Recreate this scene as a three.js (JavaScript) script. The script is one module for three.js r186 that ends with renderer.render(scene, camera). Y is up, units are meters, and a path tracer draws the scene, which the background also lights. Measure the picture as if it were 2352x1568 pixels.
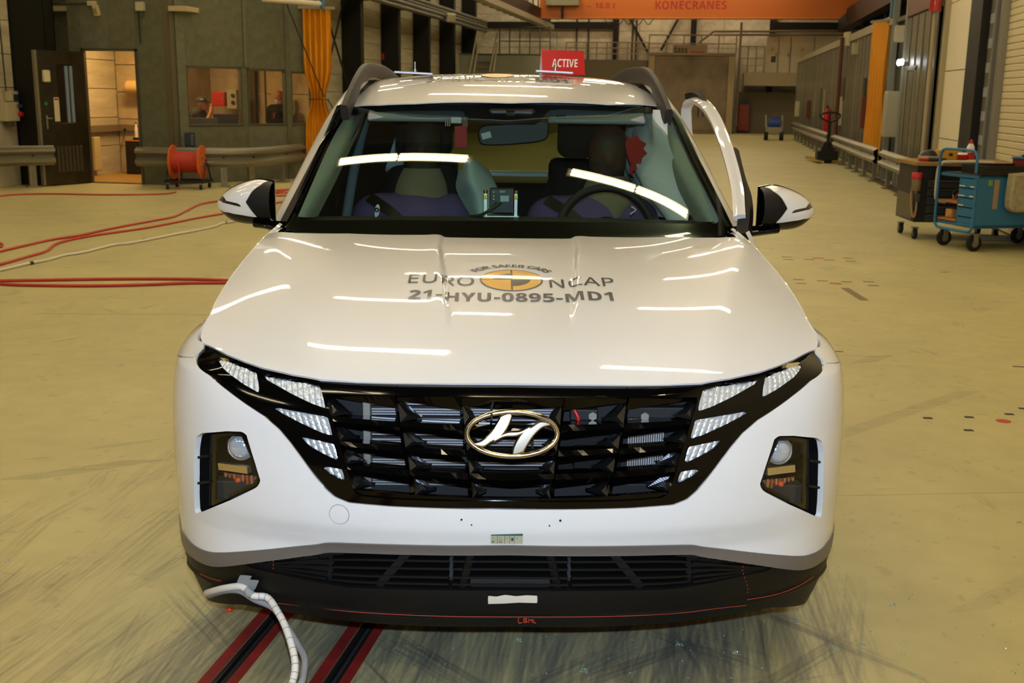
import * as THREE from 'three';
import { mergeGeometries, mergeVertices, toCreasedNormals } from 'three/addons/utils/BufferGeometryUtils.js';
import { RoundedBoxGeometry } from 'three/addons/geometries/RoundedBoxGeometry.js';
import { MarchingCubes } from 'three/addons/objects/MarchingCubes.js';
import { ImprovedNoise } from 'three/addons/math/ImprovedNoise.js';
import { RectAreaLightUniformsLib } from 'three/addons/lights/RectAreaLightUniformsLib.js';

// ------------------------------------------------------------------ camera, light, exposure
const scene = new THREE.Scene();
scene.background = new THREE.Color(0x000000);
const renderer = new THREE.WebGLRenderer({ antialias: true });
renderer.toneMapping = THREE.LinearToneMapping;
renderer.toneMappingExposure = 0.72;
renderer.shadowMap.enabled = true;
RectAreaLightUniformsLib.init();

// the hall runs along -z; the car stands turned by CAR_TURN on the origin (middle of its front bumper)
const CAR_TURN = 0.19112;
const camera = new THREE.PerspectiveCamera(34.0165, 2352 / 1568, 0.05, 200);
camera.rotation.order = 'YXZ';
camera.position.set(0.43681, 1.55478, 2.52541);
camera.rotation.set(-0.21794, CAR_TURN - 0.01823, 0.01337);
camera.focus = 3.3;
camera.userData.fStop = 8;
camera.updateMatrixWorld(true);

const TUBE = new THREE.Color(1.0, 0.83, 0.53);       // warm white hall tubes
const FIX = { y: 7.4, w: 1.25, d: 0.26, power: 15, glow: 48 };
const FIX_ROWS = [6.5, 2.6, -1.4, -5.4, -9.3, -13.2, -17.1, -21, -26, -31, -35.5, -40, -44.5, -48.6];
const FIX_X = [-7.05, -2.85, 1.35];
const FLASH = 3.1;
const CEILING = 8.0;

// ------------------------------------------------------------------ helpers
const V = (x, y, z) => new THREE.Vector3(x, y, z);
const { clamp, lerp, smoothstep } = THREE.MathUtils;
function rng(seed) { let s = seed | 0; return () => { s = (s + 0x6d2b79f5) | 0; let t = Math.imul(s ^ (s >>> 15), 1 | s); t = (t + Math.imul(t ^ (t >>> 7), 61 | t)) ^ t; return ((t ^ (t >>> 14)) >>> 0) / 4294967296; }; }
const noise3 = new ImprovedNoise();
const used = new Map();
function numbered(name) { const n = used.get(name) || 0; used.set(name, n + 1); return n ? name + '_' + String(n).padStart(3, '0') : name; }
function tag(o, label, category, group, kind) {
  if (label) o.userData.label = label;
  if (category) o.userData.category = category;
  if (group) o.userData.group = group;
  if (kind) o.userData.kind = kind;
  return o;
}
function thing(name, label, category, at = [0, 0, 0], turn = 0, group) {
  const o = new THREE.Group(); o.name = numbered(name); scene.add(o);
  o.position.set(...at); o.rotation.y = turn;
  return tag(o, label, category, group);
}
function struct(name) { const o = new THREE.Group(); o.name = numbered(name); o.userData.kind = 'structure'; scene.add(o); return o; }
function mesh(parent, name, geo, mat, label) {
  const m = new THREE.Mesh(Array.isArray(geo) ? merge(geo) : geo, mat); m.name = name; m.castShadow = m.receiveShadow = true;
  if (label) m.userData.label = label;
  parent.add(m); return m;
}
function one(name, label, category, geo, mat, group) { const m = mesh(scene, numbered(name), geo, mat); return tag(m, label, category, group); }
function copyOf(root, name, label, at, turn) {
  const c = root.clone(); c.name = numbered(name); scene.add(c); c.position.set(...at);
  if (turn !== undefined) c.rotation.y = turn;
  if (label) c.userData = { ...root.userData, label }; return c;
}
function merge(list) {
  list = list.map((g) => { g = g.index ? g.toNonIndexed() : g; for (const k of Object.keys(g.attributes)) if (!['position', 'normal', 'uv'].includes(k)) g.deleteAttribute(k); if (!g.attributes.uv) g.setAttribute('uv', new THREE.BufferAttribute(new Float32Array(g.attributes.position.count * 2), 2)); return g; });
  return list.length === 1 ? list[0] : mergeGeometries(list);
}
function put(g, x = 0, y = 0, z = 0, rx = 0, ry = 0, rz = 0) { g = g.clone(); g.applyMatrix4(new THREE.Matrix4().compose(V(x, y, z), new THREE.Quaternion().setFromEuler(new THREE.Euler(rx, ry, rz, 'YXZ')), V(1, 1, 1))); return g; }
function boxUV(g) {   // uv in metres by dominant normal
  const p = g.attributes.position, n = g.attributes.normal, uv = new Float32Array(p.count * 2);
  for (let i = 0; i < p.count; i++) {
    const a = Math.abs(n.getX(i)), b = Math.abs(n.getY(i)), c = Math.abs(n.getZ(i));
    if (b >= a && b >= c) { uv[2 * i] = p.getX(i); uv[2 * i + 1] = p.getZ(i); } else if (a >= c) { uv[2 * i] = p.getZ(i); uv[2 * i + 1] = p.getY(i); } else { uv[2 * i] = p.getX(i); uv[2 * i + 1] = p.getY(i); }
  }
  g.setAttribute('uv', new THREE.BufferAttribute(uv, 2)); return g;
}
function box(w, h, d, x = 0, y = 0, z = 0, r = 0.004, ry = 0, rx = 0, rz = 0) {   // centred box with softened edges
  const g = r > 0 ? new RoundedBoxGeometry(w, h, d, 1, Math.min(r, w / 2.01, h / 2.01, d / 2.01)) : new THREE.BoxGeometry(w, h, d);
  return put(boxUV(g), x, y, z, rx, ry, rz);
}
const span = (x0, x1, y0, y1, z0, z1, r = 0.004) => box(Math.abs(x1 - x0), Math.abs(y1 - y0), Math.abs(z1 - z0), (x0 + x1) / 2, (y0 + y1) / 2, (z0 + z1) / 2, r);
function cyl(a, b, r0, r1 = r0, n = 12) {   // cylinder from point a to point b
  const d = b.clone().sub(a), g = new THREE.CylinderGeometry(r1, r0, d.length(), n);
  g.applyMatrix4(new THREE.Matrix4().compose(a.clone().add(b).multiplyScalar(0.5), new THREE.Quaternion().setFromUnitVectors(V(0, 1, 0), d.normalize()), V(1, 1, 1)));
  return g;
}
function beam(a, b, w, h) {   // rectangular bar from a to b
  const d = b.clone().sub(a), L = d.length(), m = new THREE.Matrix4().lookAt(a, b, Math.abs(d.y) > 0.99 * L ? V(1, 0, 0) : V(0, 1, 0));
  m.setPosition(a.clone().add(b).multiplyScalar(0.5)); const g = boxUV(new THREE.BoxGeometry(w, h, L)); g.applyMatrix4(m); return g;
}
const curve = (pts, closed = false, t = 0.5) => new THREE.CatmullRomCurve3(pts.map((p) => (p.isVector3 ? p : V(...p))), closed, 'catmullrom', t);
const tube = (pts, r, seg = 60, rad = 8, closed = false) => new THREE.TubeGeometry(curve(pts, closed), seg, r, rad, closed);
function lathe(pts, n = 24) { return new THREE.LatheGeometry(pts.map((p) => new THREE.Vector2(p[0], p[1])), n); }
function extrude(pts, depth, bevel = 0.002, holes = []) {
  const s = new THREE.Shape(pts.map((p) => new THREE.Vector2(p[0], p[1])));
  for (const h of holes) s.holes.push(new THREE.Path(h.map((p) => new THREE.Vector2(p[0], p[1]))));
  return new THREE.ExtrudeGeometry(s, { depth, bevelEnabled: bevel > 0, bevelThickness: bevel, bevelSize: bevel, bevelSegments: 1, steps: 1 });
}
function sweep(path, profile, seg = 60, up = V(0, 1, 0), closedProfile = true) {   // profile [[side, up]...] carried along a path, kept upright
  const c = path.getPoint ? path : curve(path), P = profile.length, pos = [], idx = [];
  for (let i = 0; i <= seg; i++) {
    const p = c.getPoint(i / seg), t = c.getTangent(i / seg), s = t.clone().cross(up).normalize(), u = s.clone().cross(t).normalize();
    for (const [a, b] of profile) pos.push(p.x + s.x * a + u.x * b, p.y + s.y * a + u.y * b, p.z + s.z * a + u.z * b);
  }
  const n = closedProfile ? P : P - 1;
  for (let i = 0; i < seg; i++) for (let j = 0; j < n; j++) { const a = i * P + j, b = i * P + ((j + 1) % P); idx.push(a, b, a + P, b, b + P, a + P); }
  if (closedProfile) for (let j = 1; j < P - 1; j++) { idx.push(0, j + 1, j); const o = seg * P; idx.push(o, o + j, o + j + 1); }
  const g = new THREE.BufferGeometry(); g.setAttribute('position', new THREE.Float32BufferAttribute(pos, 3)); g.setIndex(idx);
  return toCreasedNormals(g, 0.6);
}
// a smooth sheet through rows of points
function loft(rows, nu = 40, nv = 24, crease = 0) {
  const cs = rows.map((r) => curve(r)), pos = [], uv = [], idx = [];
  for (let i = 0; i <= nu; i++) {
    const col = curve(cs.map((c) => c.getPoint(i / nu)));
    for (let j = 0; j <= nv; j++) { const p = rows.length > 2 ? col.getPoint(j / nv) : cs[0].getPoint(i / nu).lerp(cs[1].getPoint(i / nu), j / nv); pos.push(p.x, p.y, p.z); uv.push(i / nu, j / nv); }
  }
  for (let i = 0; i < nu; i++) for (let j = 0; j < nv; j++) { const a = i * (nv + 1) + j, b = a + nv + 1; idx.push(a, b, a + 1, b, b + 1, a + 1); }
  const g = new THREE.BufferGeometry(); g.setAttribute('position', new THREE.Float32BufferAttribute(pos, 3)); g.setAttribute('uv', new THREE.Float32BufferAttribute(uv, 2)); g.setIndex(idx);
  g.computeVertexNormals(); return g;
}
function mirrorX(g) {
  g = g.clone(); g.scale(-1, 1, 1);
  if (g.index) { const a = g.index.array; for (let i = 0; i < a.length; i += 3) { const t = a[i]; a[i] = a[i + 1]; a[i + 1] = t; } } else for (const k of Object.keys(g.attributes)) {
    const A = g.attributes[k], s = A.itemSize; for (let i = 0; i < A.count; i += 3) for (let c = 0; c < s; c++) { const t = A.array[i * s + c]; A.array[i * s + c] = A.array[(i + 1) * s + c]; A.array[(i + 1) * s + c] = t; }
  }
  return g;
}
// picks: the photograph's measured directions, met with real surfaces of the place
const FPX = 784 / Math.tan(THREE.MathUtils.degToRad(34.0165) / 2);
const EYE = camera.position.clone(), CARROT = new THREE.Matrix4().makeRotationY(-CAR_TURN), EYEC = EYE.clone().applyMatrix4(CARROT);
function sight(px, py) { return V((px - 1176) / FPX, -(py - 784) / FPX, -1).applyQuaternion(camera.quaternion); }
const onFloor = (px, py, y = 0) => { const d = sight(px, py); return EYE.clone().addScaledVector(d, (y - EYE.y) / d.y); };
const onX = (px, py, x) => { const d = sight(px, py); return EYE.clone().addScaledVector(d, (x - EYE.x) / d.x); };
const onZ = (px, py, z) => { const d = sight(px, py); return EYE.clone().addScaledVector(d, (z - EYE.z) / d.z); };
const carSight = (px, py) => sight(px, py).applyMatrix4(CARROT);
const carZ = (px, py, z) => { const d = carSight(px, py); return EYEC.clone().addScaledVector(d, (z - EYEC.z) / d.z); };
function meet(px, py, f, t0 = 1.5, t1 = 7) {   // first zero of f(point) along the sight line, in the car's axes
  const d = carSight(px, py), at = (t) => EYEC.clone().addScaledVector(d, t); let a = t0, fa = f(at(a));
  for (let i = 1; i <= 400; i++) {
    const b = t0 + ((t1 - t0) * i) / 400, fb = f(at(b));
    if (fa > 0 && fb <= 0) { let lo = a, hi = b; for (let k = 0; k < 40; k++) { const m = (lo + hi) / 2; if (f(at(m)) > 0) lo = m; else hi = m; } return at((lo + hi) / 2); }
    a = b; fa = fb;
  }
  return null;
}
// ------------------------------------------------------------------ trimmed sheets
function inside(poly, x, y) { let c = false; for (let i = 0, j = poly.length - 1; i < poly.length; j = i++) { const a = poly[i], b = poly[j]; if (a[1] > y !== b[1] > y && x < ((b[0] - a[0]) * (y - a[1])) / (b[1] - a[1]) + a[0]) c = !c; } return c; }
function signed(polys, x, y) {
  let c = false, best = 1e9;
  for (const poly of polys) for (let i = 0, j = poly.length - 1; i < poly.length; j = i++) {
    const a = poly[i], b = poly[j], ax = a[0], ay = a[1], dx = b[0] - ax, dy = b[1] - ay;
    if (ay > y !== b[1] > y && x < (dx * (y - ay)) / dy + ax) c = !c;
    const t = clamp(((x - ax) * dx + (y - ay) * dy) / (dx * dx + dy * dy || 1), 0, 1), ex = x - ax - t * dx, ey = y - ay - t * dy, q = ex * ex + ey * ey;
    if (q < best) best = q;
  }
  return c ? Math.sqrt(best) : -Math.sqrt(best);
}
// f(u, v) -> point; polys in (u, v): outline first, then holes (even-odd). rim: how far the edge turns inwards. out: +1/-1 side the normal points to.
function trimmed(f, polys, step, { rim = 0.012, flip = false, stepV = step, uv = null, back = false } = {}) {
  let u0 = 1e9, u1 = -1e9, v0 = 1e9, v1 = -1e9;
  for (const [u, v] of polys[0]) { u0 = Math.min(u0, u); u1 = Math.max(u1, u); v0 = Math.min(v0, v); v1 = Math.max(v1, v); }
  u0 -= step * 0.6; u1 += step * 0.6; v0 -= stepV * 0.6; v1 += stepV * 0.6;
  const nu = Math.ceil((u1 - u0) / step), nv = Math.ceil((v1 - v0) / stepV), S = new Float32Array((nu + 1) * (nv + 1));
  const U = (i) => u0 + i * step, W = (j) => v0 + j * stepV;
  for (let i = 0; i <= nu; i++) for (let j = 0; j <= nv; j++) S[i * (nv + 1) + j] = signed(polys, U(i), W(j)) || 1e-9;
  const pos = [], nor = [], uvs = [], idx = [], seen = new Map();
  const vert = (key, u, v) => {
    if (seen.has(key)) return seen.get(key);
    const e = 0.0015, p = f(u, v), a = f(u + e, v).sub(f(u - e, v)), b = f(u, v + e).sub(f(u, v - e)), n = a.cross(b).normalize(); if (flip) n.negate();
    const k = pos.length / 3; pos.push(p.x, p.y, p.z); nor.push(n.x, n.y, n.z); const t = uv ? uv(u, v, p) : [u, v]; uvs.push(t[0], t[1]); seen.set(key, k); return k;
  };
  const corner = (i, j) => vert('c' + i + ',' + j, U(i), W(j));
  const cross = (i, j, k, l) => { if (i > k || j > l) { [i, k] = [k, i]; [j, l] = [l, j]; } const a = S[i * (nv + 1) + j], b = S[k * (nv + 1) + l], t = clamp(a / (a - b), 0.02, 0.98); return vert('e' + i + ',' + j + ',' + k + ',' + l, lerp(U(i), U(k), t), lerp(W(j), W(l), t)); };
  const rims = [];
  for (let i = 0; i < nu; i++) for (let j = 0; j < nv; j++) {
    const q = [[i, j], [i + 1, j], [i + 1, j + 1], [i, j + 1]], ring = [], isEdge = [];
    for (let k = 0; k < 4; k++) {
      const [a, b] = q[k], [c, d] = q[(k + 1) % 4], sa = S[a * (nv + 1) + b], sb = S[c * (nv + 1) + d];
      if (sa > 0) { ring.push(corner(a, b)); isEdge.push(0); }
      if (sa > 0 !== sb > 0) { ring.push(cross(a, b, c, d)); isEdge.push(1); }
    }
    if (ring.length < 3) continue;
    for (let k = 1; k < ring.length - 1; k++) flip ? idx.push(ring[0], ring[k + 1], ring[k]) : idx.push(ring[0], ring[k], ring[k + 1]);
    for (let k = 0; k < ring.length; k++) { const l = (k + 1) % ring.length; if (isEdge[k] && isEdge[l]) rims.push(flip ? [ring[l], ring[k]] : [ring[k], ring[l]]); }
  }
  const base = pos.length / 3;
  if (rim > 0) {   // the edge turns in over a small round, then goes down
    const ids = new Map(), low = (k, s) => { const key = k * 4 + s; if (ids.has(key)) return ids.get(key); const n = pos.length / 3, d = s === 0 ? 0 : rim; pos.push(pos[3 * k] - nor[3 * k] * d, pos[3 * k + 1] - nor[3 * k + 1] * d, pos[3 * k + 2] - nor[3 * k + 2] * d); nor.push(0, 0, 0); uvs.push(uvs[2 * k], uvs[2 * k + 1]); ids.set(key, n); return n; };
    for (const [a, b] of rims) {
      const a0 = low(a, 0), b0 = low(b, 0), a1 = low(a, 1), b1 = low(b, 1);
      const A = V(...pos.slice(3 * a0, 3 * a0 + 3)), B = V(...pos.slice(3 * b0, 3 * b0 + 3)), C = V(...pos.slice(3 * a1, 3 * a1 + 3)), n = B.clone().sub(A).cross(C.clone().sub(A)).negate();
      for (const k of [a0, b0, a1, b1]) { nor[3 * k] += n.x; nor[3 * k + 1] += n.y; nor[3 * k + 2] += n.z; }
      idx.push(b0, a0, b1, a0, a1, b1);
    }
    for (let k = base; k < pos.length / 3; k++) { const n = V(nor[3 * k], nor[3 * k + 1], nor[3 * k + 2]).normalize(); nor[3 * k] = n.x; nor[3 * k + 1] = n.y; nor[3 * k + 2] = n.z; }
  }
  const g = new THREE.BufferGeometry();
  g.setAttribute('position', new THREE.Float32BufferAttribute(pos, 3)); g.setAttribute('normal', new THREE.Float32BufferAttribute(nor, 3)); g.setAttribute('uv', new THREE.Float32BufferAttribute(uvs, 2)); g.setIndex(idx);
  return g;
}
const spline2 = (pts, n = 6, closed = false) => curve(pts.map((p) => V(p[0], p[1], 0)), closed).getPoints(n * pts.length).map((p) => [p.x, p.y]);
function table(keys) {   // smooth function through [x, y] pairs (monotone in x)
  const n = keys.length, m = [];
  for (let i = 0; i < n; i++) { const a = keys[Math.max(0, i - 1)], b = keys[Math.min(n - 1, i + 1)]; m.push((b[1] - a[1]) / (b[0] - a[0])); }
  return (x) => {
    if (x <= keys[0][0]) return keys[0][1] + m[0] * (x - keys[0][0]);
    if (x >= keys[n - 1][0]) return keys[n - 1][1] + m[n - 1] * (x - keys[n - 1][0]);
    let i = 0; while (x > keys[i + 1][0]) i++;
    const h = keys[i + 1][0] - keys[i][0], t = (x - keys[i][0]) / h, t2 = t * t, t3 = t2 * t;
    return (2 * t3 - 3 * t2 + 1) * keys[i][1] + (t3 - 2 * t2 + t) * h * m[i] + (-2 * t3 + 3 * t2) * keys[i + 1][1] + (t3 - t2) * h * m[i + 1];
  };
}
// ------------------------------------------------------------------ textures and materials
function canvasTexture(w, h, draw, { srgb = true, repeat = null, wrap = false } = {}) {
  const c = document.createElement('canvas'); c.width = w; c.height = h; draw(c.getContext('2d'), w, h);
  const t = new THREE.CanvasTexture(c); if (srgb) t.colorSpace = THREE.SRGBColorSpace; t.magFilter = THREE.LinearFilter;
  if (wrap) t.wrapS = t.wrapT = THREE.RepeatWrapping; if (repeat) t.repeat.set(...repeat); return t;
}
function noiseTexture(size, f, srgb = true) {   // f(x, y) in 0..1 tiles -> [r, g, b] 0..255
  const d = new Uint8Array(size * size * 4);
  for (let y = 0; y < size; y++) for (let x = 0; x < size; x++) { const c = f(x / size, y / size), o = (y * size + x) * 4; d[o] = c[0]; d[o + 1] = c[1]; d[o + 2] = c[2]; d[o + 3] = 255; }
  const t = new THREE.DataTexture(d, size, size); t.wrapS = t.wrapT = THREE.RepeatWrapping; t.magFilter = THREE.LinearFilter; if (srgb) t.colorSpace = THREE.SRGBColorSpace; t.needsUpdate = true; return t;
}
function fbm(x, y, per, oct = 4, seed = 0) { let s = 0, a = 0.5, n = per; for (let o = 0; o < oct; o++) { s += a * tileNoise(x * n, y * n, n, seed + o * 17); a *= 0.5; n *= 2; } return s; }
function hash2(i, j, s) { let h = (i * 374761393 + j * 668265263 + s * 1442695041) | 0; h = Math.imul(h ^ (h >>> 13), 1274126177); return ((h ^ (h >>> 16)) >>> 0) / 4294967296; }
function tileNoise(x, y, n, s) { const i = Math.floor(x), j = Math.floor(y), a = x - i, b = y - j, u = a * a * (3 - 2 * a), v = b * b * (3 - 2 * b), w = (p) => ((p % n) + n) % n; return lerp(lerp(hash2(w(i), w(j), s), hash2(w(i + 1), w(j), s), u), lerp(hash2(w(i), w(j + 1), s), hash2(w(i + 1), w(j + 1), s), u), v) * 2 - 1; }
const mats = new Map();
function std(color, roughness = 0.6, metalness = 0, more = {}) {
  const key = JSON.stringify([color, roughness, metalness, more.key || Object.keys(more)]);
  if (!mats.has(key) || (Object.keys(more).length && !more.key)) { const { key: _, ...rest } = more; mats.set(key, new THREE.MeshPhysicalMaterial({ color, roughness, metalness, ...rest })); }
  return mats.get(key);
}
const tex = (t, rx, ry = rx) => { const c = t.clone(); c.repeat.set(rx, ry); c.needsUpdate = true; return c; };
const grain = noiseTexture(512, (x, y) => { const v = 232 + 26 * fbm(x, y, 8, 5, 3); return [v, v, v]; });
const blotch = noiseTexture(512, (x, y) => { const v = 225 + 45 * fbm(x, y, 4, 6, 9) + 14 * fbm(x, y, 64, 2, 5); return [v, v, v]; });
const pits = noiseTexture(512, (x, y) => { const v = 150 + 70 * fbm(x, y, 32, 4, 21); return [v, v, v]; }, false);
const M = {
  paint: std(0xe6e4e0, 0.32, 0, { clearcoat: 1, clearcoatRoughness: 0.025, key: 'paint' }),
  gloss: std(0x040404, 0.07, 0, { specularIntensity: 0.62, key: 'gloss' }),
  black: std(0x0b0b0b, 0.45), blackSoft: std(0x111110, 0.6), plastic: std(0x0d0c0b, 0.5, 0, { specularIntensity: 0.55, bumpMap: tex(pits, 6), bumpScale: 0.0006, key: 'plastic' }),
  rubber: std(0x101010, 0.8), silverTrim: std(0x77716b, 0.42, 0.35), chrome: std(0xc8bca6, 0.09, 1), steel: std(0xb9b7b2, 0.32, 1), steelRough: std(0x9a968c, 0.5, 0.9),
  white: std(0xe8e6e0, 0.55), offWhite: std(0xd8cfb6, 0.6), red: std(0xb81d14, 0.45), cableRed: std(0xb5331d, 0.5), cableWhite: std(0xd8d0bd, 0.5),
  yellow: std(0xe2a110, 0.6), blueCart: std(0x2a6f9c, 0.42, 0.1), wood: null, brass: std(0xb08a3c, 0.35, 0.9),
};
// ------------------------------------------------------------------ the car: surfaces in its own axes (x to the picture's right, y up, z out of the nose)
const car = thing('car', 'white five-door car with a black grille and a yellow and black roundel on its bonnet', 'car', [0, 0, 0], CAR_TURN);
const PLAN = [[0, 0], [0.2, -0.004], [0.4, -0.025], [0.55, -0.06], [0.68, -0.112], [0.79, -0.18], [0.872, -0.272], [0.92, -0.385], [0.942, -0.53], [0.946, -0.8], [0.94, -1.25], [0.935, -2.2], [0.925, -3.2], [0.9, -3.9], [0.84, -4.35]];
const planCurve = curve([...PLAN.slice(1).reverse().map((p) => V(-p[0], 0, p[1])), ...PLAN.map((p) => V(p[0], 0, p[1]))], false, 0.5);
planCurve.arcLengthDivisions = 1200;
const PLAN_LEN = planCurve.getLength();
const frontIn = table([[0.16, -0.12], [0.23, -0.06], [0.3, -0.022], [0.35, -0.012], [0.4, -0.02], [0.44, -0.022], [0.475, -0.012], [0.515, 0], [0.58, 0.002], [0.66, -0.004], [0.75, -0.022], [0.8, -0.042], [0.85, -0.082], [0.88, -0.125], [0.95, -0.25]]);
const sideIn = table([[0.16, -0.06], [0.23, -0.034], [0.3, -0.012], [0.4, -0.003], [0.5, 0], [0.62, 0.002], [0.72, 0], [0.79, -0.006], [0.84, -0.015], [0.87, -0.027], [0.895, -0.046], [0.915, -0.074], [0.932, -0.09], [0.96, -0.09], [1.0, -0.092], [1.05, -0.108], [1.15, -0.15]]);
function shell(u, y) {
  const t = clamp(u / PLAN_LEN + 0.5, 0, 1), p = planCurve.getPointAt(t), d = planCurve.getTangentAt(t), w = smoothstep(Math.abs(u), 0.5, 1.05), o = lerp(frontIn(y), sideIn(y), w) - 0.055 * smoothstep(y, 0.845, 0.9) * Math.exp(-(((Math.abs(u) - 0.97) / 0.13) ** 2));
  return V(p.x - d.z * o, y, p.z + d.x * o);
}
const PROJ = camera.matrixWorldInverse.copy(camera.matrixWorld).invert().clone();
function project(pc) { const c = pc.clone().applyMatrix4(car.matrixWorld).applyMatrix4(PROJ); return [1176 + (FPX * c.x) / -c.z, 784 - (FPX * c.y) / -c.z]; }
car.updateMatrixWorld(true);
const shellGrid = [];
for (let i = 0; i <= 300; i++) for (let j = 0; j <= 90; j++) { const u = -1.9 + (3.8 * i) / 300, y = 0.16 + (0.95 * j) / 90, p = shell(u, y), e = 1e-3, n = shell(u + e, y).sub(p).cross(shell(u, y + e).sub(p)); if (n.dot(EYEC.clone().sub(p)) > 0) shellGrid.push([u, y, ...project(p)]); }
function pickShell(px, py) {
  let b = null, bd = 1e9; for (const g of shellGrid) { const d = (g[2] - px) ** 2 + (g[3] - py) ** 2; if (d < bd) { bd = d; b = g; } }
  let [u, y] = b;
  for (let k = 0; k < 12; k++) {
    const e = 1e-4, q = project(shell(u, y)), a = project(shell(u + e, y)), c = project(shell(u, y + e)), j = [(a[0] - q[0]) / e, (c[0] - q[0]) / e, (a[1] - q[1]) / e, (c[1] - q[1]) / e], det = j[0] * j[3] - j[1] * j[2];
    if (Math.abs(det) < 1) break; const rx = px - q[0], ry = py - q[1], m = 0.03;
    u += clamp((j[3] * rx - j[1] * ry) / det, -m, m); y += clamp((-j[2] * rx + j[0] * ry) / det, -m, m);
  }
  return [u, clamp(y, 0.15, 1.12)];
}
const pickAll = (pts) => pts.map((p) => pickShell(...p));
const flipU = (pts) => pts.map(([u, v]) => [-u, v]).reverse();
const both = (pts) => [...pts, ...flipU(pts)];             // a left half from its outer end to the middle, closed by its mirror image
// bonnet: height over (x, z)
const FRONT_Z = table([[-0.9, -0.36], [-0.775, -0.268], [-0.63, -0.178], [-0.472, -0.117], [-0.297, -0.101], [0, -0.1], [0.297, -0.101], [0.472, -0.117], [0.63, -0.178], [0.775, -0.268], [0.9, -0.36]]);
const FRONT_Y = table([[-0.9, 0.905], [-0.775, 0.888], [-0.63, 0.866], [-0.472, 0.852], [-0.297, 0.848], [0, 0.848], [0.297, 0.848], [0.472, 0.852], [0.63, 0.866], [0.775, 0.888], [0.9, 0.905]]);
const RISE = table([[-0.05, -0.06], [-0.02, -0.02], [0, 0], [0.02, 0.009], [0.05, 0.022], [0.1, 0.04], [0.2, 0.073], [0.4, 0.127], [0.6, 0.167], [0.8, 0.196], [1.0, 0.217], [1.15, 0.228], [1.3, 0.236]]);
const soft = (x, r) => 0.5 * (x + Math.sqrt(x * x + r * r));
function hoodY(x, z) {
  const d = FRONT_Z(x) - z, a = Math.abs(x); let y = FRONT_Y(x) + RISE(d);
  const back = smoothstep(d, 0, 0.7);
  const xc = lerp(0.47, 0.75, clamp((-0.1 - z) / 0.95, 0, 1.1));
  y -= soft(a - xc, 0.02) * (0.07 + 0.16 * back);
  y -= 0.02 * x * x;
  const xi = lerp(0.165, 0.225, clamp((-0.32 - z) / 0.72, -0.5, 1.1));
  y += (smoothstep(a, xi - 0.014, xi + 0.006) - 1) * 0.0075 * smoothstep(-z, 0.3, 0.62);
  y += 0.002 * Math.exp(-(((a - xi - 0.016) / 0.025) ** 2)) * smoothstep(-z, 0.3, 0.7);
  return y;
}
const hood = (x, z) => V(x, hoodY(x, z), z);
const onHood = (px, py) => { const p = meet(px, py, (q) => q.y - hoodY(q.x, q.z), 2.0, 5); return p ? [p.x, p.z] : null; };
// where fender and bonnet meet
function uOfZ(z) { let lo = 0.3, hi = PLAN_LEN / 2 - 0.01; for (let k = 0; k < 50; k++) { const m = (lo + hi) / 2; if (planCurve.getPointAt(m / PLAN_LEN + 0.5).z > z) lo = m; else hi = m; } return lo; }
const SEAM = [];
for (let k = 0; k <= 30; k++) {
  const z0 = lerp(-0.36, -1.45, k / 30), u = uOfZ(z0); let lo = 0.7, hi = 1.14;
  for (let n = 0; n < 40; n++) { const m = (lo + hi) / 2, p = shell(u, m); if (m < hoodY(p.x, p.z)) lo = m; else hi = m; }
  SEAM.push({ u, y: lo, p: shell(u, lo) });
}
// windscreen and roof
const wsZ = (x, y) => { const t = (y - 1.08) / 0.441; return -1.285 - t * 0.8 - 0.05 * t * t + 0.05 * Math.sin(Math.PI * clamp(t, 0, 1)) * 0.5 - 0.24 * x * x - 0.06 * x ** 4; };
const ws = (x, y, o = 0) => V(x, y - o * 0.9, wsZ(x, y) - o * 0.4);
const onWs = (px, py) => { const p = meet(px, py, (q) => q.z - wsZ(q.x, q.y), 2.5, 6); return [p.x, p.y]; };
const ROOF_Y = (z) => { const q = -z; return q < 2.95 ? 1.649 - 0.128 * ((2.95 - q) / 0.92) ** 2 : 1.649 - 0.1 * ((q - 2.95) / 1.15) ** 2; };
const roofY = (x, z) => ROOF_Y(z + 0.24 * x * x * clamp((3.2 + z) / 1.2, 0, 1) ** 2) - 0.045 * x * x - 0.16 * x ** 4;
const roof = (x, z) => V(x, roofY(x, z), z);
const onRoof = (px, py) => { const p = meet(px, py, (q) => q.y - roofY(q.x, q.z), 3.5, 6.6); return p ? [p.x, p.z] : null; };

// ---- bonnet
const hoodFrontPx = [[488, 803], [520, 820], [560, 836], [600, 850], [670, 866], [738, 878], [820, 884], [900, 886], [1040, 887], [1172, 887]];
const hoodFront = hoodFrontPx.map((p) => onHood(p[0], p[1] - 7)).filter(Boolean);
const seamIn = SEAM.filter((s) => s.p.z < hoodFront[0][1] - 0.03);
const hoodHalf = [...[...seamIn].reverse().filter((s) => s.p.z > -1.26).map((s) => [-(s.p.x - 0.005), s.p.z]), ...hoodFront];
const hoodBackPx = [[1172, 546], [1110, 546], [1034, 545], [1026, 543], [1008, 539], [998, 538], [800, 536], [680, 535]];
const hoodBack = hoodBackPx.map((p) => onHood(...p) || [0, -1]);
const hoodOutline = both([...hoodBack.map(([x, z]) => [Math.min(0, x), z]), ...hoodHalf]);
const BONNET = mesh(car, 'bonnet', trimmed(hood, [hoodOutline], 0.0065, { flip: true, rim: 0.006 }), M.paint);
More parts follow.
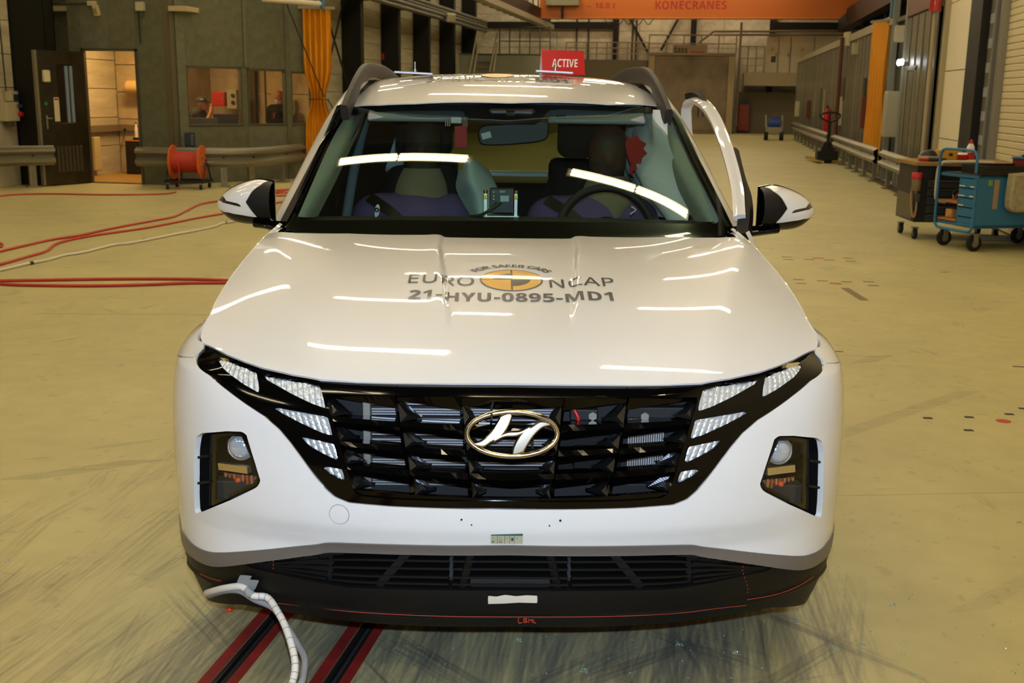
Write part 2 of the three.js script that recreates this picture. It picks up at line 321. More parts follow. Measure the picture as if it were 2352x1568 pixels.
// ---- bumper, wing piece, lower parts
const wingTopPx = [[453, 776], [471, 791], [489, 806], [520, 820], [560, 835], [600, 848], [670, 863], [738, 875], [820, 882], [900, 885], [1040, 886], [1172, 886]];
const wingLowPx = [[452, 822], [480, 861], [520, 895], [560, 925], [605, 955], [640, 986], [665, 1016], [690, 1050], [720, 1091], [745, 1122], [768, 1142], [800, 1155], [900, 1164], [1040, 1169], [1172, 1171]];
const wingLow = pickAll(wingLowPx), wingTop = pickAll(wingTopPx); wingTop[0] = [-1.08, 0.896]; wingTop[1] = [-1.015, 0.891]; wingLow[0] = [-0.95, 0.868]; wingLow[wingLow.length - 1][0] = wingTop[wingTop.length - 1][0] = 0;
const inset = (f, d) => (u, y) => { const p = f(u, y), e = 1e-3, n = f(u + e, y).sub(f(u - e, y)).cross(f(u, y + e).sub(f(u, y - e))).normalize(); return p.addScaledVector(n, d); };
const trimTopPx = [[413, 1212], [427, 1230], [445, 1250], [470, 1263], [500, 1268], [600, 1262], [720, 1250], [800, 1246], [1172, 1251]];
const trimLowPx = [[415, 1240], [430, 1264], [455, 1286], [480, 1297], [510, 1300], [600, 1290], [720, 1274], [800, 1268], [1172, 1273]];
const trimTop = spline2(pickAll(trimTopPx), 4), trimLow = spline2(pickAll(trimLowPx), 4); trimTop[trimTop.length - 1][0] = trimLow[trimLow.length - 1][0] = 0;
const UB = uOfZ(-0.62), U_SIDE = uOfZ(-0.66);
trimTop.unshift([-UB, trimTop[0][1] + 0.06]); trimLow.unshift([-UB, trimLow[0][1] + 0.05]);
const seamTip = wingLow[0], lampSeam = [[-uOfZ(-0.66), seamTip[1] - 0.055]];
const fogPx = [[452, 1001], [465, 994], [520, 990], [556, 991], [566, 998], [585, 1060], [598, 1103], [594, 1115], [584, 1122], [530, 1148], [470, 1173], [448, 1180], [446, 1100], [447, 1030]];
const fog = pickAll(fogPx);
const bumperHalf = [...[...trimTop].reverse(), ...lampSeam, ...wingLow];
const bumperOutline = [...bumperHalf, ...flipU(bumperHalf)];
mesh(car, 'front_bumper', trimmed(shell, [bumperOutline, fog, flipU(fog)], 0.009, { rim: 0.016 }), M.paint);
// tow-eye cover, a round cap flush with the bumper
{ const c = pickShell(779, 1181), ring = (r) => Array.from({ length: 40 }, (_, k) => [c[0] + r * Math.cos((k * Math.PI) / 20), c[1] + r * Math.sin((k * Math.PI) / 20)]);
  mesh(car, 'towing_eye_cover', trimmed(inset(shell, 0.0014), [ring(0.0245)], 0.003, { rim: 0.002 }), M.paint); mesh(car, 'cover_gap', trimmed(inset(shell, 0.0006), [ring(0.0258), ring(0.0243)], 0.0011, { rim: 0 }), std(0x77756f, 0.6)); }
for (const s of [-1, 1]) {
  const top = SEAM.filter((q) => q.p.z < -0.3), tipTop = wingTop[0];
  let poly = [[-uOfZ(-0.66), seamTip[1] - 0.052], [seamTip[0], seamTip[1] + 0.003], [tipTop[0], tipTop[1] + 0.001], ...wingTop.slice(1, 3), ...top.map((q) => [-q.u, q.y - 0.002]), [-uOfZ(-1.3), 0.3], [-uOfZ(-1.22), 0.3], [-uOfZ(-1.19), 0.55], [-uOfZ(-1.08), 0.68], [-uOfZ(-0.9), 0.73], [-uOfZ(-0.76), 0.71], [-uOfZ(-0.66), 0.62]];
  if (s > 0) poly = flipU(poly);
  mesh(car, 'front_fender', trimmed(shell, [poly], 0.012, { rim: 0.012 }), M.paint);
  let side = [[-uOfZ(-1.31), 0.3], [-uOfZ(-1.31), SEAM[30].y - 0.01], [-uOfZ(-3.3), 1.03], [-uOfZ(-4.3), 0.98], [-uOfZ(-4.3), 0.4], [-uOfZ(-3.95), 0.4], [-uOfZ(-3.85), 0.62], [-uOfZ(-3.6), 0.74], [-uOfZ(-3.4), 0.62], [-uOfZ(-3.3), 0.3]];
  if (s > 0) side = flipU(side);
  const gap = s > 0 ? [[uOfZ(-1.36), 0.36], [uOfZ(-1.36), 0.98], [uOfZ(-2.3), 0.98], [uOfZ(-2.3), 0.36]] : [];
  mesh(car, 'body_side', trimmed(shell, s > 0 ? [side, gap] : [side], 0.03, { rim: 0.02 }), M.paint);
}
// gloss black piece that carries grille and running lights
const lensPx = [
  [[498, 819], [522, 824], [560, 839], [588, 853], [592, 878], [594, 901], [560, 882], [530, 860], [508, 838]],
  [[603, 858], [640, 865], [700, 875], [734, 885], [741, 912], [746, 936], [715, 925], [670, 903], [630, 880], [608, 867]],
  [[620, 932], [660, 940], [720, 951], [751, 957], [757, 980], [762, 1001], [735, 993], [690, 972], [645, 948]],
  [[688, 1003], [720, 1010], [766, 1020], [771, 1040], [775, 1059], [745, 1045], [708, 1024]],
  [[735, 1071], [760, 1074], [784, 1079], [788, 1093], [790, 1106], [770, 1096], [750, 1084]]];
const lenses = lensPx.map(pickAll);
const mouthPx = [[746, 902], [760, 958], [778, 1018], [794, 1075], [804, 1110], [814, 1134], [830, 1141], [900, 1148], [1040, 1153], [1172, 1155], [1172, 909], [1040, 908], [900, 905]];
const mouthL = pickAll(mouthPx); mouthL[9][0] = mouthL[10][0] = 0;
const mouth = [...mouthL.slice(10), ...mouthL.slice(0, 9), ...flipU([...mouthL.slice(10), ...mouthL.slice(0, 9)])];
const wingOutline = [...[...wingTop].reverse(), ...wingLow, ...flipU([...[...wingTop].reverse(), ...wingLow])];
const shellIn = inset(shell, -0.006);
const GRILLE = new THREE.Group(); GRILLE.name = 'front_grille'; car.add(GRILLE);
mesh(GRILLE, 'grille_surround', trimmed(shellIn, [wingOutline, mouth, ...lenses, ...lenses.map(flipU)], 0.007, { rim: 0.014 }), M.gloss);
const lensMat = std(0xdfeaf6, 0.22, 0.6, { clearcoat: 1, clearcoatRoughness: 0.03, key: 'lens' });
function facets(u, y, k) { const a = u * 62 + y * 30, b = y * 62 - u * 14, c = a - Math.floor(a), d = b - Math.floor(b), q = (v) => 1 - Math.pow(Math.abs(2 * v - 1), 2); return 0.003 * q(c) * (0.4 + 0.6 * q(d)) + 0.0006 * (Math.sin(u * 1600) * Math.sin(y * 1600)); }
lenses.forEach((l, k) => { for (const s of [0, 1]) mesh(GRILLE, 'running_light', trimmed((u, y) => inset(shell, -0.013 + facets(s ? -u : u, y, k))(u, y), [s ? flipU(l) : l], 0.0022, { rim: 0.008 }), lensMat); });
// blades: five rows, each cell a sloped blade, with a pointed fin at its outer end
const gz = (x, y) => { const u = Math.sign(x) * 1, t = planCurve.getPointAt(clamp(x / PLAN_LEN + 0.5, 0, 1)); return V(x, y, t.z + frontIn(y)); };
const ROW_PX = [[896, 948], [980, 1011], [1040, 1067], [1094, 1121]], BOTTOM_PX = 1150, COLS_TOP = [-0.476, -0.292, -0.129, 0.129, 0.292, 0.476], COLS_BOT = [-0.392, -0.238, -0.098, 0.098, 0.238, 0.392];
const yOf = (px) => pickShell(1172, px)[1], yTop = yOf(896), yBot = yOf(1150);
const colX = (k, y) => lerp(COLS_TOP[k], COLS_BOT[k], clamp((yTop - y) / (yTop - yBot), -0.1, 1.1));
const edgeDrop = (x, y) => 0.015 * (Math.abs(x) / 0.45) ** 1.6 * clamp((yTop - y) / (yTop - yBot) * 1.6, 0, 1);
const GP = (x, y, d) => { const p = gz(x, y + edgeDrop(x, y)); p.z -= d; return p; };
function quadsGeo(faces) { const pos = []; for (const f of faces) for (let k = 1; k < f.length - 1; k++) for (const p of [f[0], f[k], f[k + 1]]) pos.push(p.x, p.y, p.z); const g = new THREE.BufferGeometry(); g.setAttribute('position', new THREE.Float32BufferAttribute(pos, 3)); g.setAttribute('uv', new THREE.Float32BufferAttribute(new Float32Array((pos.length / 3) * 2), 2)); g.computeVertexNormals(); return g; }
const finMat = std(0x1a1a1b, 0.25, 0.3, { clearcoat: 0.6, key: 'fin' });
const rowsY = [...ROW_PX.map((r) => r.map(yOf)), [yOf(1149), yOf(1158)]];
rowsY.forEach(([ya, yb], r) => {
  for (let c = 0; c < 5; c++) {
    if (r === 4) continue;
    const dir = c < 2 ? 1 : c > 2 ? -1 : 0, N = 10, top = [], mid = [], low = [], back = [];
    const xa = colX(c, ya) + 0.0015, xb = colX(c + 1, ya) - 0.0015, next = rowsY[r + 1][0], deep = lerp(yb, next, 0.25);
    for (let k = 0; k <= N; k++) {   // the lower edge falls towards the car's middle
      const t = k / N, tt = dir > 0 ? t : dir < 0 ? 1 - t : 1 - Math.abs(2 * t - 1), x = lerp(xa, xb, t), xl = lerp(colX(c, yb), colX(c + 1, yb), t);
      const ym = ya - (ya - next) * (dir ? 0.44 + 0.2 * Math.pow(tt, 1.2) : 0.5 + 0.12 * tt);
      top.push(GP(x, ya, 0.016)); mid.push(GP(lerp(x, xl, 0.35), lerp(ya, ym, 0.35), 0.011 - 0.003 * Math.sin(Math.PI * t))); low.push(GP(xl, ym, 0.030)); back.push(GP(x, ya - 0.004, 0.062));
    }
    const faces = []; for (let k = 0; k < N; k++) { faces.push([top[k], mid[k], mid[k + 1], top[k + 1]], [mid[k], low[k], low[k + 1], mid[k + 1]], [low[k], back[k], back[k + 1], low[k + 1]], [back[k], top[k], top[k + 1], back[k + 1]]); }
    faces.push([top[0], back[0], low[0], mid[0]], [top[N], mid[N], low[N], back[N]]);
    mesh(GRILLE, 'grille_blade', quadsGeo(faces), M.gloss);
    // fins
    const sides = dir > 0 ? [[c, 1]] : dir < 0 ? [[c + 1, -1]] : [[c, 1], [c + 1, -1]];
    for (const [ci, s] of sides) {
      const y1 = lerp(ya, next, 0.5), y0 = next - 0.001, xo = (y) => colX(ci, y) + s * 0.003, w = dir ? 0.05 : 0.034;
      const A = GP(xo(y1), y1, 0.03), B = GP(xo(y0), y0, 0.014), C = GP(xo(y0) + s * w, y0 + 0.004, 0.05), D = GP(xo(y0) + s * w * 0.32, lerp(y0, y1, 0.45), 0.016), E0 = GP(xo(y1), y1, 0.08), F = GP(xo(y0), y0, 0.08), H = GP(xo(y0) + s * w, y0, 0.08);
      const f = s > 0 ? [[A, B, D], [B, C, D], [A, D, C, E0], [B, F, H, C], [A, E0, F, B]] : [[A, D, B], [B, D, C], [A, E0, C, D], [B, C, H, F], [A, B, F, E0]];
      mesh(GRILLE, 'grille_fin', quadsGeo(f), finMat);
    }
  }
});
for (let c = 0; c < 6; c++) mesh(GRILLE, 'grille_upright', beam(GP(colX(c, yTop - 0.004), yTop - 0.004, 0.03), GP(colX(c, yBot - 0.008), yBot - 0.008, 0.028), 0.005, 0.03), M.gloss);
{ const a = []; for (let k = 0; k <= 30; k++) a.push(GP(lerp(-0.4, 0.4, k / 30), yOf(1156), 0.012)); mesh(GRILLE, 'lower_frame', sweep(a, [[0, -0.008], [-0.02, -0.006], [-0.02, 0.006], [0, 0.008]], 40), M.gloss);
  const b = []; for (let k = 0; k <= 30; k++) b.push(GP(lerp(-0.48, 0.48, k / 30), yOf(902), 0.02)); mesh(GRILLE, 'upper_frame', sweep(b, [[0, -0.008], [-0.05, -0.008], [-0.05, 0.008], [0, 0.008]], 40), M.blackSoft); }
// badge: an oval ring and a slanted letter, chrome, tilted with the nose
{ const c = pickShell(1176, 993), cy = c[1], cx = shell(...c).x, B = new THREE.Group(); B.name = 'badge'; GRILLE.add(B);
  const zc = shell(c[0], cy).z + 0.012, tilt = 0.28, rx = 0.1155, ry = 0.0565, oval = (a, k = 1) => V(rx * k * Math.cos(a), ry * k * Math.sin(a), 0);
  const place = (g) => put(g, cx, cy, zc, -tilt), pts = Array.from({ length: 48 }, (_, k) => oval((k / 48) * Math.PI * 2, 0.94));
  mesh(B, 'oval_ring', place(tube(pts, 0.0075, 96, 12, true)), M.chrome);
  const S = (p) => p.map(([x, y]) => [x * rx, y * ry]);
  const roundBar = (q) => new THREE.ExtrudeGeometry(new THREE.Shape(q.map((p) => new THREE.Vector2(p[0], p[1]))), { depth: 0.002, bevelEnabled: true, bevelThickness: 0.006, bevelSize: 0.0045, bevelOffset: -0.001, bevelSegments: 5 });
  const legA = S(spline2([[-0.80, -0.42], [-0.62, -0.30], [-0.42, 0.10], [-0.26, 0.62], [-0.22, 0.74], [-0.03, 0.84], [-0.08, 0.40], [-0.24, -0.10], [-0.42, -0.30], [-0.6, -0.52]], 5, true));
  const legB = legA.map(([x, y]) => [-x, -y]);
  const bar = S(spline2([[-0.34, -0.18], [-0.1, 0.05], [0.16, 0.1], [0.36, 0.3], [0.34, 0.18], [0.1, -0.05], [-0.16, -0.1], [-0.36, -0.3]], 5, true));
  for (const q of [legA, legB, bar]) mesh(B, 'badge_letter', place(put(roundBar(q), 0, 0, -0.002)), M.chrome);
  const disc = Array.from({ length: 40 }, (_, k) => [rx * 0.9 * Math.cos((k * Math.PI) / 20), ry * 0.9 * Math.sin((k * Math.PI) / 20)]);
  for (const [x, y, w, h] of [[-0.05, 0.04, 0.006, 0.02], [0.05, -0.03, 0.006, 0.02]]) mesh(B, 'badge_mount', box(w, h, 0.06, cx + x, cy + y, zc - 0.035, 0.001), M.black);
}
// radiator and what shows between the blades
{ const R = new THREE.Group(); R.name = 'radiator'; car.add(R);
  const finsMat = std(0xc9cbce, 0.38, 0.75), dark = std(0x0d0d0e, 0.7);
  for (let k = 0; k < 34; k++) mesh(R, 'radiator_fin', box(0.46, 0.0035, 0.012, -0.12, 0.585 + k * 0.0066, -0.135, 0), k % 4 === 3 ? dark : finsMat);
  mesh(R, 'radiator_tank', box(0.022, 0.24, 0.04, -0.362, 0.695, -0.135), M.steelRough);
  mesh(R, 'radiator_core', box(0.98, 0.24, 0.01, 0, 0.69, -0.165), dark);
  for (let k = 0; k < 16; k++) mesh(R, 'cooler_fin', box(0.0035, 0.17, 0.012, 0.298 + k * 0.0058, 0.69, -0.15, 0), finsMat);
  mesh(R, 'fan_shroud', extrude([[0.12, 0.6], [0.27, 0.6], [0.28, 0.72], [0.2, 0.74], [0.12, 0.71]], 0.03, 0.004).translate(0, 0, -0.16), M.plastic);
  mesh(R, 'shroud_box', box(0.1, 0.06, 0.04, 0.205, 0.665, -0.125, 0.006), M.plastic);
  mesh(R, 'bracket', box(0.07, 0.03, 0.03, 0.18, 0.778, -0.12, 0.004), M.blackSoft); mesh(R, 'bracket', box(0.16, 0.03, 0.03, 0.36, 0.782, -0.13, 0.004), M.blackSoft);
  for (const x of [0.2, 0.33]) mesh(R, 'bolt', put(new THREE.CylinderGeometry(0.011, 0.011, 0.01, 6), x, 0.778, -0.1, Math.PI / 2), M.steelRough);
  mesh(R, 'wiring', tube([[0.15, 0.8, -0.11], [0.165, 0.77, -0.1], [0.16, 0.74, -0.11]], 0.005), M.red);
  mesh(R, 'support_bar', box(1.5, 0.05, 0.05, 0, 0.56, -0.17), M.blackSoft); mesh(R, 'support_bar', box(1.2, 0.03, 0.06, 0, 0.8, -0.22), M.blackSoft);
  for (const s of [-1, 1]) mesh(R, 'air_guide', quadsGeo([[V(s * 0.36, 0.57, -0.16), V(s * 0.5, 0.57, -0.09), V(s * 0.53, 0.84, -0.16), V(s * 0.36, 0.84, -0.18)]]), std(0x3a3a3c, 0.5));
}
// ---- silver strip and dark lower bumper with its slatted mouth
{ const half = [...trimTop, ...[...trimLow].reverse()], L = trimTop.length;
  const outline = [...trimTop, ...flipU(trimTop), ...[...trimLow, ...flipU(trimLow)].reverse()];
  mesh(car, 'bumper_strip', trimmed(inset(shell, 0.004), [outline], 0.006, { rim: 0.02 }), M.silverTrim);
  const lowPx = [[415, 1241], [421, 1280], [436, 1328], [458, 1363], [478, 1378], [560, 1388], [640, 1402], [720, 1415], [820, 1428], [960, 1437], [1172, 1439]];
  const low = pickAll(lowPx); low[low.length - 1][0] = 0; low.unshift([-uOfZ(-0.6), 0.36]);
  const lowerOutline = [...trimLow, ...flipU(trimLow), ...[...low, ...flipU(low)].reverse()];
  const mouthTop = pickAll([[560, 1298], [640, 1288], [720, 1278], [800, 1272], [960, 1275], [1172, 1277]]), mouthBot = pickAll([[575, 1304], [640, 1318], [720, 1336], [800, 1349], [960, 1354], [1172, 1356]]);
  mouthTop[5][0] = mouthBot[5][0] = 0;
  const hole = [...mouthTop, ...flipU(mouthTop), ...[...mouthBot, ...flipU(mouthBot)].reverse()];
  mesh(car, 'lower_bumper', trimmed((u, y) => { const g = 0.006 * Math.exp(-(((y - 0.262 - 0.02 * Math.abs(u)) / 0.006) ** 2)); return inset(shell, g)(u, y); }, [lowerOutline, hole], 0.007, { rim: 0.05, uv: (u, v) => [u, v] }), M.plastic);
  const G = new THREE.Group(); G.name = 'lower_grille'; car.add(G);
  const deepShell = (d) => inset(shell, -d);
  mesh(G, 'backing', trimmed(deepShell(0.055), [hole], 0.02, { rim: 0 }), M.blackSoft);
  const yA = (u) => { const a = Math.abs(u), p = [...mouthTop].map((q) => [Math.abs(q[0]), q[1]]).sort((m, n) => m[0] - n[0]); return table(p)(a); }, yB = (u) => { const p = [...mouthBot].map((q) => [Math.abs(q[0]), q[1]]).sort((m, n) => m[0] - n[0]); return table(p)(Math.abs(u)); };
  for (let k = 1; k <= 4; k++) for (const [ua, ub] of [[-0.46, -0.155], [-0.145, 0.145], [0.155, 0.46]]) {
    const path = []; for (let i = 0; i <= 16; i++) { const u = lerp(ua, ub, i / 16), y = lerp(yA(u), yB(u), k / 4.6); path.push(deepShell(0.022)(u, y)); }
    mesh(G, 'grille_slat', sweep(path, [[-0.03, -0.0035], [0.01, -0.002], [0.01, 0.004], [-0.03, 0.0035]], 16), M.plastic);
  }
  for (const s of [-1, 1]) {
    for (let k = 1; k <= 4; k++) { const path = []; for (let i = 0; i <= 12; i++) { const u = s * lerp(0.47, 0.78, i / 12), y = lerp(yA(u), yB(u), k / 4.6); path.push(deepShell(0.016)(u, y)); } mesh(G, 'grille_slat', sweep(path, [[-0.004, -0.003], [0.01, -0.003], [0.01, 0.003], [-0.004, 0.003]], 12), M.plastic); }
    mesh(G, 'side_panel', trimmed(deepShell(0.022), [s < 0 ? [[-0.8, 0.3], [-0.46, 0.3], [-0.46, 0.48], [-0.8, 0.48]].map(([u, y]) => [u, clamp(y, yB(u) - 0.004, yA(u) + 0.004)]) : flipU([[-0.8, 0.3], [-0.46, 0.3], [-0.46, 0.48], [-0.8, 0.48]].map(([u, y]) => [u, clamp(y, yB(u) - 0.004, yA(u) + 0.004)]))], 0.01, { rim: 0 }), M.plastic);
    for (const [ua, ub] of [[0.1, 0.12], [0.26, 0.335], [0.5, 0.6]]) mesh(G, 'grille_strut', beam(deepShell(0.018)(s * ua, yA(s * ua)), deepShell(0.018)(s * ub, yB(s * ub)), 0.006, 0.02), M.plastic);
  }
  // plate boss in the middle of the mouth
  mesh(G, 'middle_panel', trimmed(deepShell(0.014), [[[-0.1, yB(0) + 0.003], [0.1, yB(0) + 0.003], [0.1, yB(0) + 0.03], [-0.1, yB(0) + 0.03]]], 0.01, { rim: 0.01 }), M.plastic);
  const lip = []; for (let i = 0; i <= 60; i++) { const u = lerp(-0.93, 0.93, i / 60); const yb = table(low.map((q) => [q[0], q[1]]).concat([[0.001, low[low.length - 1][1]]]))(-Math.abs(u)); lip.push(deepShell(0.05 + 0.04 * Math.abs(u))(u, yb - 0.004)); }
  mesh(car, 'air_dam', sweep(lip, [[-0.05, -0.02], [0.02, -0.016], [0.02, 0.02], [-0.05, 0.02]], 80), M.black);
  // hand drawn red marker lines on the dark plastic, paint pen a millimetre wide
  const pen = std(0xa83a22, 0.6), line = (pts, r = 0.0011) => tube(pts.map((q) => inset(shell, 0.0045 + (q[1] > 0 ? 0 : 0))(...q)), r, 40, 4);
  const bl = (pts) => pickAll(pts);
  const marks = new THREE.Group(); marks.name = 'pen_marks'; car.add(marks);
  for (const pts of [[[640, 1382], [700, 1388], [820, 1402], [1000, 1411], [1172, 1413], [1400, 1412], [1560, 1404], [1650, 1393], [1712, 1387]], [[1714, 1374], [1780, 1362], [1830, 1344], [1866, 1322]], [[462, 1315], [485, 1325], [510, 1332]]]) mesh(marks, 'pen_line', line(bl(pts)), pen);
  for (let k = 0; k < 9; k++) { const y = 1290 + k * 8.2, x = 1707 + [0, -3, -4, -2, 1, 4, 7, 9, 8][k]; mesh(marks, 'pen_line', line(bl([[x, y], [x, y + 4]]), 0.0009), pen); }
  for (let k = 0; k < 3; k++) mesh(marks, 'pen_line', line(bl([[629, 1286 + k * 8], [630, 1290 + k * 8]]), 0.0009), pen);
  for (const stroke of [[[1191, 1415], [1191, 1426], [1199, 1426]], [[1203, 1426], [1203, 1417], [1210, 1418], [1205, 1421], [1211, 1424], [1203, 1426]], [[1214, 1426], [1215, 1418], [1219, 1422], [1222, 1418], [1223, 1426]], [[1226, 1418], [1226, 1426], [1231, 1426]]]) mesh(marks, 'pen_letter', line(bl(stroke), 0.0013), std(0xd1442a, 0.6));
  const f = (px, d) => { const q = pickShell(...px), p = inset(shell, d)(...q), e = 1e-3, n = shell(q[0] + e, q[1]).sub(shell(q[0] - e, q[1])).cross(shell(q[0], q[1] + e).sub(shell(q[0], q[1] - e))).normalize(); return [p, n]; };
  for (const [px, r] of [[[1060, 1193], 0.0026], [[1083, 1205], 0.002], [[1287, 1195], 0.003], [[1262, 1207], 0.002]]) { const [p, n] = f(px, -0.001); const g = new THREE.CylinderGeometry(r, r, 0.004, 10); g.applyQuaternion(new THREE.Quaternion().setFromUnitVectors(V(0, 1, 0), n)); g.translate(p.x, p.y, p.z); mesh(car, 'screw_hole', g, M.black); }
  // label strip and torn tape
  const strip = canvasTexture(256, 84, (c, w, h) => { c.fillStyle = '#b9b59a'; c.fillRect(0, 0, w, h); c.fillStyle = '#3d6a5c'; c.fillRect(0, 0, w, 9); c.strokeStyle = '#44463c'; c.lineWidth = 3; for (const x of [54, 112, 152, 188]) { c.beginPath(); c.moveTo(x, 8); c.lineTo(x, h); c.stroke(); } c.font = '15px sans-serif'; c.fillStyle = '#4a4d44'; c.fillText('SPF', 10, 34); c.fillText('12.3', 10, 52); c.fillText('48.0', 64, 34); c.fillText('DATE', 62, 52); c.fillText('LOT', 118, 36); c.fillText('7/A', 196, 36); c.fillRect(164, 26, 18, 30); c.fillRect(10, 60, 20, 10); c.fillRect(66, 62, 26, 8); });
  const lab = pickAll([[1127, 1227], [1201, 1225], [1201, 1248], [1127, 1248]]);
  mesh(car, 'sticker_label', trimmed(inset(shell, 0.0012), [lab], 0.004, { rim: 0.001, uv: (u, v) => [(u - lab[0][0]) / (lab[1][0] - lab[0][0]), (v - lab[3][1]) / (lab[0][1] - lab[3][1])] }), std(0xffffff, 0.5, 0, { map: strip }));
  const tapeEdge = pickAll([[1121, 1366], [1140, 1368], [1160, 1364], [1185, 1367], [1210, 1365], [1234, 1366], [1234, 1381], [1190, 1380], [1160, 1382], [1121, 1383]]);
  mesh(car, 'paper_tape', trimmed(inset(shell, 0.006), [tapeEdge], 0.003, { rim: 0.003 }), std(0xd8cebb, 0.8));
}
// ---- corner lamp clusters
function lampCluster(s) {
  const H = new THREE.Group(); H.name = 'headlamp'; car.add(H);
  const pk = (px, d) => { const q = pickShell(...px); const p = inset(shell, -d)(...q); if (s > 0) p.x *= -1; return p; };
  const fogPoly = s > 0 ? flipU(fog) : fog, poly = (pts) => { const q = pickAll(pts); return s > 0 ? flipU(q) : q; };
  const sheet = (d) => inset(shell, -d);
  { const f0 = sheet(0.0155), f1 = sheet(0.085), q = []; for (let k = 0; k < fogPoly.length; k++) { const a = fogPoly[k], b = fogPoly[(k + 1) % fogPoly.length]; q.push([f0(...a), f0(...b), f1(...b), f1(...a)]); } mesh(H, 'recess_wall', quadsGeo(q), M.plastic); }
  mesh(H, 'bezel', trimmed(sheet(0.075), [fogPoly], 0.012, { rim: 0 }), M.black);
  const lens = poly([[482, 998], [520, 993], [554, 994], [582, 1060], [595, 1104], [590, 1116], [530, 1144], [478, 1166], [480, 1100]]);
  mesh(H, 'lamp_frame', trimmed(sheet(0.012), [lens, poly([[490, 1008], [520, 1002], [548, 1003], [574, 1062], [586, 1103], [582, 1109], [528, 1135], [486, 1152], [488, 1100]])], 0.005, { rim: 0.05 }), M.gloss);
  const vent = poly([[450, 1004], [478, 997], [475, 1100], [473, 1168], [450, 1177], [449, 1100]]);
  mesh(H, 'vent_channel', trimmed(sheet(0.05), [vent], 0.008, { rim: 0 }), M.blackSoft);
  for (const y of [1048, 1108]) mesh(H, 'vent_fin', beam(pk([449, y + 3], 0.02), pk([477, y], 0.02), 0.03, 0.006), M.plastic);
  mesh(H, 'vent_rail', tube([[477, 1000], [475, 1050], [474, 1110], [473, 1166]].map((q) => pk(q, 0.014)), 0.0035), M.plastic);
  for (const y of [1112, 1128]) mesh(H, 'paint_tick', box(0.002, 0.01, 0.002, ...pk([468, y], 0.048).toArray(), 0), std(0xc9b51f, 0.6));
  // projector
  const c = pk([536, 1030], 0.03), q = new THREE.Quaternion().setFromUnitVectors(V(0, 1, 0), V(s * 0.1, 0.18, 1).normalize());
  const turn = (g) => { g.applyQuaternion(q); g.translate(c.x, c.y, c.z); return g; };
  mesh(H, 'projector_lens', turn(lathe([[0.0001, 0.017], [0.01, 0.016], [0.02, 0.0125], [0.028, 0.006], [0.031, 0], [0.031, -0.01]], 32)), std(0xcfdcec, 0.1, 0.55, { clearcoat: 1, key: 'projector' }));
  mesh(H, 'projector_ring', turn(new THREE.TorusGeometry(0.033, 0.003, 8, 40).rotateX(Math.PI / 2)), M.steelRough);
  const glassDark = std(0x3a3733, 0.25, 0.5);
  const ax = pk([500, 1008], 0.035), bx = pk([566, 1062], 0.035);
  mesh(H, 'reflector_housing', (() => { const x0 = Math.min(ax.x, bx.x), x1 = Math.max(ax.x, bx.x); return box(x1 - x0, ax.y - bx.y, 0.02, (x0 + x1) / 2, (ax.y + bx.y) / 2, c.z - 0.022, 0.012); })(), std(0x8f8b85, 0.3, 0.7));
  const st = [[498, 1071], [530, 1075], [566, 1080]].map((p) => pk(p, 0.022));
  mesh(H, 'chrome_strip', sweep(st, [[0, -0.009], [0.018, -0.009], [0.018, 0.009], [0.004, 0.009]], 16), std(0xd8c9a4, 0.15, 0.9));
  const amber = std(0xb5541c, 0.25, 0.3), amberX = pk([527, 1110], 0.035);
  mesh(H, 'signal_reflector', trimmed((u, y) => inset(shell, -0.04 + 0.0025 * Math.abs(Math.sin(u * 520)))(u, y), [poly([[484, 1092], [570, 1104], [560, 1118], [520, 1136], [484, 1150]])], 0.0018, { rim: 0 }), std(0xa88060, 0.22, 0.75));
  mesh(H, 'signal_bulb', (() => { const g = new THREE.SphereGeometry(0.0095, 16, 12); g.translate(amberX.x, amberX.y, amberX.z + 0.004); return g; })(), std(0xc2471a, 0.2, 0, { clearcoat: 1 }));
  for (let k = 0; k < 7; k++) { if (k === 3) continue; const p = pk([496 + k * 10.5, 1106 + k * 0.8], 0.034); mesh(H, 'signal_prism', box(0.006, 0.026, 0.006, p.x, p.y, p.z, 0.002), k % 2 ? amber : std(0xc08a62, 0.25, 0.5)); }
  mesh(H, 'lamp_cover', trimmed(sheet(0.006), [poly([[484, 999], [520, 995], [552, 996], [580, 1060], [592, 1104], [588, 1114], [530, 1141], [481, 1163], [483, 1100]])], 0.01, { rim: 0 }), GLASS);
}
const GLASS = new THREE.MeshPhysicalMaterial({ color: 0xffffff, roughness: 0, metalness: 0, transmission: 1, thickness: 0, ior: 1.5 });
const SCREEN_GLASS = new THREE.MeshPhysicalMaterial({ color: 0xcfe0d6, roughness: 0, metalness: 0, transmission: 1, thickness: 0, ior: 1.52 });
for (const s of [-1, 1]) lampCluster(s);
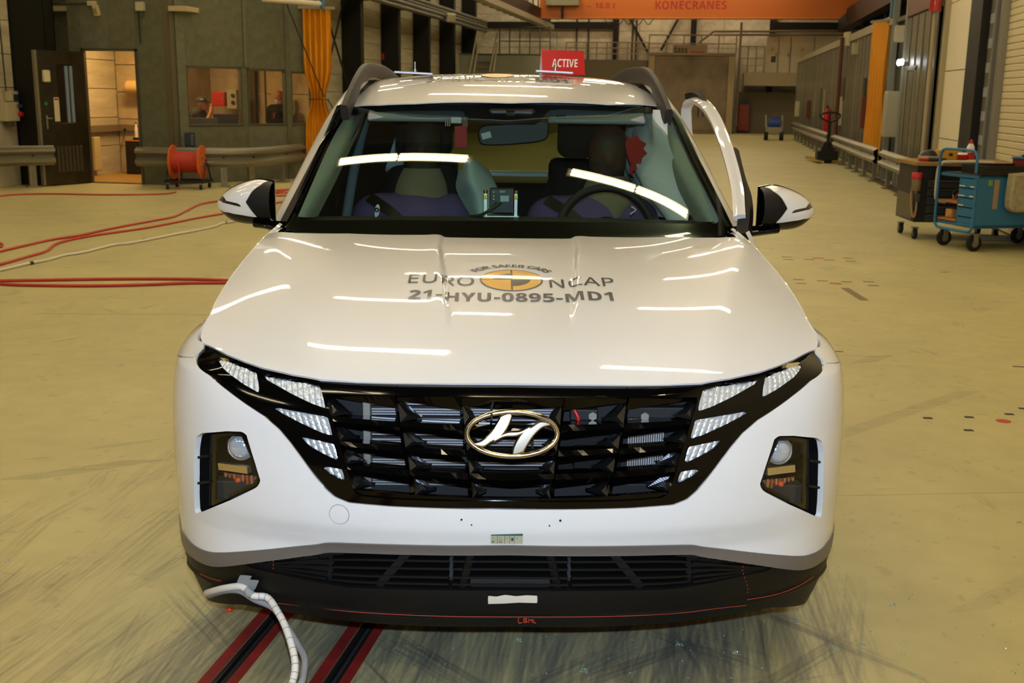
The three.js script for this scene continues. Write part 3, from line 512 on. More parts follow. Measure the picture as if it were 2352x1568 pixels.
// ---- vinyl lettering on the bonnet and roof: print on clear film
function decal(w, h, draw) { return canvasTexture(w, h, draw); }
{ const pts = [[905, 600], [1440, 600], [1440, 705], [905, 705]].map((p) => onHood(...p));
  const x0 = -0.33, x1 = 0.33, z0 = pts[2][1], z1 = pts[0][1];
  const W = 2048, H = 1400;
  const zpx = (py) => onHood(1172, py)[1], X = (px, py) => (W * (onHood(px, py)[0] - x0)) / (x1 - x0), Y = (py) => (H * (zpx(py) - z1)) / (z0 - z1);
  const t = decal(W, H, (c) => {
    const fit = (text, px0, px1, pyTop, pyBot, font, color) => { const a = X(px0, pyBot), b = X(px1, pyBot), ya = Y(pyTop), yb = Y(pyBot); c.save(); c.font = font; const m = c.measureText(text); c.translate(a, yb); c.scale((b - a) / m.width, (yb - ya) / (0.72 * 100)); c.fillStyle = color; c.fillText(text, 0, 0); c.restore(); };
    fit('EURO', 929, 1092, 637, 657, '100px sans-serif', '#1d1b19');
    fit('NCAP', 1257, 1416, 641, 660, '100px sans-serif', '#1d1b19');
    fit('21-HYU-0895-MD1', 934, 1419, 674, 693, 'bold 100px sans-serif', '#45403b');
    const cx = X(1175, 645), cy = (Y(621) + Y(669)) / 2, rx = (X(1247, 645) - X(1103, 645)) / 2, ry = (Y(669) - Y(621)) / 2;
    const ell = (k, fill) => { c.beginPath(); c.ellipse(cx, cy, rx * k, ry * k, 0, 0, 7); c.fillStyle = fill; c.fill(); };
    ell(1, '#191817'); ell(0.955, '#e0ab25');
    c.fillStyle = '#191817'; c.fillRect(cx - rx * 0.02 - rx, cy - ry * 0.022, rx * 2, ry * 0.045); c.fillRect(cx - rx * 0.025, cy - ry, rx * 0.06, ry * 2);
    for (const [a, b] of [[Math.PI, 1.5 * Math.PI], [0, 0.5 * Math.PI]]) { c.beginPath(); c.moveTo(cx, cy); c.ellipse(cx, cy, rx * 0.6, ry * 0.6, 0, a, b); c.closePath(); c.fill(); }
    const arc = 'FOR SAFER CARS', n = arc.length; c.font = 'bold 88px sans-serif';
    const adv = [...arc].map((q) => c.measureText(q).width), tot = adv.reduce((a, b) => a + b, 0), A0 = -0.98, A1 = 0.98; let run = 0;
    [...arc].forEach((q, k) => { const a = lerp(A0, A1, (run + adv[k] / 2) / tot); run += adv[k]; c.save(); c.translate(cx + rx * 1.5 * Math.sin(a), cy - ry * 1.46 * Math.cos(a)); c.transform(rx / ry, 0, 0, 1, 0, 0); c.rotate(a * 0.9); const k2 = ry / 215; c.scale(k2 * 1.0, k2 * 1.0); c.fillText(q, -adv[k] / 2, 30); c.restore(); });
  });
  const m = new THREE.MeshPhysicalMaterial({ map: t, transparent: true, roughness: 0.35, clearcoat: 0.6, clearcoatRoughness: 0.05 });
  mesh(BONNET, 'vinyl_lettering', trimmed((x, z) => V(x, hoodY(x, z) + 0.0022, z), [[[x0, z0], [x1, z0], [x1, z1], [x0, z1]]], 0.0065, { flip: true, rim: 0, uv: (x, z) => [(x - x0) / (x1 - x0), 1 - (z - z1) / (z0 - z1)] }), m);
}
// ---- windscreen
const glassPx = [[640, 545], [662, 512], [700, 435], [742, 348], [778, 268], [790, 246], [806, 241], [950, 238], [1170, 237], [1400, 241], [1530, 246], [1549, 252], [1562, 270], [1604, 360], [1650, 450], [1682, 515], [1697, 548]];
const glassOut = glassPx.map((p) => onWs(...p)); glassOut.unshift([glassOut[0][0], 1.07]); glassOut.push([glassOut[glassOut.length - 1][0], 1.07]);
const clearPx = [[680, 496], [679, 486], [700, 445], [745, 345], [780, 272], [790, 265], [805, 259], [900, 253], [1030, 251], [1062, 252], [1082, 275], [1100, 283], [1228, 284], [1240, 276], [1262, 250], [1290, 248], [1400, 252], [1520, 259], [1536, 264], [1546, 278], [1590, 375], [1650, 492], [1652, 504], [1645, 511], [1400, 508], [1172, 505], [900, 502], [690, 503]];
const clearIn = clearPx.map((p) => onWs(...p));
const SCREEN = mesh(car, 'windscreen', trimmed((x, y) => ws(x, y), [glassOut], 0.012, { rim: 0 }), SCREEN_GLASS);
mesh(SCREEN, 'black_border', trimmed((x, y) => ws(x, y, 0.004), [glassOut, clearIn], 0.01, { rim: 0 }), std(0x070707, 0.15));
// cowl and wiper under the bonnet's rear edge
mesh(car, 'cowl', loft([[[-0.74, 1.0, -1.22], [-0.4, 1.0, -1.2], [0, 1.0, -1.2], [0.4, 1.0, -1.2], [0.74, 1.0, -1.22]], [[-0.74, 1.045, -1.4], [-0.4, 1.045, -1.32], [0, 1.045, -1.28], [0.4, 1.045, -1.32], [0.74, 1.045, -1.4]]], 20, 4), M.blackSoft);
// ---- roof, pillars, rails
const roofFrontPx = [[805, 243], [870, 240], [950, 237], [1170, 235], [1400, 239], [1530, 245]].map((p) => onRoof(...p)).filter(Boolean);
const rxL = roofFrontPx[0][0], rxR = roofFrontPx[roofFrontPx.length - 1][0];
const ROOF = mesh(car, 'roof', trimmed(roof, [[...roofFrontPx, [0.6, -2.6], [0.58, -3.6], [0.54, -4.05], [-0.54, -4.05], [-0.58, -3.6], [-0.6, -2.6]]], 0.014, { flip: true, rim: 0.005 }), M.paint);
// pillar sheets: windscreen edge, joint, shoulder, down to the side windows
const pillarPx = { a: [[640, 545], [663, 505], [702, 426], [744, 340], [779, 264], [796, 240]], b: [[627, 545], [645, 505], [686, 426], [731, 340], [770, 264], [789, 240]], c: [[611, 545], [630, 500], [670, 424], [712, 342], [752, 268], [782, 225]] };
for (const s of [-1, 1]) {
  const flip = (p) => (s > 0 ? V(-p.x, p.y, p.z) : p), A = pillarPx.a.map((p) => { const q = onWs(...p); return flip(ws(q[0] - 0.004, q[1])); });
  const zA = pillarPx.a.map((p) => { const q = onWs(...p); return wsZ(...q); });
  const B = pillarPx.b.map((p, i) => flip(carZ(...p, zA[i] - 0.025))), C = pillarPx.c.map((p, i) => flip(carZ(...p, zA[i] - 0.11)));
  const D = C.map((p, i) => V(p.x - s * -0.012 * 0 - s * 0.0 + s * 0.004, p.y - 0.035, p.z - 0.09)), E1 = D.map((p) => V(p.x - s * 0.05, p.y - 0.02, p.z - 0.06));
  const roofEnd = [V(s * 0.62, 1.535, -2.6), V(s * 0.6, 1.54, -3.3), V(s * 0.56, 1.5, -3.95)];
  mesh(car, 'windscreen_moulding', loft(s < 0 ? [A, B] : [B, A], 30, 3), M.plastic);
  const ext = (arr, add) => [...arr, ...add];
  const rows = [ext(B, [V(s * 0.60, 1.585, -2.3), V(s * 0.605, 1.61, -2.6), V(s * 0.585, 1.6, -3.3), V(s * 0.545, 1.53, -3.95)]), ext(C, [V(s * 0.665, 1.58, -2.35), V(s * 0.67, 1.59, -2.65), V(s * 0.65, 1.575, -3.3), V(s * 0.6, 1.5, -3.95)]), ext(D, [V(s * 0.69, 1.53, -2.42), V(s * 0.7, 1.545, -2.72), V(s * 0.68, 1.53, -3.35), V(s * 0.63, 1.46, -4.0)]), ext(E1, [V(s * 0.65, 1.5, -2.44), V(s * 0.66, 1.52, -2.74), V(s * 0.64, 1.5, -3.37), V(s * 0.6, 1.43, -4.0)])];
  mesh(car, 'side_pillar', loft(s < 0 ? rows : [...rows].reverse(), 60, 18), M.paint);
  // roof rail: a low fin on two feet
  const R = [[0.652, 1.50, -2.0], [0.642, 1.56, -2.12], [0.632, 1.625, -2.3], [0.626, 1.668, -2.5], [0.618, 1.682, -2.75], [0.61, 1.68, -3.2], [0.59, 1.64, -3.7], [0.575, 1.58, -3.95]].map((p) => V(s * p[0], p[1], p[2]));
  mesh(car, 'roof_rail', sweep(R, [[-0.015, -0.06], [-0.017, -0.01], [-0.01, 0.004], [0.01, 0.004], [0.017, -0.01], [0.015, -0.06]], 60), std(0x2c2724, 0.55, 0.1));
}
{ const x0 = -0.36, x1 = 0.3, z0 = -2.42, z1 = -2.95, t = decal(1024, 512, (c, w, h) => { c.fillStyle = '#4a453f'; c.font = 'bold 120px sans-serif'; c.save(); c.translate(10, 490); c.scale(1.05, 1.1); c.fillText('21-HYU-0895-MD1', 0, 0, 940); c.restore(); c.font = '130px sans-serif'; c.fillStyle = '#1d1b19'; c.fillText('EURO', 20, 330); c.fillText('NCAP', 640, 330); c.beginPath(); c.ellipse(500, 280, 120, 110, 0, 0, 7); c.fill(); c.fillStyle = '#e0ab25'; c.beginPath(); c.ellipse(500, 280, 112, 102, 0, 0, 7); c.fill(); c.fillStyle = '#1d1b19'; c.font = 'bold 46px sans-serif'; c.fillText('FOR SAFER CARS', 290, 130); });
  mesh(ROOF, 'vinyl_lettering', trimmed((x, z) => V(x, roofY(x, z) + 0.003, z), [[[x0, z0], [x1, z0], [x1, z1], [x0, z1]]], 0.014, { flip: true, rim: 0, uv: (x, z) => [(x - x0) / (x1 - x0), (z1 - z) / (z1 - z0) * -1 + 1 > 1 ? 1 : 1 - (z - z1) / (z0 - z1)] }), new THREE.MeshPhysicalMaterial({ map: t, transparent: true, roughness: 0.35 })); }
// ---- door mirrors
function doorMirror(s, shift) {
  const G = new THREE.Group(); G.name = 'door_mirror'; car.add(G);
  const topT = table([[0, 1.238], [0.05, 1.246], [0.1, 1.236], [0.16, 1.208], [0.196, 1.176], [0.206, 1.16]]), botT = table([[0, 1.098], [0.05, 1.088], [0.1, 1.087], [0.15, 1.098], [0.19, 1.128], [0.206, 1.15]]);
  const depth = (k) => 0.1 * Math.pow(Math.max(0, 1 - (Math.abs(k) / 0.207) ** 2.6), 0.5) + 0.004;
  const S = (k, a) => { const yt = topT(k), yb = botT(k), yc = (yt + yb) / 2, h = (yt - yb) / 2, y = yc + h * Math.sin(a), d = depth(k) * Math.pow(Math.max(0, Math.cos(a)), 0.75); return V(s * (0.84 + k + shift), y, -1.47 - k * 0.12 + d); };
  const toA = (x, y) => { const k = clamp(-x - 0.84, 0.002, 0.2055), yt = topT(k), yb = botT(k); return [k, Math.asin(clamp((y - (yt + yb) / 2) / ((yt - yb) / 2), -1, 1))]; };
  const P = (pts) => pts.map((q) => { const p = carZ(...q, -1.42); return toA(p.x, p.y); });
  const split = P([[496, 481], [525, 487], [560, 492], [594, 497]]), peak = Math.PI / 2 - 0.02;
  const inner = P([[594, 497], [569, 462], [583, 437], [600, 424], [612, 416]]);
  const low = split, f = { flip: s < 0 ? false : true };
  const capPoly = [...low, ...inner.slice(1), [inner[inner.length - 1][0], peak], [0.12, peak], [0.17, peak], [0.2055, 0.6], [0.2055, -0.3]];
  const lensP = P([[493, 455], [520, 461], [553, 466], [561, 474], [540, 470], [510, 466], [493, 464]]);
  mesh(G, 'mirror_cap', trimmed(S, [capPoly, lensP], 0.004, { rim: 0.006, stepV: 0.05, flip: s < 0 }), M.paint);
  mesh(G, 'side_repeater', trimmed((k, a) => S(k, a).add(V(0, 0, -0.003)), [lensP], 0.003, { rim: 0.003, stepV: 0.02, flip: s < 0 }), std(0x2c2622, 0.2, 0.3, { clearcoat: 1 }));
  mesh(G, 'mirror_inner_panel', trimmed((k, a) => S(k, a).add(V(0, 0, -0.004)), [[[-0.002, -0.9], ...inner, [0.045, peak], [-0.002, peak]]], 0.006, { rim: 0.006, stepV: 0.06, flip: s < 0 }), M.plastic);
  mesh(G, 'mirror_base', trimmed((k, a) => S(k, a).add(V(0, 0, -0.002)), [[[0.0, -peak], [0.0, -0.85], ...[...split].reverse(), [0.2055, -0.35], [0.2, -peak]]], 0.004, { rim: 0.006, stepV: 0.05, flip: s < 0 }), M.gloss);
  const back = []; for (let i = 0; i <= 40; i++) { const k = (0.2 * i) / 40; back.push([k, topT(k)]); } for (let i = 40; i >= 0; i--) { const k = (0.2 * i) / 40; back.push([k, botT(k)]); }
  mesh(G, 'mirror_glass', extrude(back.map(([k, y]) => [s * (0.84 + k + shift), y]), 0.01, 0.002).translate(0, 0, -1.5), M.gloss);
  mesh(G, 'mirror_arm', loft([[[s * (0.9 + shift), 1.112, -1.4], [s * (0.86 + shift), 1.106, -1.42], [s * 0.78, 1.1, -1.44]], [[s * (0.9 + shift), 1.095, -1.385], [s * (0.86 + shift), 1.085, -1.4], [s * 0.8, 1.07, -1.4]], [[s * (0.9 + shift), 1.08, -1.42], [s * (0.86 + shift), 1.07, -1.45], [s * 0.8, 1.05, -1.46]], [[s * (0.9 + shift), 1.105, -1.47], [s * (0.86 + shift), 1.1, -1.49], [s * 0.8, 1.09, -1.5]]], 14, 14), M.gloss);
}
doorMirror(-1, 0); doorMirror(1, 0.07);
// ---- the front door on the right, standing ajar: window frame, seal, skin
{ const D = new THREE.Group(); D.name = 'front_door'; car.add(D);
  const path = [[1699, 500, -1.42], [1693, 430, -1.6], [1671, 345, -1.85], [1646, 280, -2.05], [1622, 244, -2.22], [1600, 231, -2.38], [1584, 236, -2.46], [1577, 262, -2.5]].map((p) => carZ(...p));
  const last = path[path.length - 1]; path.push(V(last.x + 0.03, 1.3, -2.52), V(last.x + 0.12, 1.03, -2.5));
  mesh(D, 'window_frame', sweep(path, [[-0.009, -0.022], [0.008, -0.024], [0.014, 0], [0.008, 0.02], [-0.009, 0.022], [-0.014, 0]], 70, V(1, 0.2, 0.3)), M.paint);
  const out = [[1712, 515, -1.42], [1709, 450, -1.56], [1690, 395, -1.72], [1676, 345, -1.86]].map((p) => carZ(...p));
  mesh(D, 'frame_trim', sweep([[1706, 545, -1.36], [1711, 500, -1.45], [1708, 455, -1.56], [1694, 410, -1.68], [1680, 350, -1.87]].map((p) => carZ(...p)), [[-0.02, -0.022], [0.016, -0.03], [0.02, 0.01], [0, 0.03], [-0.018, 0.02]], 40, V(1, 0.2, 0.3)), M.plastic);
  mesh(D, 'door_seal', sweep([[1684, 390, -1.76], [1662, 318, -1.95], [1640, 268, -2.12], [1616, 232, -2.3], [1598, 219, -2.42], [1578, 222, -2.5]].map((p) => carZ(...p)), [[-0.014, -0.01], [0.014, -0.01], [0.014, 0.008], [-0.014, 0.008]], 50, V(1, 0.2, 0.3)), M.rubber);
  const hx = 0.88, skin = (z, y) => { const t = (-1.3 - z) / 1.15; return V(hx + 0.03 + 0.2 * t + sideIn(y) * 0.9, y, z); };
  mesh(D, 'door_skin', trimmed((z, y) => skin(z, y), [[[-1.3, 0.33], [-1.3, 1.02], [-2.45, 1.02], [-2.45, 0.33]]], 0.03, { rim: 0.04, flip: true }), M.paint);
  mesh(D, 'door_edge', loft([[[0.828, 1.095, -1.3], [0.842, 1.06, -1.27], [0.86, 1.0, -1.25], [0.895, 0.93, -1.24]], [[0.845, 1.1, -1.32], [0.862, 1.06, -1.3], [0.882, 1.0, -1.28], [0.915, 0.93, -1.26]]], 16, 4), M.paint);
}
// ---- wheels, floor pan, rear
{ for (const [x, z] of [[-0.8, -0.95], [0.8, -0.95], [-0.8, -3.62], [0.8, -3.62]]) {
    const W = new THREE.Group(); W.name = 'wheel'; W.position.set(x, 0.352, z); car.add(W); const s = Math.sign(x);
    mesh(W, 'tyre', lathe([[0.235, -0.1], [0.3, -0.117], [0.335, -0.108], [0.35, -0.085], [0.353, -0.03], [0.353, 0.03], [0.35, 0.085], [0.335, 0.108], [0.3, 0.117], [0.235, 0.1]], 64).rotateZ(Math.PI / 2), M.rubber);
    mesh(W, 'rim', lathe([[0.02, 0.07], [0.06, 0.075], [0.2, 0.06], [0.235, 0.1], [0.24, 0.0], [0.2, -0.09]], 40).rotateZ((-s * Math.PI) / 2), M.steelRough);
    for (let k = 0; k < 5; k++) mesh(W, 'spoke', put(box(0.03, 0.2, 0.05, s * 0.085, 0.13, 0, 0.01), 0, 0, 0, (k * Math.PI * 2) / 5), M.steelRough);
  }
  mesh(car, 'floor_pan', span(-0.72, 0.72, 0.22, 0.3, -4.1, -0.35), M.black);
  for (const s of [-1, 1]) mesh(car, 'wheel_arch_liner', span(s * 0.72, s * 0.66, 0.25, 0.8, -1.35, -0.4), M.black);
  mesh(car, 'bulkhead', span(-0.78, 0.78, 0.3, 0.99, -1.3, -1.26), M.black); mesh(car, 'radiator_support', span(-0.7, 0.7, 0.3, 0.8, -0.36, -0.3), M.black);
  // tailgate with an open view through its window
  mesh(car, 'tailgate', [span(-0.78, 0.78, 0.4, 1.1, -4.38, -4.3, 0.02), span(-0.78, -0.56, 1.1, 1.5, -4.32, -4.1, 0.03), span(0.56, 0.78, 1.1, 1.5, -4.32, -4.1, 0.03), span(-0.7, 0.7, 1.47, 1.56, -4.25, -4.0, 0.02)], M.paint);
  mesh(car, 'rear_window', quadsGeo([[V(-0.57, 1.09, -4.33), V(0.57, 1.09, -4.33), V(0.55, 1.49, -4.18), V(-0.55, 1.49, -4.18)]]), new THREE.MeshPhysicalMaterial({ color: 0x8c8c6a, roughness: 0, transmission: 1, thickness: 0, ior: 1.5 }));
  const tint = std(0x0a0b0b, 0.08, 0, { clearcoat: 1, key: 'tint' });
  const sideWin = (s, za, zb) => quadsGeo([[V(s * 0.82, 1.03, za), V(s * 0.83, 1.02, zb), V(s * 0.66, 1.52, Math.max(zb + 0.12, -3.9)), V(s * 0.685, 1.5, Math.min(za - 0.62, -2.02))]]);
  for (const s of [-1, 1]) { const zf = s < 0 ? -1.75 : -2.62; mesh(car, 'inner_lining', loft([[[s * 0.77, 0.9, zf], [s * 0.77, 0.9, -3.2], [s * 0.72, 0.9, -4.2]], [[s * 0.75, 1.06, zf - 0.05], [s * 0.755, 1.06, -3.2], [s * 0.7, 1.06, -4.2]], [[s * 0.66, 1.3, zf - 0.28], [s * 0.66, 1.3, -3.2], [s * 0.63, 1.3, -4.12]], [[s * 0.585, 1.5, zf - 0.45], [s * 0.585, 1.53, -3.2], [s * 0.56, 1.49, -4.0]]], 20, 16), std(0x0f0f0e, 0.9)); }
  mesh(car, 'side_window', sideWin(-1, -1.42, -2.45), tint); for (const s of [-1, 1]) mesh(car, 'side_window', quadsGeo([[V(s * 0.83, 1.03, -2.5), V(s * 0.82, 1.03, -4.1), V(s * 0.64, 1.48, -3.9), V(s * 0.67, 1.52, -2.55)]]), tint);
  mesh(car, 'centre_pillar', beam(V(-0.83, 1.0, -2.48), V(-0.67, 1.54, -2.52), 0.06, 0.1), M.black); mesh(car, 'centre_pillar', tube([[0.83, 0.4, -2.52], [0.83, 1.0, -2.5], [0.67, 1.54, -2.55]], 0.045, 20, 8), M.black);
}
// ---- inside the car
{ const dashM = std(0x14140f, 0.55), trimGrey = std(0x9aa092, 0.8), liner = std(0x8b9298, 0.85), seatM = std(0x1c1b1a, 0.85), bagM = std(0xd9dcdc, 0.8), bagBlue = std(0x8fa5b0, 0.75);
  mesh(car, 'dashboard', loft([[[-0.78, 1.02, -1.5], [0, 1.03, -1.36], [0.78, 1.02, -1.5]], [[-0.78, 1.085, -1.62], [0, 1.1, -1.52], [0.78, 1.085, -1.62]], [[-0.77, 1.07, -1.78], [0, 1.085, -1.72], [0.77, 1.07, -1.78]], [[-0.76, 0.92, -1.88], [0, 0.92, -1.86], [0.76, 0.92, -1.88]], [[-0.74, 0.6, -1.75], [0, 0.6, -1.75], [0.74, 0.6, -1.75]]], 30, 24), dashM);
  mesh(car, 'headliner', loft([[[-0.56, 1.465, -2.24], [0, 1.475, -2.13], [0.56, 1.465, -2.24]], [[-0.58, 1.53, -2.4], [0, 1.555, -2.4], [0.58, 1.53, -2.4]], [[-0.58, 1.56, -3.0], [0, 1.58, -3], [0.58, 1.56, -3.0]], [[-0.56, 1.52, -3.9], [0, 1.53, -3.95], [0.56, 1.52, -3.9]]], 20, 20), liner);
  for (const s of [-1, 1]) {
    const wz = (p, d) => { const q = onWs(...p); return carZ(p[0], p[1], wsZ(...q) - d); }, a = [[684, 497], [722, 410], [760, 325], [796, 262]].map((p) => wz(p, 0.03)), b = [[712, 499], [758, 410], [795, 330], [822, 268]].map((p) => wz(p, 0.13));
    const c = b.map((p) => V(p.x + 0.012, p.y - 0.01, p.z - 0.1)); const f = (l) => (s > 0 ? l.map((p) => V(-p.x, p.y, p.z)) : l), mid = a.map((p, i) => p.clone().lerp(b[i], 0.5).add(V(0.004, 0.0, 0.012)));
    mesh(car, 'pillar_trim', loft(s < 0 ? [f(a), f(mid), f(b), f(c)] : [f(c), f(b), f(mid), f(a)], 24, 16), trimGrey);
    mesh(car, 'door_card', loft([[[s * 0.78, 1.03, -1.5], [s * 0.78, 1.03, -2.4]], [[s * 0.76, 0.85, -1.5], [s * 0.76, 0.85, -2.4]], [[s * 0.78, 0.5, -1.5], [s * 0.78, 0.5, -2.4]]], 6, 8), M.blackSoft);
  }
  for (const s of [-1, 1]) mesh(car, 'sun_visor', box(0.4, 0.02, 0.13, s * 0.37, 1.465, -2.13, 0.01, -s * 0.08, 0.28), liner);
  // rear view mirror
  const RM = new THREE.Group(); RM.name = 'rear_view_mirror'; car.add(RM);
  const mp = carZ(1178, 307, -2.02);
  mesh(RM, 'mirror_body', extrude(spline2([[-0.125, -0.022], [-0.118, 0.022], [-0.04, 0.032], [0.06, 0.04], [0.122, 0.045], [0.13, 0.02], [0.118, -0.018], [0.02, -0.034], [-0.1, -0.04]], 4, true).map(([x, y]) => [x * 1.06, y * 1.06]), 0.03, 0.006).translate(mp.x, mp.y, mp.z - 0.02), std(0x080808, 0.5));
  mesh(RM, 'mirror_stalk', [beam(V(mp.x - 0.01, mp.y + 0.03, mp.z), V(mp.x - 0.01, 1.49, -2.08), 0.035, 0.04), box(0.2, 0.05, 0.1, mp.x - 0.005, 1.478, -2.1, 0.02)], M.black);
  const lp = carZ(1117, 311, -1.988); mesh(RM, 'paper_label', put(box(0.038, 0.025, 0.002, 0, 0, 0, 0), lp.x, lp.y, lp.z + 0.006, 0, 0, 0.28), std(0xbfc3c0, 0.6));
  // seats
  const seat = (x, z) => { const S = new THREE.Group(); S.name = 'front_seat'; car.add(S);
    mesh(S, 'seat_back', loft([[[x - 0.24, 0.6, z + 0.12], [x - 0.25, 0.9, z], [x - 0.17, 1.2, z - 0.1]], [[x - 0.12, 0.6, z + 0.2], [x - 0.12, 0.9, z + 0.08], [x - 0.1, 1.24, z - 0.06]], [[x + 0.12, 0.6, z + 0.2], [x + 0.12, 0.9, z + 0.08], [x + 0.1, 1.24, z - 0.06]], [[x + 0.24, 0.6, z + 0.12], [x + 0.25, 0.9, z], [x + 0.17, 1.2, z - 0.1]], [[x + 0.16, 0.6, z - 0.04], [x + 0.17, 0.9, z - 0.1], [x + 0.12, 1.2, z - 0.16]], [[x - 0.16, 0.6, z - 0.04], [x - 0.17, 0.9, z - 0.1], [x - 0.12, 1.2, z - 0.16]], [[x - 0.24, 0.6, z + 0.12], [x - 0.25, 0.9, z], [x - 0.17, 1.2, z - 0.1]]], 16, 36), seatM);
    mesh(S, 'head_restraint', new RoundedBoxGeometry(0.26, 0.19, 0.12, 4, 0.045).translate(x, 1.37, z - 0.2), seatM);
    mesh(S, 'seat_cushion', box(0.5, 0.14, 0.52, x, 0.58, z + 0.3, 0.05), seatM); };
  seat(-0.37, -2.42); seat(0.37, -2.42);
  mesh(car, 'rear_bench', [box(1.2, 0.5, 0.16, 0, 0.85, -3.35, 0.06, 0, -0.2), box(1.2, 0.16, 0.5, 0, 0.55, -3.1, 0.05), box(0.24, 0.14, 0.1, -0.36, 1.16, -3.42, 0.04), box(0.24, 0.14, 0.1, 0.36, 1.16, -3.42, 0.04)], seatM);
  mesh(car, 'parcel_shelf', box(1.3, 0.03, 0.7, 0, 1.06, -3.85, 0.01), M.blackSoft);
  // steering wheel
  const SW = new THREE.Group(); SW.name = 'steering_wheel'; SW.position.set(0.385, 1.04, -1.72); SW.rotation.set(-0.42 + Math.PI * 0, 0, 0); car.add(SW);
  mesh(SW, 'wheel_rim', new THREE.TorusGeometry(0.18, 0.017, 12, 48), M.blackSoft); mesh(SW, 'wheel_spoke', [box(0.34, 0.035, 0.02), box(0.04, 0.17, 0.02, 0, -0.085, 0)], M.blackSoft); mesh(SW, 'wheel_hub', new THREE.SphereGeometry(0.07, 20, 14).scale(1, 0.9, 0.5), M.blackSoft);
  const hk = [[1447, 492], [1460, 482], [1450, 474]].map((p) => carZ(...p, -1.66)); mesh(SW, 'cable_tie', tube(hk.map((p) => p.clone().sub(SW.position).applyAxisAngle(V(1, 0, 0), 0.42)), 0.003), M.offWhite);
  // curtain airbag along the right side, hanging centre bag
  mesh(car, 'curtain_airbag', (() => { const rows = []; for (let j = 0; j <= 7; j++) { const y = lerp(1.5, 1.06, j / 7), r = []; for (let k = 0; k <= 10; k++) { const z = lerp(-2.06 + 0.32 * (1.5 - y) / 0.44, -2.8, k / 10), f = Math.min(1, k / 2.5); r.push([0.66 + 0.09 * (1.5 - y) - (0.03 + 0.1 * Math.sin((Math.PI * (j + 0.5)) / 8)) * Math.sqrt(f) - 0.022 * Math.sin(k * 1.7 + j * 0.9), y, z]); } rows.push(r); } return loft(rows, 50, 30); })(), bagM);
  mesh(car, 'side_airbag', tube([[-0.69, 1.02, -2.3], [-0.665, 1.2, -2.36], [-0.63, 1.38, -2.42], [-0.6, 1.5, -2.45]], 0.022, 24, 10), std(0x6f7a84, 0.8));
  const bl = [[1052, 396, -2.1], [1047, 430, -2.05], [1060, 460, -2], [1082, 498, -1.9]].map((p) => carZ(...p)), bm = [[1075, 368, -1.98], [1080, 410, -1.9], [1098, 450, -1.86], [1108, 498, -1.8]].map((p) => carZ(...p)), br = [[1098, 370, -2.05], [1122, 395, -2.05], [1140, 430, -2], [1158, 480, -1.95]].map((p) => carZ(...p));
  mesh(car, 'centre_airbag', loft([bl, bm, br, br.map((p) => V(p.x - 0.02, p.y - 0.01, p.z - 0.12)), bl.map((p) => V(p.x + 0.02, p.y - 0.01, p.z - 0.12)), bl], 24, 40), bagBlue);
  const smear = onCar([[1436, 330], [1443, 312], [1452, 320], [1462, 310], [1470, 322], [1483, 330], [1476, 341], [1485, 352], [1474, 362], [1471, 374], [1459, 374], [1462, 388], [1452, 394], [1455, 407], [1446, 398], [1449, 378], [1441, 356]], -2.02);
  { const o = smear[0], sh = smear.map((p) => [p.x - o.x, p.y - o.y]); mesh(car, 'red_chalk_patch', extrude(sh, 0.004, 0.002).translate(o.x, o.y, o.z), std(0x9c1f1c, 0.85)); }
  mesh(car, 'hanging_tag', extrude([[0, 0], [0.05, 0.002], [0.052, -0.084], [0.002, -0.086]], 0.003, 0).translate(...carZ(1044, 290, -2.05).toArray()), std(0xb31a12, 0.6));
  // clamp with springs under the header, small bracket
  const CL = new THREE.Group(); CL.name = 'header_clamp'; car.add(CL); const cp = carZ(1048, 276, -2.06);
  mesh(CL, 'clamp_block', box(0.05, 0.03, 0.03, cp.x, cp.y, cp.z, 0.005), M.steelRough);
  for (const d of [-0.043, -0.034, -0.026, 0.028, 0.036, 0.044]) mesh(CL, 'clamp_pin', cyl(V(cp.x + d, cp.y + 0.012, cp.z), V(cp.x + d, cp.y - 0.024, cp.z + 0.01), 0.003), M.steel);
  const bp = carZ(866, 484, -1.62); mesh(car, 'target_bracket', [extrude(spline2([[-0.008, -0.02], [-0.006, 0.012], [0.003, 0.024], [0.01, 0.016], [0.008, -0.008], [0.002, -0.02]], 4, true), 0.004, 0.001).translate(bp.x, bp.y, bp.z)], M.steel);
  mesh(car, 'target_ring', new THREE.TorusGeometry(0.006, 0.003, 8, 20).translate(bp.x, bp.y + 0.004, bp.z + 0.007), M.black);
  mesh(car, 'interior_sensor', box(0.04, 0.018, 0.03, ...carZ(1288, 269, -2.12).toArray(), 0.006), M.black);
}
function onCar(pts, z) { return pts.map((p) => carZ(...p, z)); }
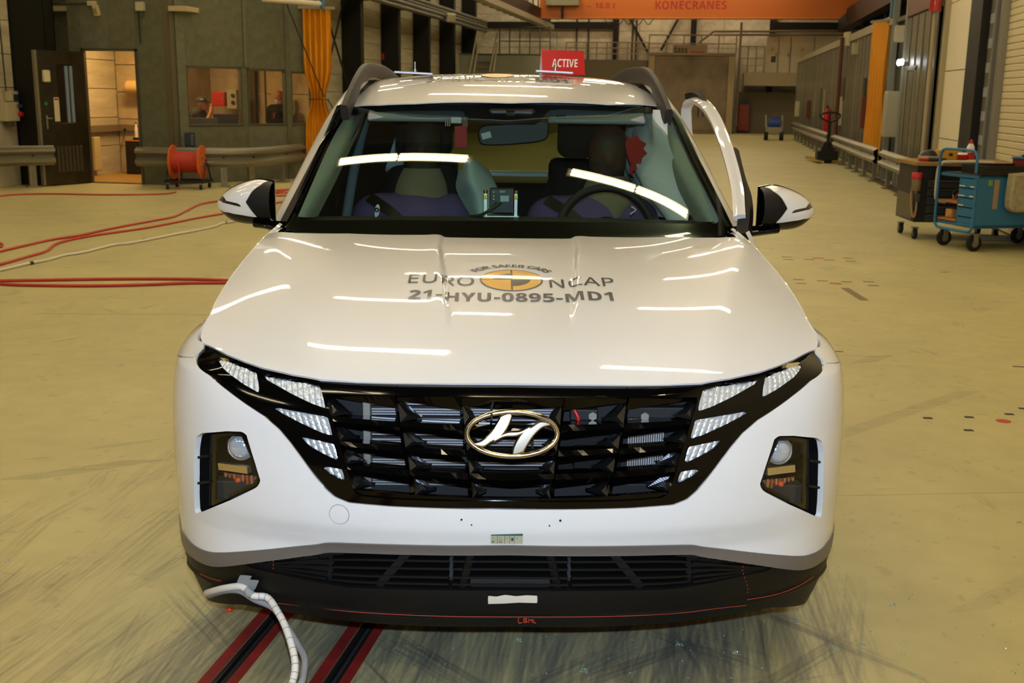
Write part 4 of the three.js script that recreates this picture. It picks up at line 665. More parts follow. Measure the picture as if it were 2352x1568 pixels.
// ------------------------------------------------------------------ bodies: one smooth skin over a skeleton
function skin(bones, res, pad = 0.05, k = 0.03) {   // bones: [[ax,ay,az], ra, [bx,by,bz], rb]
  const lo = V(1e9, 1e9, 1e9), hi = V(-1e9, -1e9, -1e9);
  for (const [a, ra, b, rb] of bones) for (const [p, r] of [[a, ra], [b, rb]]) { lo.min(V(...p).addScalar(-r - pad)); hi.max(V(...p).addScalar(r + pad)); }
  const size = Math.max(hi.x - lo.x, hi.y - lo.y, hi.z - lo.z), c = lo.clone().add(hi).multiplyScalar(0.5), n = Math.min(110, Math.ceil(size / res));
  const mc = new MarchingCubes(n, new THREE.MeshBasicMaterial(), false, false, 200000); mc.isolation = 0;
  const h = size / 2; let o = 0;
  for (let z = 0; z < n; z++) for (let y = 0; y < n; y++) for (let x = 0; x < n; x++) {
    const p = V((x - n / 2) / (n / 2), (y - n / 2) / (n / 2), (z - n / 2) / (n / 2)).multiplyScalar(h).add(c); let s = 0;
    for (const [a, ra, b, rb] of bones) { const ab = [b[0] - a[0], b[1] - a[1], b[2] - a[2]], q = ab[0] ** 2 + ab[1] ** 2 + ab[2] ** 2 || 1e-9, t = clamp(((p.x - a[0]) * ab[0] + (p.y - a[1]) * ab[1] + (p.z - a[2]) * ab[2]) / q, 0, 1), d = Math.hypot(p.x - a[0] - t * ab[0], p.y - a[1] - t * ab[1], p.z - a[2] - t * ab[2]) - lerp(ra, rb, t); s += Math.exp(-d / k * 2); }
    mc.field[o++] = s > 1e-12 ? (k / 2) * Math.log(s) : -1;
  }
  mc.update();
  const cnt = mc.count, P = mc.positionArray.slice(0, cnt * 3), N = mc.normalArray.slice(0, cnt * 3);
  for (let i = 0; i < cnt; i++) { P[3 * i] = P[3 * i] * h + c.x; P[3 * i + 1] = P[3 * i + 1] * h + c.y; P[3 * i + 2] = P[3 * i + 2] * h + c.z; }
  const g = new THREE.BufferGeometry(); g.setAttribute('position', new THREE.BufferAttribute(P, 3)); g.setAttribute('normal', new THREE.BufferAttribute(N, 3)); g.setAttribute('uv', new THREE.BufferAttribute(new Float32Array(cnt * 2), 2));
  return g;
}
const inCar = (o) => { o.rotation.y = CAR_TURN; return o; };
function dummy(label, x, zs, headAt, bibPx, dark) {
  const D = inCar(thing('crash_test_dummy', label, 'dummy', [0, 0, 0], CAR_TURN)), [hx, hy, hz] = headAt;
  const body = [[[hx, hy + 0.03, hz], 0.085, [hx, hy - 0.05, hz + 0.015], 0.075], [[hx, hy - 0.07, hz], 0.055, [x, 1.1, zs], 0.06], [[x - 0.13, 1.03, zs], 0.085, [x + 0.13, 1.03, zs], 0.085], [[x, 1.0, zs], 0.13, [x, 0.72, zs + 0.05], 0.14], [[x - 0.1, 0.68, zs + 0.1], 0.1, [x - 0.12, 0.72, zs + 0.5], 0.07], [[x + 0.1, 0.68, zs + 0.1], 0.1, [x + 0.12, 0.72, zs + 0.5], 0.07], [[x - 0.2, 1.04, zs], 0.055, [x - 0.25, 0.8, zs + 0.14], 0.045], [[x - 0.25, 0.8, zs + 0.14], 0.042, [x - 0.16, 0.82, zs + 0.4], 0.03], [[x + 0.2, 1.04, zs], 0.055, [x + 0.25, 0.8, zs + 0.14], 0.045], [[x + 0.25, 0.8, zs + 0.14], 0.042, [x + 0.16, 0.82, zs + 0.4], 0.03], [[hx, hy - 0.02, hz + 0.085], 0.012, [hx, hy - 0.035, hz + 0.098], 0.01]];
  mesh(D, 'body', skin(body, 0.014), std(dark, 0.7));
  const torso = [[[x - 0.15, 1.04, zs + 0.005], 0.1, [x + 0.15, 1.04, zs + 0.005], 0.1], [[x, 1.0, zs + 0.01], 0.15, [x, 0.76, zs + 0.06], 0.155], [[x - 0.2, 1.045, zs], 0.075, [x - 0.245, 0.9, zs + 0.08], 0.065], [[x + 0.2, 1.045, zs], 0.075, [x + 0.245, 0.9, zs + 0.08], 0.065]];
  mesh(D, 'shirt', skin(torso, 0.014), std(0x5a4a78, 0.85));
  const rows = []; for (let j = 0; j <= 8; j++) { const t = j / 8, r = []; for (let k = 0; k <= 14; k++) { const a = lerp(-1.25, 1.25, k / 14), w = lerp(0.075, 0.108, Math.sin(Math.min(1, t * 1.5) * 1.57)) * (1 - 0.28 * Math.max(0, t - 0.72) / 0.28 * Math.abs(Math.sin(a))); r.push([hx + w * Math.sin(a) * 1.08, lerp(hy - 0.1, bibPx, t) + 0.05 * (1 - Math.cos(a)) * t, hz + 0.02 + w * Math.cos(a) * 0.9 + 0.075 * t]); } rows.push(r); }
  mesh(D, 'neck_shield', loft(rows, 24, 24), std(0x7d735c, 0.85));
  mesh(D, 'seat_belt', [sweep([[x - 0.2, 1.13, zs + 0.06], [x - 0.07, 1.05, zs + 0.17], [x + 0.1, 0.86, zs + 0.22]], [[-0.022, -0.002], [0.022, -0.002], [0.022, 0.002], [-0.022, 0.002]], 24, V(0, 0.3, 1)), beam(V(x + 0.02, 1.04, zs + 0.165), V(x + 0.02, 0.9, zs + 0.2), 0.045, 0.006)], M.black);
  if (x > 0) mesh(D, 'green_mark', box(0.03, 0.045, 0.004, hx - 0.01, hy + 0.02, hz + 0.083, 0.001), std(0x1d5a2c, 0.8));
  return D;
}
dummy('crash test dummy with purple shirt and large beige neck shield in the left seat', -0.37, -2.18, [-0.355, 1.345, -2.26], 1.05, 0x3a2e22);
dummy('crash test dummy leaning behind the steering wheel with a green mark', 0.37, -2.16, [0.43, 1.325, -2.22], 1.06, 0x4a3328);
// ---- things on and in the car
{ const B = thing('data_recorder', 'small black recorder box on a bright metal bracket standing on the dashboard', 'device', [0, 0, 0], CAR_TURN), RZ = -1.62, a = carZ(1125, 433, RZ), b = carZ(1178, 490, RZ);
  mesh(B, 'recorder_case', box(b.x - a.x, a.y - b.y, 0.05, (a.x + b.x) / 2, (a.y + b.y) / 2, RZ - 0.025, 0.003), std(0x1a1416, 0.4));
  mesh(B, 'side_plate', box(0.004, a.y - b.y, 0.052, b.x - 0.001, (a.y + b.y) / 2, RZ - 0.025, 0), std(0x7a1820, 0.5));
  const base = carZ(1150, 497, RZ);
  mesh(B, 'bracket_base', box(0.131, 0.006, 0.07, base.x + 0.003, base.y, RZ - 0.025, 0.001), M.steel);
  for (const px of [1115, 1185]) { const p = carZ(px, 470, RZ); mesh(B, 'bracket_post', box(0.013, 0.085, 0.012, p.x, base.y + 0.043, RZ - 0.02, 0.001), M.steel); mesh(B, 'clamp_screw', [put(new THREE.CylinderGeometry(0.008, 0.008, 0.012, 12), p.x, base.y + 0.09, RZ - 0.015), box(0.016, 0.014, 0.016, p.x, base.y + 0.07, RZ - 0.018, 0.002)], M.brass); }
  const fz = RZ + 0.002, q = carZ(1159, 456, fz); mesh(B, 'label_plate', box(0.032, 0.022, 0.002, q.x, q.y, fz, 0), std(0xb9c3c6, 0.5)); const q2 = carZ(1154, 440, fz); mesh(B, 'label_plate', box(0.02, 0.008, 0.002, q2.x, q2.y, fz, 0), std(0x9aa0a0, 0.5));
  for (const [y, c] of [[441, 0xd9c522], [450, 0xd9c522], [457, 0xd9c522], [473, 0xd03020]]) { const p = carZ(1134, y, fz); mesh(B, 'indicator_light', new THREE.SphereGeometry(0.002, 8, 6).translate(p.x, p.y, p.z), std(c, 0.3, 0, { emissive: c, emissiveIntensity: 1.2 })); }
  mesh(B, 'cable', tube([[1150, 466, -1.61], [1130, 480, -1.57], [1105, 493, -1.58], [1080, 496, -1.62]].map((p) => carZ(...p)), 0.0055, 30), std(0x23302c, 0.5)); mesh(B, 'cable', tube([[1140, 466, -1.615], [1120, 484, -1.58], [1098, 496, -1.6]].map((p) => carZ(...p)), 0.0045, 30), std(0x2b3a35, 0.5));
  // plates with a bolt on the roof
  const plate = (x0, x1, y, z, label) => { const P = thing('mounting_plate', label, 'plate', V((x0 + x1) / 2, y, z).applyAxisAngle(V(0, 1, 0), CAR_TURN).toArray(), CAR_TURN, 'mounting plates on the car roof'); mesh(P, 'base_plate', box(x1 - x0, 0.008, 0.1, 0, 0, 0, 0.001, 0, 0, (y < 1.64 ? 0.1 : -0.04)), std(0xc9cdd6, 0.4, 0.3)); mesh(P, 'bolt', [cyl(V(0.005, 0, 0), V(0.005, 0.05, 0), 0.0035), put(new THREE.CylinderGeometry(0.008, 0.008, 0.007, 6), 0.005, 0.014, 0), put(new THREE.CylinderGeometry(0.011, 0.011, 0.002, 16), 0.005, 0.008, 0)], M.steel); };
  plate(-0.5, -0.33, 1.642, -2.62, 'bright metal plate with an upright bolt on the left of the roof'); plate(0.135, 0.3, 1.655, -2.62, 'bright metal plate with an upright bolt before the red sign');
  // the folded sign
  const S = thing('roof_sign', 'red folded sign reading ACTIVE standing on the car roof', 'sign', V(0.27, 1.648, -2.9).applyAxisAngle(V(0, 1, 0), CAR_TURN).toArray(), CAR_TURN + 0.13);
  const t = canvasTexture(512, 256, (c, w, h) => { c.fillStyle = '#c8161c'; c.fillRect(0, 0, w, h); c.fillStyle = '#f3efe6'; c.save(); c.translate(118, 176); c.transform(1, 0, -0.1, 1, 0, 0); c.scale(0.78, 1); c.font = 'bold 118px sans-serif'; c.fillText('ACTIVE', 0, 0); c.restore(); });
  const face = new THREE.BoxGeometry(0.205, 0.12, 0.004); mesh(S, 'front_leaf', put(face, 0, 0.056, 0.022, -0.36), std(0xffffff, 0.25, 0, { map: t, clearcoat: 0.5 })); mesh(S, 'back_leaf', put(face, 0, 0.056, -0.022, 0.36), std(0xd9d6d2, 0.5)); mesh(S, 'end_leaf', extrude([[-0.04, 0], [0.04, 0], [0, 0.112]], 0.003, 0).rotateY(Math.PI / 2).translate(0.099, 0, 0), std(0xd9d9e2, 0.5));
}
// ------------------------------------------------------------------ the hall
const XL = -10.7, XR = 3.8, ZB = -50.5, ZF = 9;
// floor: yellow-beige coating; the track's two grooves run below the car
const floorBase = noiseTexture(1024, (x, y) => { const v = 1 + 0.05 * fbm(x, y, 6, 6, 31) + 0.05 * fbm(x, y, 24, 4, 77), s = fbm(x, y, 40, 3, 5) > 0.42 ? 0.93 : 1, k = v * s; return [clamp(188 * k, 0, 255), clamp(178 * k, 0, 255), clamp(126 * k, 0, 255)]; });
const FX0 = -4.2, FX1 = 3.8, FZ0 = -6.2, FZ1 = 1.8;
const floorNear = canvasTexture(2048, 2048, (c, W, H) => {
  const R = rng(41), X = (x) => ((x - FX0) / (FX1 - FX0)) * W, Z = (z) => ((z - FZ0) / (FZ1 - FZ0)) * H, mm = W / 8000;
  const im = c.createImageData(W, H); for (let y = 0; y < H; y++) for (let x = 0; x < W; x++) { const a = x / W, b = y / H, k = (1 + 0.05 * fbm(a, b, 9, 5, 31) + 0.045 * fbm(a, b, 90, 3, 77)) * (fbm(a, b, 150, 2, 5) > 0.45 ? 0.94 : 1), o = (y * W + x) * 4; im.data[o] = 188 * k; im.data[o + 1] = 178 * k; im.data[o + 2] = 126 * k; im.data[o + 3] = 255; }
  c.putImageData(im, 0, 0);
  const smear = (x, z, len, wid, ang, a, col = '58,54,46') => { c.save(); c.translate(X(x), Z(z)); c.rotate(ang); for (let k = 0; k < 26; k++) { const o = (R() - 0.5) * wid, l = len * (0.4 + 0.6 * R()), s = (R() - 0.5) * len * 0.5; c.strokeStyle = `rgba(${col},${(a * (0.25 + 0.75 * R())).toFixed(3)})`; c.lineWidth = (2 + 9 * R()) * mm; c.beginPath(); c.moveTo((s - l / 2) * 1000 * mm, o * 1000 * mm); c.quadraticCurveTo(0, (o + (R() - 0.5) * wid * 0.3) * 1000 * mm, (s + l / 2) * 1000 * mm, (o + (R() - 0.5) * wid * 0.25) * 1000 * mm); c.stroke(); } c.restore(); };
  // rubber and dirt dragged along the track, plus some of the car's shadow painted in: dark, streaky
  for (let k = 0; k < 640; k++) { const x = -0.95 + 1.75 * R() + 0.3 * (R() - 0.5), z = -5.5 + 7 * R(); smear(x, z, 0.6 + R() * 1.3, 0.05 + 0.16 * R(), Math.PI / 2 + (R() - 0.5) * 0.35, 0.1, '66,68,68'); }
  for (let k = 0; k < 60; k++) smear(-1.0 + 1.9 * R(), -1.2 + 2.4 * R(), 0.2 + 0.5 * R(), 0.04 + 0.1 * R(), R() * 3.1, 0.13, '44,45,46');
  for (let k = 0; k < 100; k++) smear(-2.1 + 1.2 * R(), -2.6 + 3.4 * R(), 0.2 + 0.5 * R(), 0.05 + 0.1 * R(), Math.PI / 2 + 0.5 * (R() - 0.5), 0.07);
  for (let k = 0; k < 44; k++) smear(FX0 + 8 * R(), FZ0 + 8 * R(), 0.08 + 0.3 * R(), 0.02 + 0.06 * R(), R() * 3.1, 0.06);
  // tyre scuffs with cross ribs
  const ribs = (x0, z0, x1, z1, w, n, a) => { for (let k = 0; k < n; k++) { const t = k / n, x = lerp(x0, x1, t), z = lerp(z0, z1, t); c.strokeStyle = `rgba(60,54,42,${(a * (0.5 + 0.5 * R())).toFixed(3)})`; c.lineWidth = 7 * mm; c.beginPath(); c.moveTo(X(x - w / 2), Z(z + 0.03)); c.lineTo(X(x + w / 2), Z(z - 0.03)); c.stroke(); } };
  ribs(0.95, -2.55, 1.9, -3.75, 0.16, 60, 0.3); ribs(1.4, -4.3, 1.55, -4.55, 0.16, 12, 0.4); ribs(1.3, -0.9, 2.4, -2.2, 0.14, 60, 0.14); ribs(-1.9, -1.7, -2.3, -1.35, 0.2, 22, 0.3); ribs(-1.75, -2.9, -1.95, -2.7, 0.18, 14, 0.28);
  const dash = (pts, a, wd) => { c.strokeStyle = `rgba(58,50,38,${a})`; c.lineWidth = wd * mm; c.beginPath(); pts.forEach(([x, z], i) => (i ? c.lineTo(X(x), Z(z)) : c.moveTo(X(x), Z(z)))); c.stroke(); };
  dash([[-2.2, -2.6], [-2.0, -2.75], [-1.7, -2.85]], 0.35, 9); dash([[-2.75, -4.8], [-2.3, -4.9], [-1.9, -5.0]], 0.2, 30); dash([[-4.2, -4.5], [-3.3, -4.7], [-2.6, -4.8]], 0.2, 26); dash([[0.9, -1.85], [2.2, -2.2]], 0.3, 6);
  for (let k = 0; k < 420; k++) { c.fillStyle = `rgba(40,36,28,${0.25 + 0.5 * R()})`; const r = (1 + 3.4 * R() * R()) * mm; c.beginPath(); c.ellipse(X(FX0 + 8 * R()), Z(FZ0 + 8 * R()), r * (1 + R()), r, R() * 3, 0, 7); c.fill(); }
  c.fillStyle = 'rgba(40,34,26,.85)'; for (const [x, z, r] of [[-1.72, -2.08, 16], [0.92, -0.1, 14], [1.1, -4.62, 10]]) { c.beginPath(); c.ellipse(X(x), Z(z), r * mm, r * mm * 0.8, 0, 0, 7); c.fill(); }
});
const bumpFloor = noiseTexture(512, (x, y) => { const v = 128 + 60 * fbm(x, y, 5, 3, 8) + 50 * fbm(x, y, 60, 3, 9); return [v, v, v]; }, false);
const floorTile = new THREE.MeshPhysicalMaterial({ map: tex(floorBase, 0.16), roughness: 0.52, bumpMap: tex(bumpFloor, 0.5), bumpScale: 0.0012 });
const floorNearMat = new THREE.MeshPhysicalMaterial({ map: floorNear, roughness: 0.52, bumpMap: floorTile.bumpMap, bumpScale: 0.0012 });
const FLOOR = struct('floor');
{ const G = [[-0.82, -0.777], [-0.526, -0.482]], xs = [XL - 0.4, FX0, G[0][0], G[0][1], G[1][0], G[1][1], 8], zs = [ZF + 0.3, FZ1, FZ0, ZB - 0.3];
  const slab = (x0, x1, z1, z0, near) => { const g = new THREE.BoxGeometry(x1 - x0, 0.2, z1 - z0).translate((x0 + x1) / 2, -0.1, (z0 + z1) / 2); const p = g.attributes.position, uv = g.attributes.uv; for (let i = 0; i < p.count; i++) uv.setXY(i, near ? (p.getX(i) - FX0) / (FX1 - FX0) : p.getX(i), near ? 1 - (p.getZ(i) - FZ0) / (FZ1 - FZ0) : p.getZ(i)); mesh(FLOOR, 'floor_slab', g, near ? floorNearMat : floorTile); };
  for (const [a, b] of [[xs[0], G[0][0]], [G[0][1], G[1][0]], [G[1][1], xs[6]]]) {
    slab(a, b, ZF + 0.3, FZ1, false); slab(a, b, FZ0, ZB - 0.3, false);
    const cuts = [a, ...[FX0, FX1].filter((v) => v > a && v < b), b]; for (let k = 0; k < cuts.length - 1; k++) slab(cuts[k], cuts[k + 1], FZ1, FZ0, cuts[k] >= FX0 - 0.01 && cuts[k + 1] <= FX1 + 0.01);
  }
  const redPaint = std(0x97201a, 0.65, 0, { map: tex(blotch, 4), key: 'redline' }), dark = std(0x15130f, 0.7);
  for (const [a, b] of G) {
    mesh(FLOOR, 'groove_channel', [span(a - 0.01, b + 0.01, -0.2, -0.06, ZB + 2, ZF, 0)], dark);
    mesh(FLOOR, 'track_rail', [span(a, a + 0.012, -0.06, -0.004, ZB + 2, ZF, 0), span(b - 0.012, b, -0.06, -0.004, ZB + 2, ZF, 0)], std(0x2a2622, 0.5, 0.5));
    mesh(FLOOR, 'pull_cable', cyl(V((a + b) / 2 - 0.003, -0.02, ZB + 2), V((a + b) / 2 - 0.003, -0.02, ZF), 0.006), std(0x6b6a68, 0.4, 0.8));
    mesh(FLOOR, 'painted_line', [span(a - 0.034, a, 0, 0.0008, ZB + 2, ZF, 0)], redPaint); mesh(FLOOR, 'painted_line', [span(b, b + 0.03, 0, 0.0008, ZB + 2, ZF, 0)], redPaint);
  }
  // tape marks
  const tapeK = std(0x2b2823, 0.7), tapeR = std(0xb5402c, 0.6), mark = (px, py, w, d, m, r = 0) => { const p = onFloor(px, py); mesh(FLOOR, 'tape_mark', box(w, 0.001, d, p.x, 0.0006, p.z, 0, r), m); };
  for (const [px, py] of [[2131, 960], [2226, 958], [2318, 951], [2225, 988], [2350, 938]]) mark(px, py, 0.045, 0.03, tapeK, 0.1);
  { const p = onFloor(2305, 967); mesh(FLOOR, 'tape_mark', new THREE.CylinderGeometry(0.036, 0.036, 0.001, 24).translate(p.x, 0.0006, p.z), tapeR); }
  for (const [px, py] of [[1834, 642], [1840, 651], [1889, 645], [1945, 647], [1995, 647], [2006, 656]]) mark(px, py, 0.09, 0.03, tapeK, 0.05);
  mark(1919, 651, 0.1, 0.06, tapeR, 0.05);
  for (const [px, py] of [[1807, 590], [1811, 596], [1859, 596], [1904, 597], [1948, 593], [1955, 600]]) mark(px, py, 0.1, 0.03, tapeK, 0.05);
  mark(1880, 593, 0.11, 0.06, tapeR, 0.05);
  { const a = onFloor(1940, 661), b = onFloor(1986, 690); mesh(FLOOR, 'tape_strip', beam(V(a.x, 0.0006, a.z), V(b.x, 0.0006, b.z), 0.07, 0.001), std(0x7d6d49, 0.7)); }
  for (const [px, py] of [[2167, 625], [2340, 842], [1924, 807]]) mark(px, py, 0.07, 0.02, tapeK);
}
// walls: stacked concrete blocks between dark steel columns
const blockMats = [0xd3c7a6, 0xcdc19f, 0xd9cdac].map((c, i) => new THREE.MeshStandardMaterial({ color: c, roughness: 0.85, map: tex(blotch, 0.6 + 0.1 * i), bumpMap: tex(pits, 3), bumpScale: 0.002 }));
const darkSteel = std(0x14140f, 0.55, 0.3), BAY = 4.13, COL0 = -14.25;
{ const W = struct('wall_left'); mesh(W, 'wall_core', span(XL - 0.35, XL - 0.1, 0, CEILING, ZB - 0.3, ZF + 0.3, 0), blockMats[0]); const R = rng(7);
  for (let k = -6; k <= 8; k++) { const z1 = Math.min(COL0 - BAY * k, ZF), z0 = Math.max(z1 - BAY, ZB); if (z0 >= ZF) continue; for (let r = 0; r < 15; r++) { const y0 = r * 0.52, y1 = Math.min(CEILING, y0 + 0.51); mesh(W, 'wall_block', new RoundedBoxGeometry(0.1, y1 - y0, z1 - z0 - 0.012, 1, 0.008).translate(XL - 0.05 + 0.004 * (R() - 0.5), (y0 + y1) / 2, (z0 + z1) / 2), blockMats[Math.floor(R() * 3)]); } }
  for (let k = -5; k <= 8; k++) { const z = COL0 - BAY * k; tag(one('steel_column', null, null, [span(XL, XL + 0.6, 0, CEILING, z - 0.02, z, 0.002), span(XL, XL + 0.02, 0, CEILING, z - 0.3, z + 0.02, 0), span(XL + 0.58, XL + 0.6, 0, CEILING, z - 0.3, z + 0.02, 0), span(XL, XL + 0.6, 0, CEILING, z - 0.3, z - 0.28, 0)], darkSteel), null, null, null, 'structure'); }
}
{ const W = struct('wall_back'), R = rng(17), backMats = [0xf0e6cc, 0xebe0c4, 0xf3ead2].map((c, i) => new THREE.MeshStandardMaterial({ color: c, roughness: 0.7, map: tex(grain, 0.6 + 0.1 * i) })); mesh(W, 'wall_core', span(XL - 0.3, 8.3, 0, CEILING, ZB - 0.35, ZB - 0.08, 0), blockMats[0]);
  for (let c = 0; c < 5; c++) for (let r = 0; r < 11; r++) { const x0 = XL + c * 3.8, y0 = r * 0.74; mesh(W, 'wall_panel', span(x0 + 0.008, x0 + 3.79, y0 + 0.006, Math.min(CEILING, y0 + 0.734), ZB - 0.08, ZB, 0.01), backMats[Math.floor(R() * 3)]); }
  const steel = std(0x1c1c1c, 0.5, 0.3), F = (a, b, w = 0.3, h = 0.25) => mesh(W, 'frame_member', beam(a, b, w, h), steel), z = ZB + 0.15;
  for (const px of [1415, 1592, 1772]) { const x = onZ(px, 100, ZB).x; F(V(x, 0, z), V(x, CEILING, z)); }
  const y1 = onZ(1830, 60, ZB).y, xa = onZ(1772, 60, ZB).x, xb = onZ(1415, 60, ZB).x; F(V(xa, y1, z), V(8, y1, z), 0.2, 0.3); F(V(XL, y1, z), V(xb, y1, z), 0.2, 0.3);
  F(onZ(1440, 30, z), onZ(1489, 122, z), 0.1, 0.1); F(onZ(1562, 36, z), onZ(1518, 116, z), 0.1, 0.1);
  for (const px of [1325, 1352, 1453, 1462]) { const x = onZ(px, 80, ZB).x; mesh(W, 'drain_pipe', cyl(V(x, 0, ZB + 0.05), V(x, CEILING, ZB + 0.05), 0.04), std(0x4b4638, 0.5)); }
}
{ const W = struct('wall_front'); mesh(W, 'wall_core', span(XL - 0.3, 8.3, 0, CEILING, ZF, ZF + 0.3, 0), std(0x5a5447, 0.8)); }
{ const W = struct('wall_right'), R = rng(5); mesh(W, 'wall_core', [span(8, 8.3, 0, CEILING, ZB - 0.3, ZF + 0.3, 0), span(4.05, 8, 0, CEILING, -13.6, -13.3, 0)], blockMats[1]);
  const cream = std(0xf0e6cb, 0.5);
  mesh(W, 'wall_core', [span(4.0, 4.2, 0, CEILING, -16.2, -13.35, 0), span(4.0, 4.2, 3.9, CEILING, -13.35, -5.2, 0), span(4.0, 4.2, 0, CEILING, -5.2, ZF, 0)], cream);
  for (let k = 0; k < 8; k++) { const y0 = k * 1.0 - 0.02; mesh(W, 'wall_panel', span(3.88, 4.0, Math.max(0, y0 + 0.006), Math.min(CEILING, y0 + 0.994), -15.9, -13.75, 0.008), cream); }
  mesh(W, 'corner_trim', span(3.82, 4.0, 0, CEILING, -16.05, -15.9), std(0xa59a78, 0.6)); mesh(W, 'wall_column', span(3.72, 4.0, 0, CEILING, -13.7, -13.0, 0.01), darkSteel); mesh(W, 'red_edge', span(3.73, 3.75, 0, CEILING, -13.74, -13.69, 0), std(0x7a2b18, 0.6));
  const D = struct('door_1'), slat = std(0xe0d3ac, 0.5, 0.1);
  for (let k = 0; k < 48; k++) mesh(D, 'shutter_slat', span(3.93, 3.96, 0.02 + k * 0.082, 0.098 + k * 0.082, -12.5, -5.2, 0.012), slat);
  mesh(D, 'guide_rail', [span(3.82, 3.99, 0, 4, -12.98, -12.72, 0.01), span(3.85, 3.99, 0, 4, -12.6, -12.45, 0.01)], M.steelRough); mesh(D, 'guide_gap', span(3.88, 3.99, 0, 4, -12.72, -12.6, 0), M.black);
  for (let k = 0; k < 9; k++) mesh(D, 'reflective_patch', span(3.815, 3.82, 0.7 + k * 0.3, 0.82 + k * 0.3, -12.95, -12.76, 0), std(0xc9d0d6, 0.3, 0.4));
}
{ const C = struct('ceiling'); mesh(C, 'ceiling_deck', span(XL - 0.35, 8.3, CEILING, CEILING + 0.25, ZB - 0.3, ZF + 0.3, 0), std(0x4d4a42, 0.8));
  for (let k = -5; k <= 8; k++) { const z = COL0 - BAY * k - 0.15; mesh(C, 'roof_beam', [span(XL, 8, CEILING - 0.35, CEILING, z - 0.01, z + 0.01, 0), span(XL, 8, CEILING - 0.36, CEILING - 0.34, z - 0.09, z + 0.09, 0)], std(0x4a4a46, 0.6, 0.2)); }
}
// hall lights: rows of tube fittings below the beams
{ const glow = new THREE.MeshStandardMaterial({ color: 0xffffff, emissive: TUBE, emissiveIntensity: FIX.glow, roughness: 0.4 }), body = std(0xd9d4c6, 0.5);
  FIX_ROWS.forEach((z, r) => FIX_X.forEach((x, k) => {
    const L = thing('ceiling_light', 'long twin tube light hanging below the hall ceiling', 'light', [x, FIX.y, z], 0, 'tube lights below the hall ceiling');
    mesh(L, 'light_body', [box(2 * FIX.w + 0.1, 0.05, 0.26, 0, 0.06, 0), cyl(V(-1, 0.08, 0), V(-1, CEILING - FIX.y, 0), 0.006), cyl(V(1, 0.08, 0), V(1, CEILING - FIX.y, 0), 0.006)], body);
    for (const s of [-1, 1]) { for (const d of [-0.05, 0.05]) mesh(L, 'light_tube', put(new THREE.CylinderGeometry(0.024, 0.024, FIX.w - 0.04, 10), (s * FIX.w) / 2, 0.015, d, 0, 0, Math.PI / 2), glow);
      const a = new THREE.RectAreaLight(TUBE, FIX.power, FIX.w - 0.05, FIX.d); a.position.set((s * FIX.w) / 2, 0, 0); a.rotation.x = -Math.PI / 2; L.add(a); }
  }));
}
// the photographer's flash beside the lens
{ const F = thing('camera_flash', 'small white flash head of the camera that takes the picture', 'flash', [EYE.x + 0.02, EYE.y + 0.13, EYE.z + 0.03]);
  F.rotation.y = CAR_TURN; mesh(F, 'flash_body', box(0.07, 0.045, 0.05, 0, 0, 0.03), M.black);
  mesh(F, 'flash_window', box(0.055, 0.03, 0.004, 0, 0, 0.003, 0), new THREE.MeshStandardMaterial({ color: 0xffffff, emissive: 0xeef4ff, emissiveIntensity: 40 }));
  const s = new THREE.SpotLight(new THREE.Color(0.74, 0.93, 1.22), FLASH * 10, 0, 0.62, 0.5, 2); s.position.set(0, 0, -0.004); s.shadow.radius = 1; s.castShadow = true; s.target.position.set(0, -0.45, -2); F.add(s, s.target); }
// guardrails: two-wave steel profile on posts
function guardrail(label, pts, y0, posts, seg = 40) {
  const G = thing('guardrail', label, 'guardrail', [0, 0, 0]);
  const prof = []; const wave = [[0, 0], [0.012, 0.02], [0.075, 0.05], [0.08, 0.09], [0.02, 0.13], [0.005, 0.155], [0.02, 0.18], [0.08, 0.22], [0.075, 0.26], [0.012, 0.29], [0, 0.31]];
  for (const [a, b] of wave) prof.push([a, b]); for (const [a, b] of [...wave].reverse()) prof.push([a - 0.006, b]);
  const c = curve(pts.map((p) => V(p[0], y0, p[1])), false, 0.4), zinc = std(0x9c9680, 0.45, 0.65, { map: tex(blotch, 2), key: 'zinc' });
  mesh(G, 'rail_beam', sweep(c, prof, seg), zinc);
  for (const t of posts) { const p = c.getPoint(t), d = c.getTangent(t), s = d.clone().cross(V(0, 1, 0)); mesh(G, 'rail_post', box(0.11, y0 + 0.28, 0.07, p.x - s.x * 0.08, (y0 + 0.28) / 2, p.z - s.z * 0.08, 0.004, Math.atan2(-d.z, d.x)), zinc); mesh(G, 'post_foot', box(0.2, 0.02, 0.2, p.x - s.x * 0.08, 0.011, p.z - s.z * 0.08, 0.002, Math.atan2(-d.z, d.x)), zinc);
    for (const h of [0.09, 0.22]) mesh(G, 'rail_bolt', cyl(V(p.x, y0 + 0.155, p.z), V(p.x + s.x * 0.02, y0 + 0.155, p.z + s.z * 0.02), 0.016), std(0x4a4538, 0.5, 0.5)); }
  return G;
}
guardrail('short steel guardrail in front of the dark column left of the open door', [[-10.68, -12.95], [-10.35, -13.6], [-9.96, -14.05]], 0.35, [0.72]);
guardrail('bent steel guardrail behind the cable reel before the cabin windows', [[-8.78, -14.5], [-8.2, -14.56], [-7.55, -14.72], [-7.1, -15.0], [-6.9, -15.5], [-6.88, -17.0]], 0.33, [0.46, 0.66, 0.9], 60);
const RG = [[-42.5, -28.4, 'farthest steel guardrail along the right-hand metal wall', 9], [-27.2, -19.3, 'steel guardrail running behind the pallet truck', 6], [-18.7, -13.2, 'nearest steel guardrail on the right, ending behind the black cabinet', 4]];
for (const [z0, z1, label, n] of RG) guardrail(label, [[3.46, z0], [3.46, (z0 + z1) / 2], [3.46, z1]].map((p) => p), 0.36, Array.from({ length: n }, (_, k) => (k + 0.3) / n));
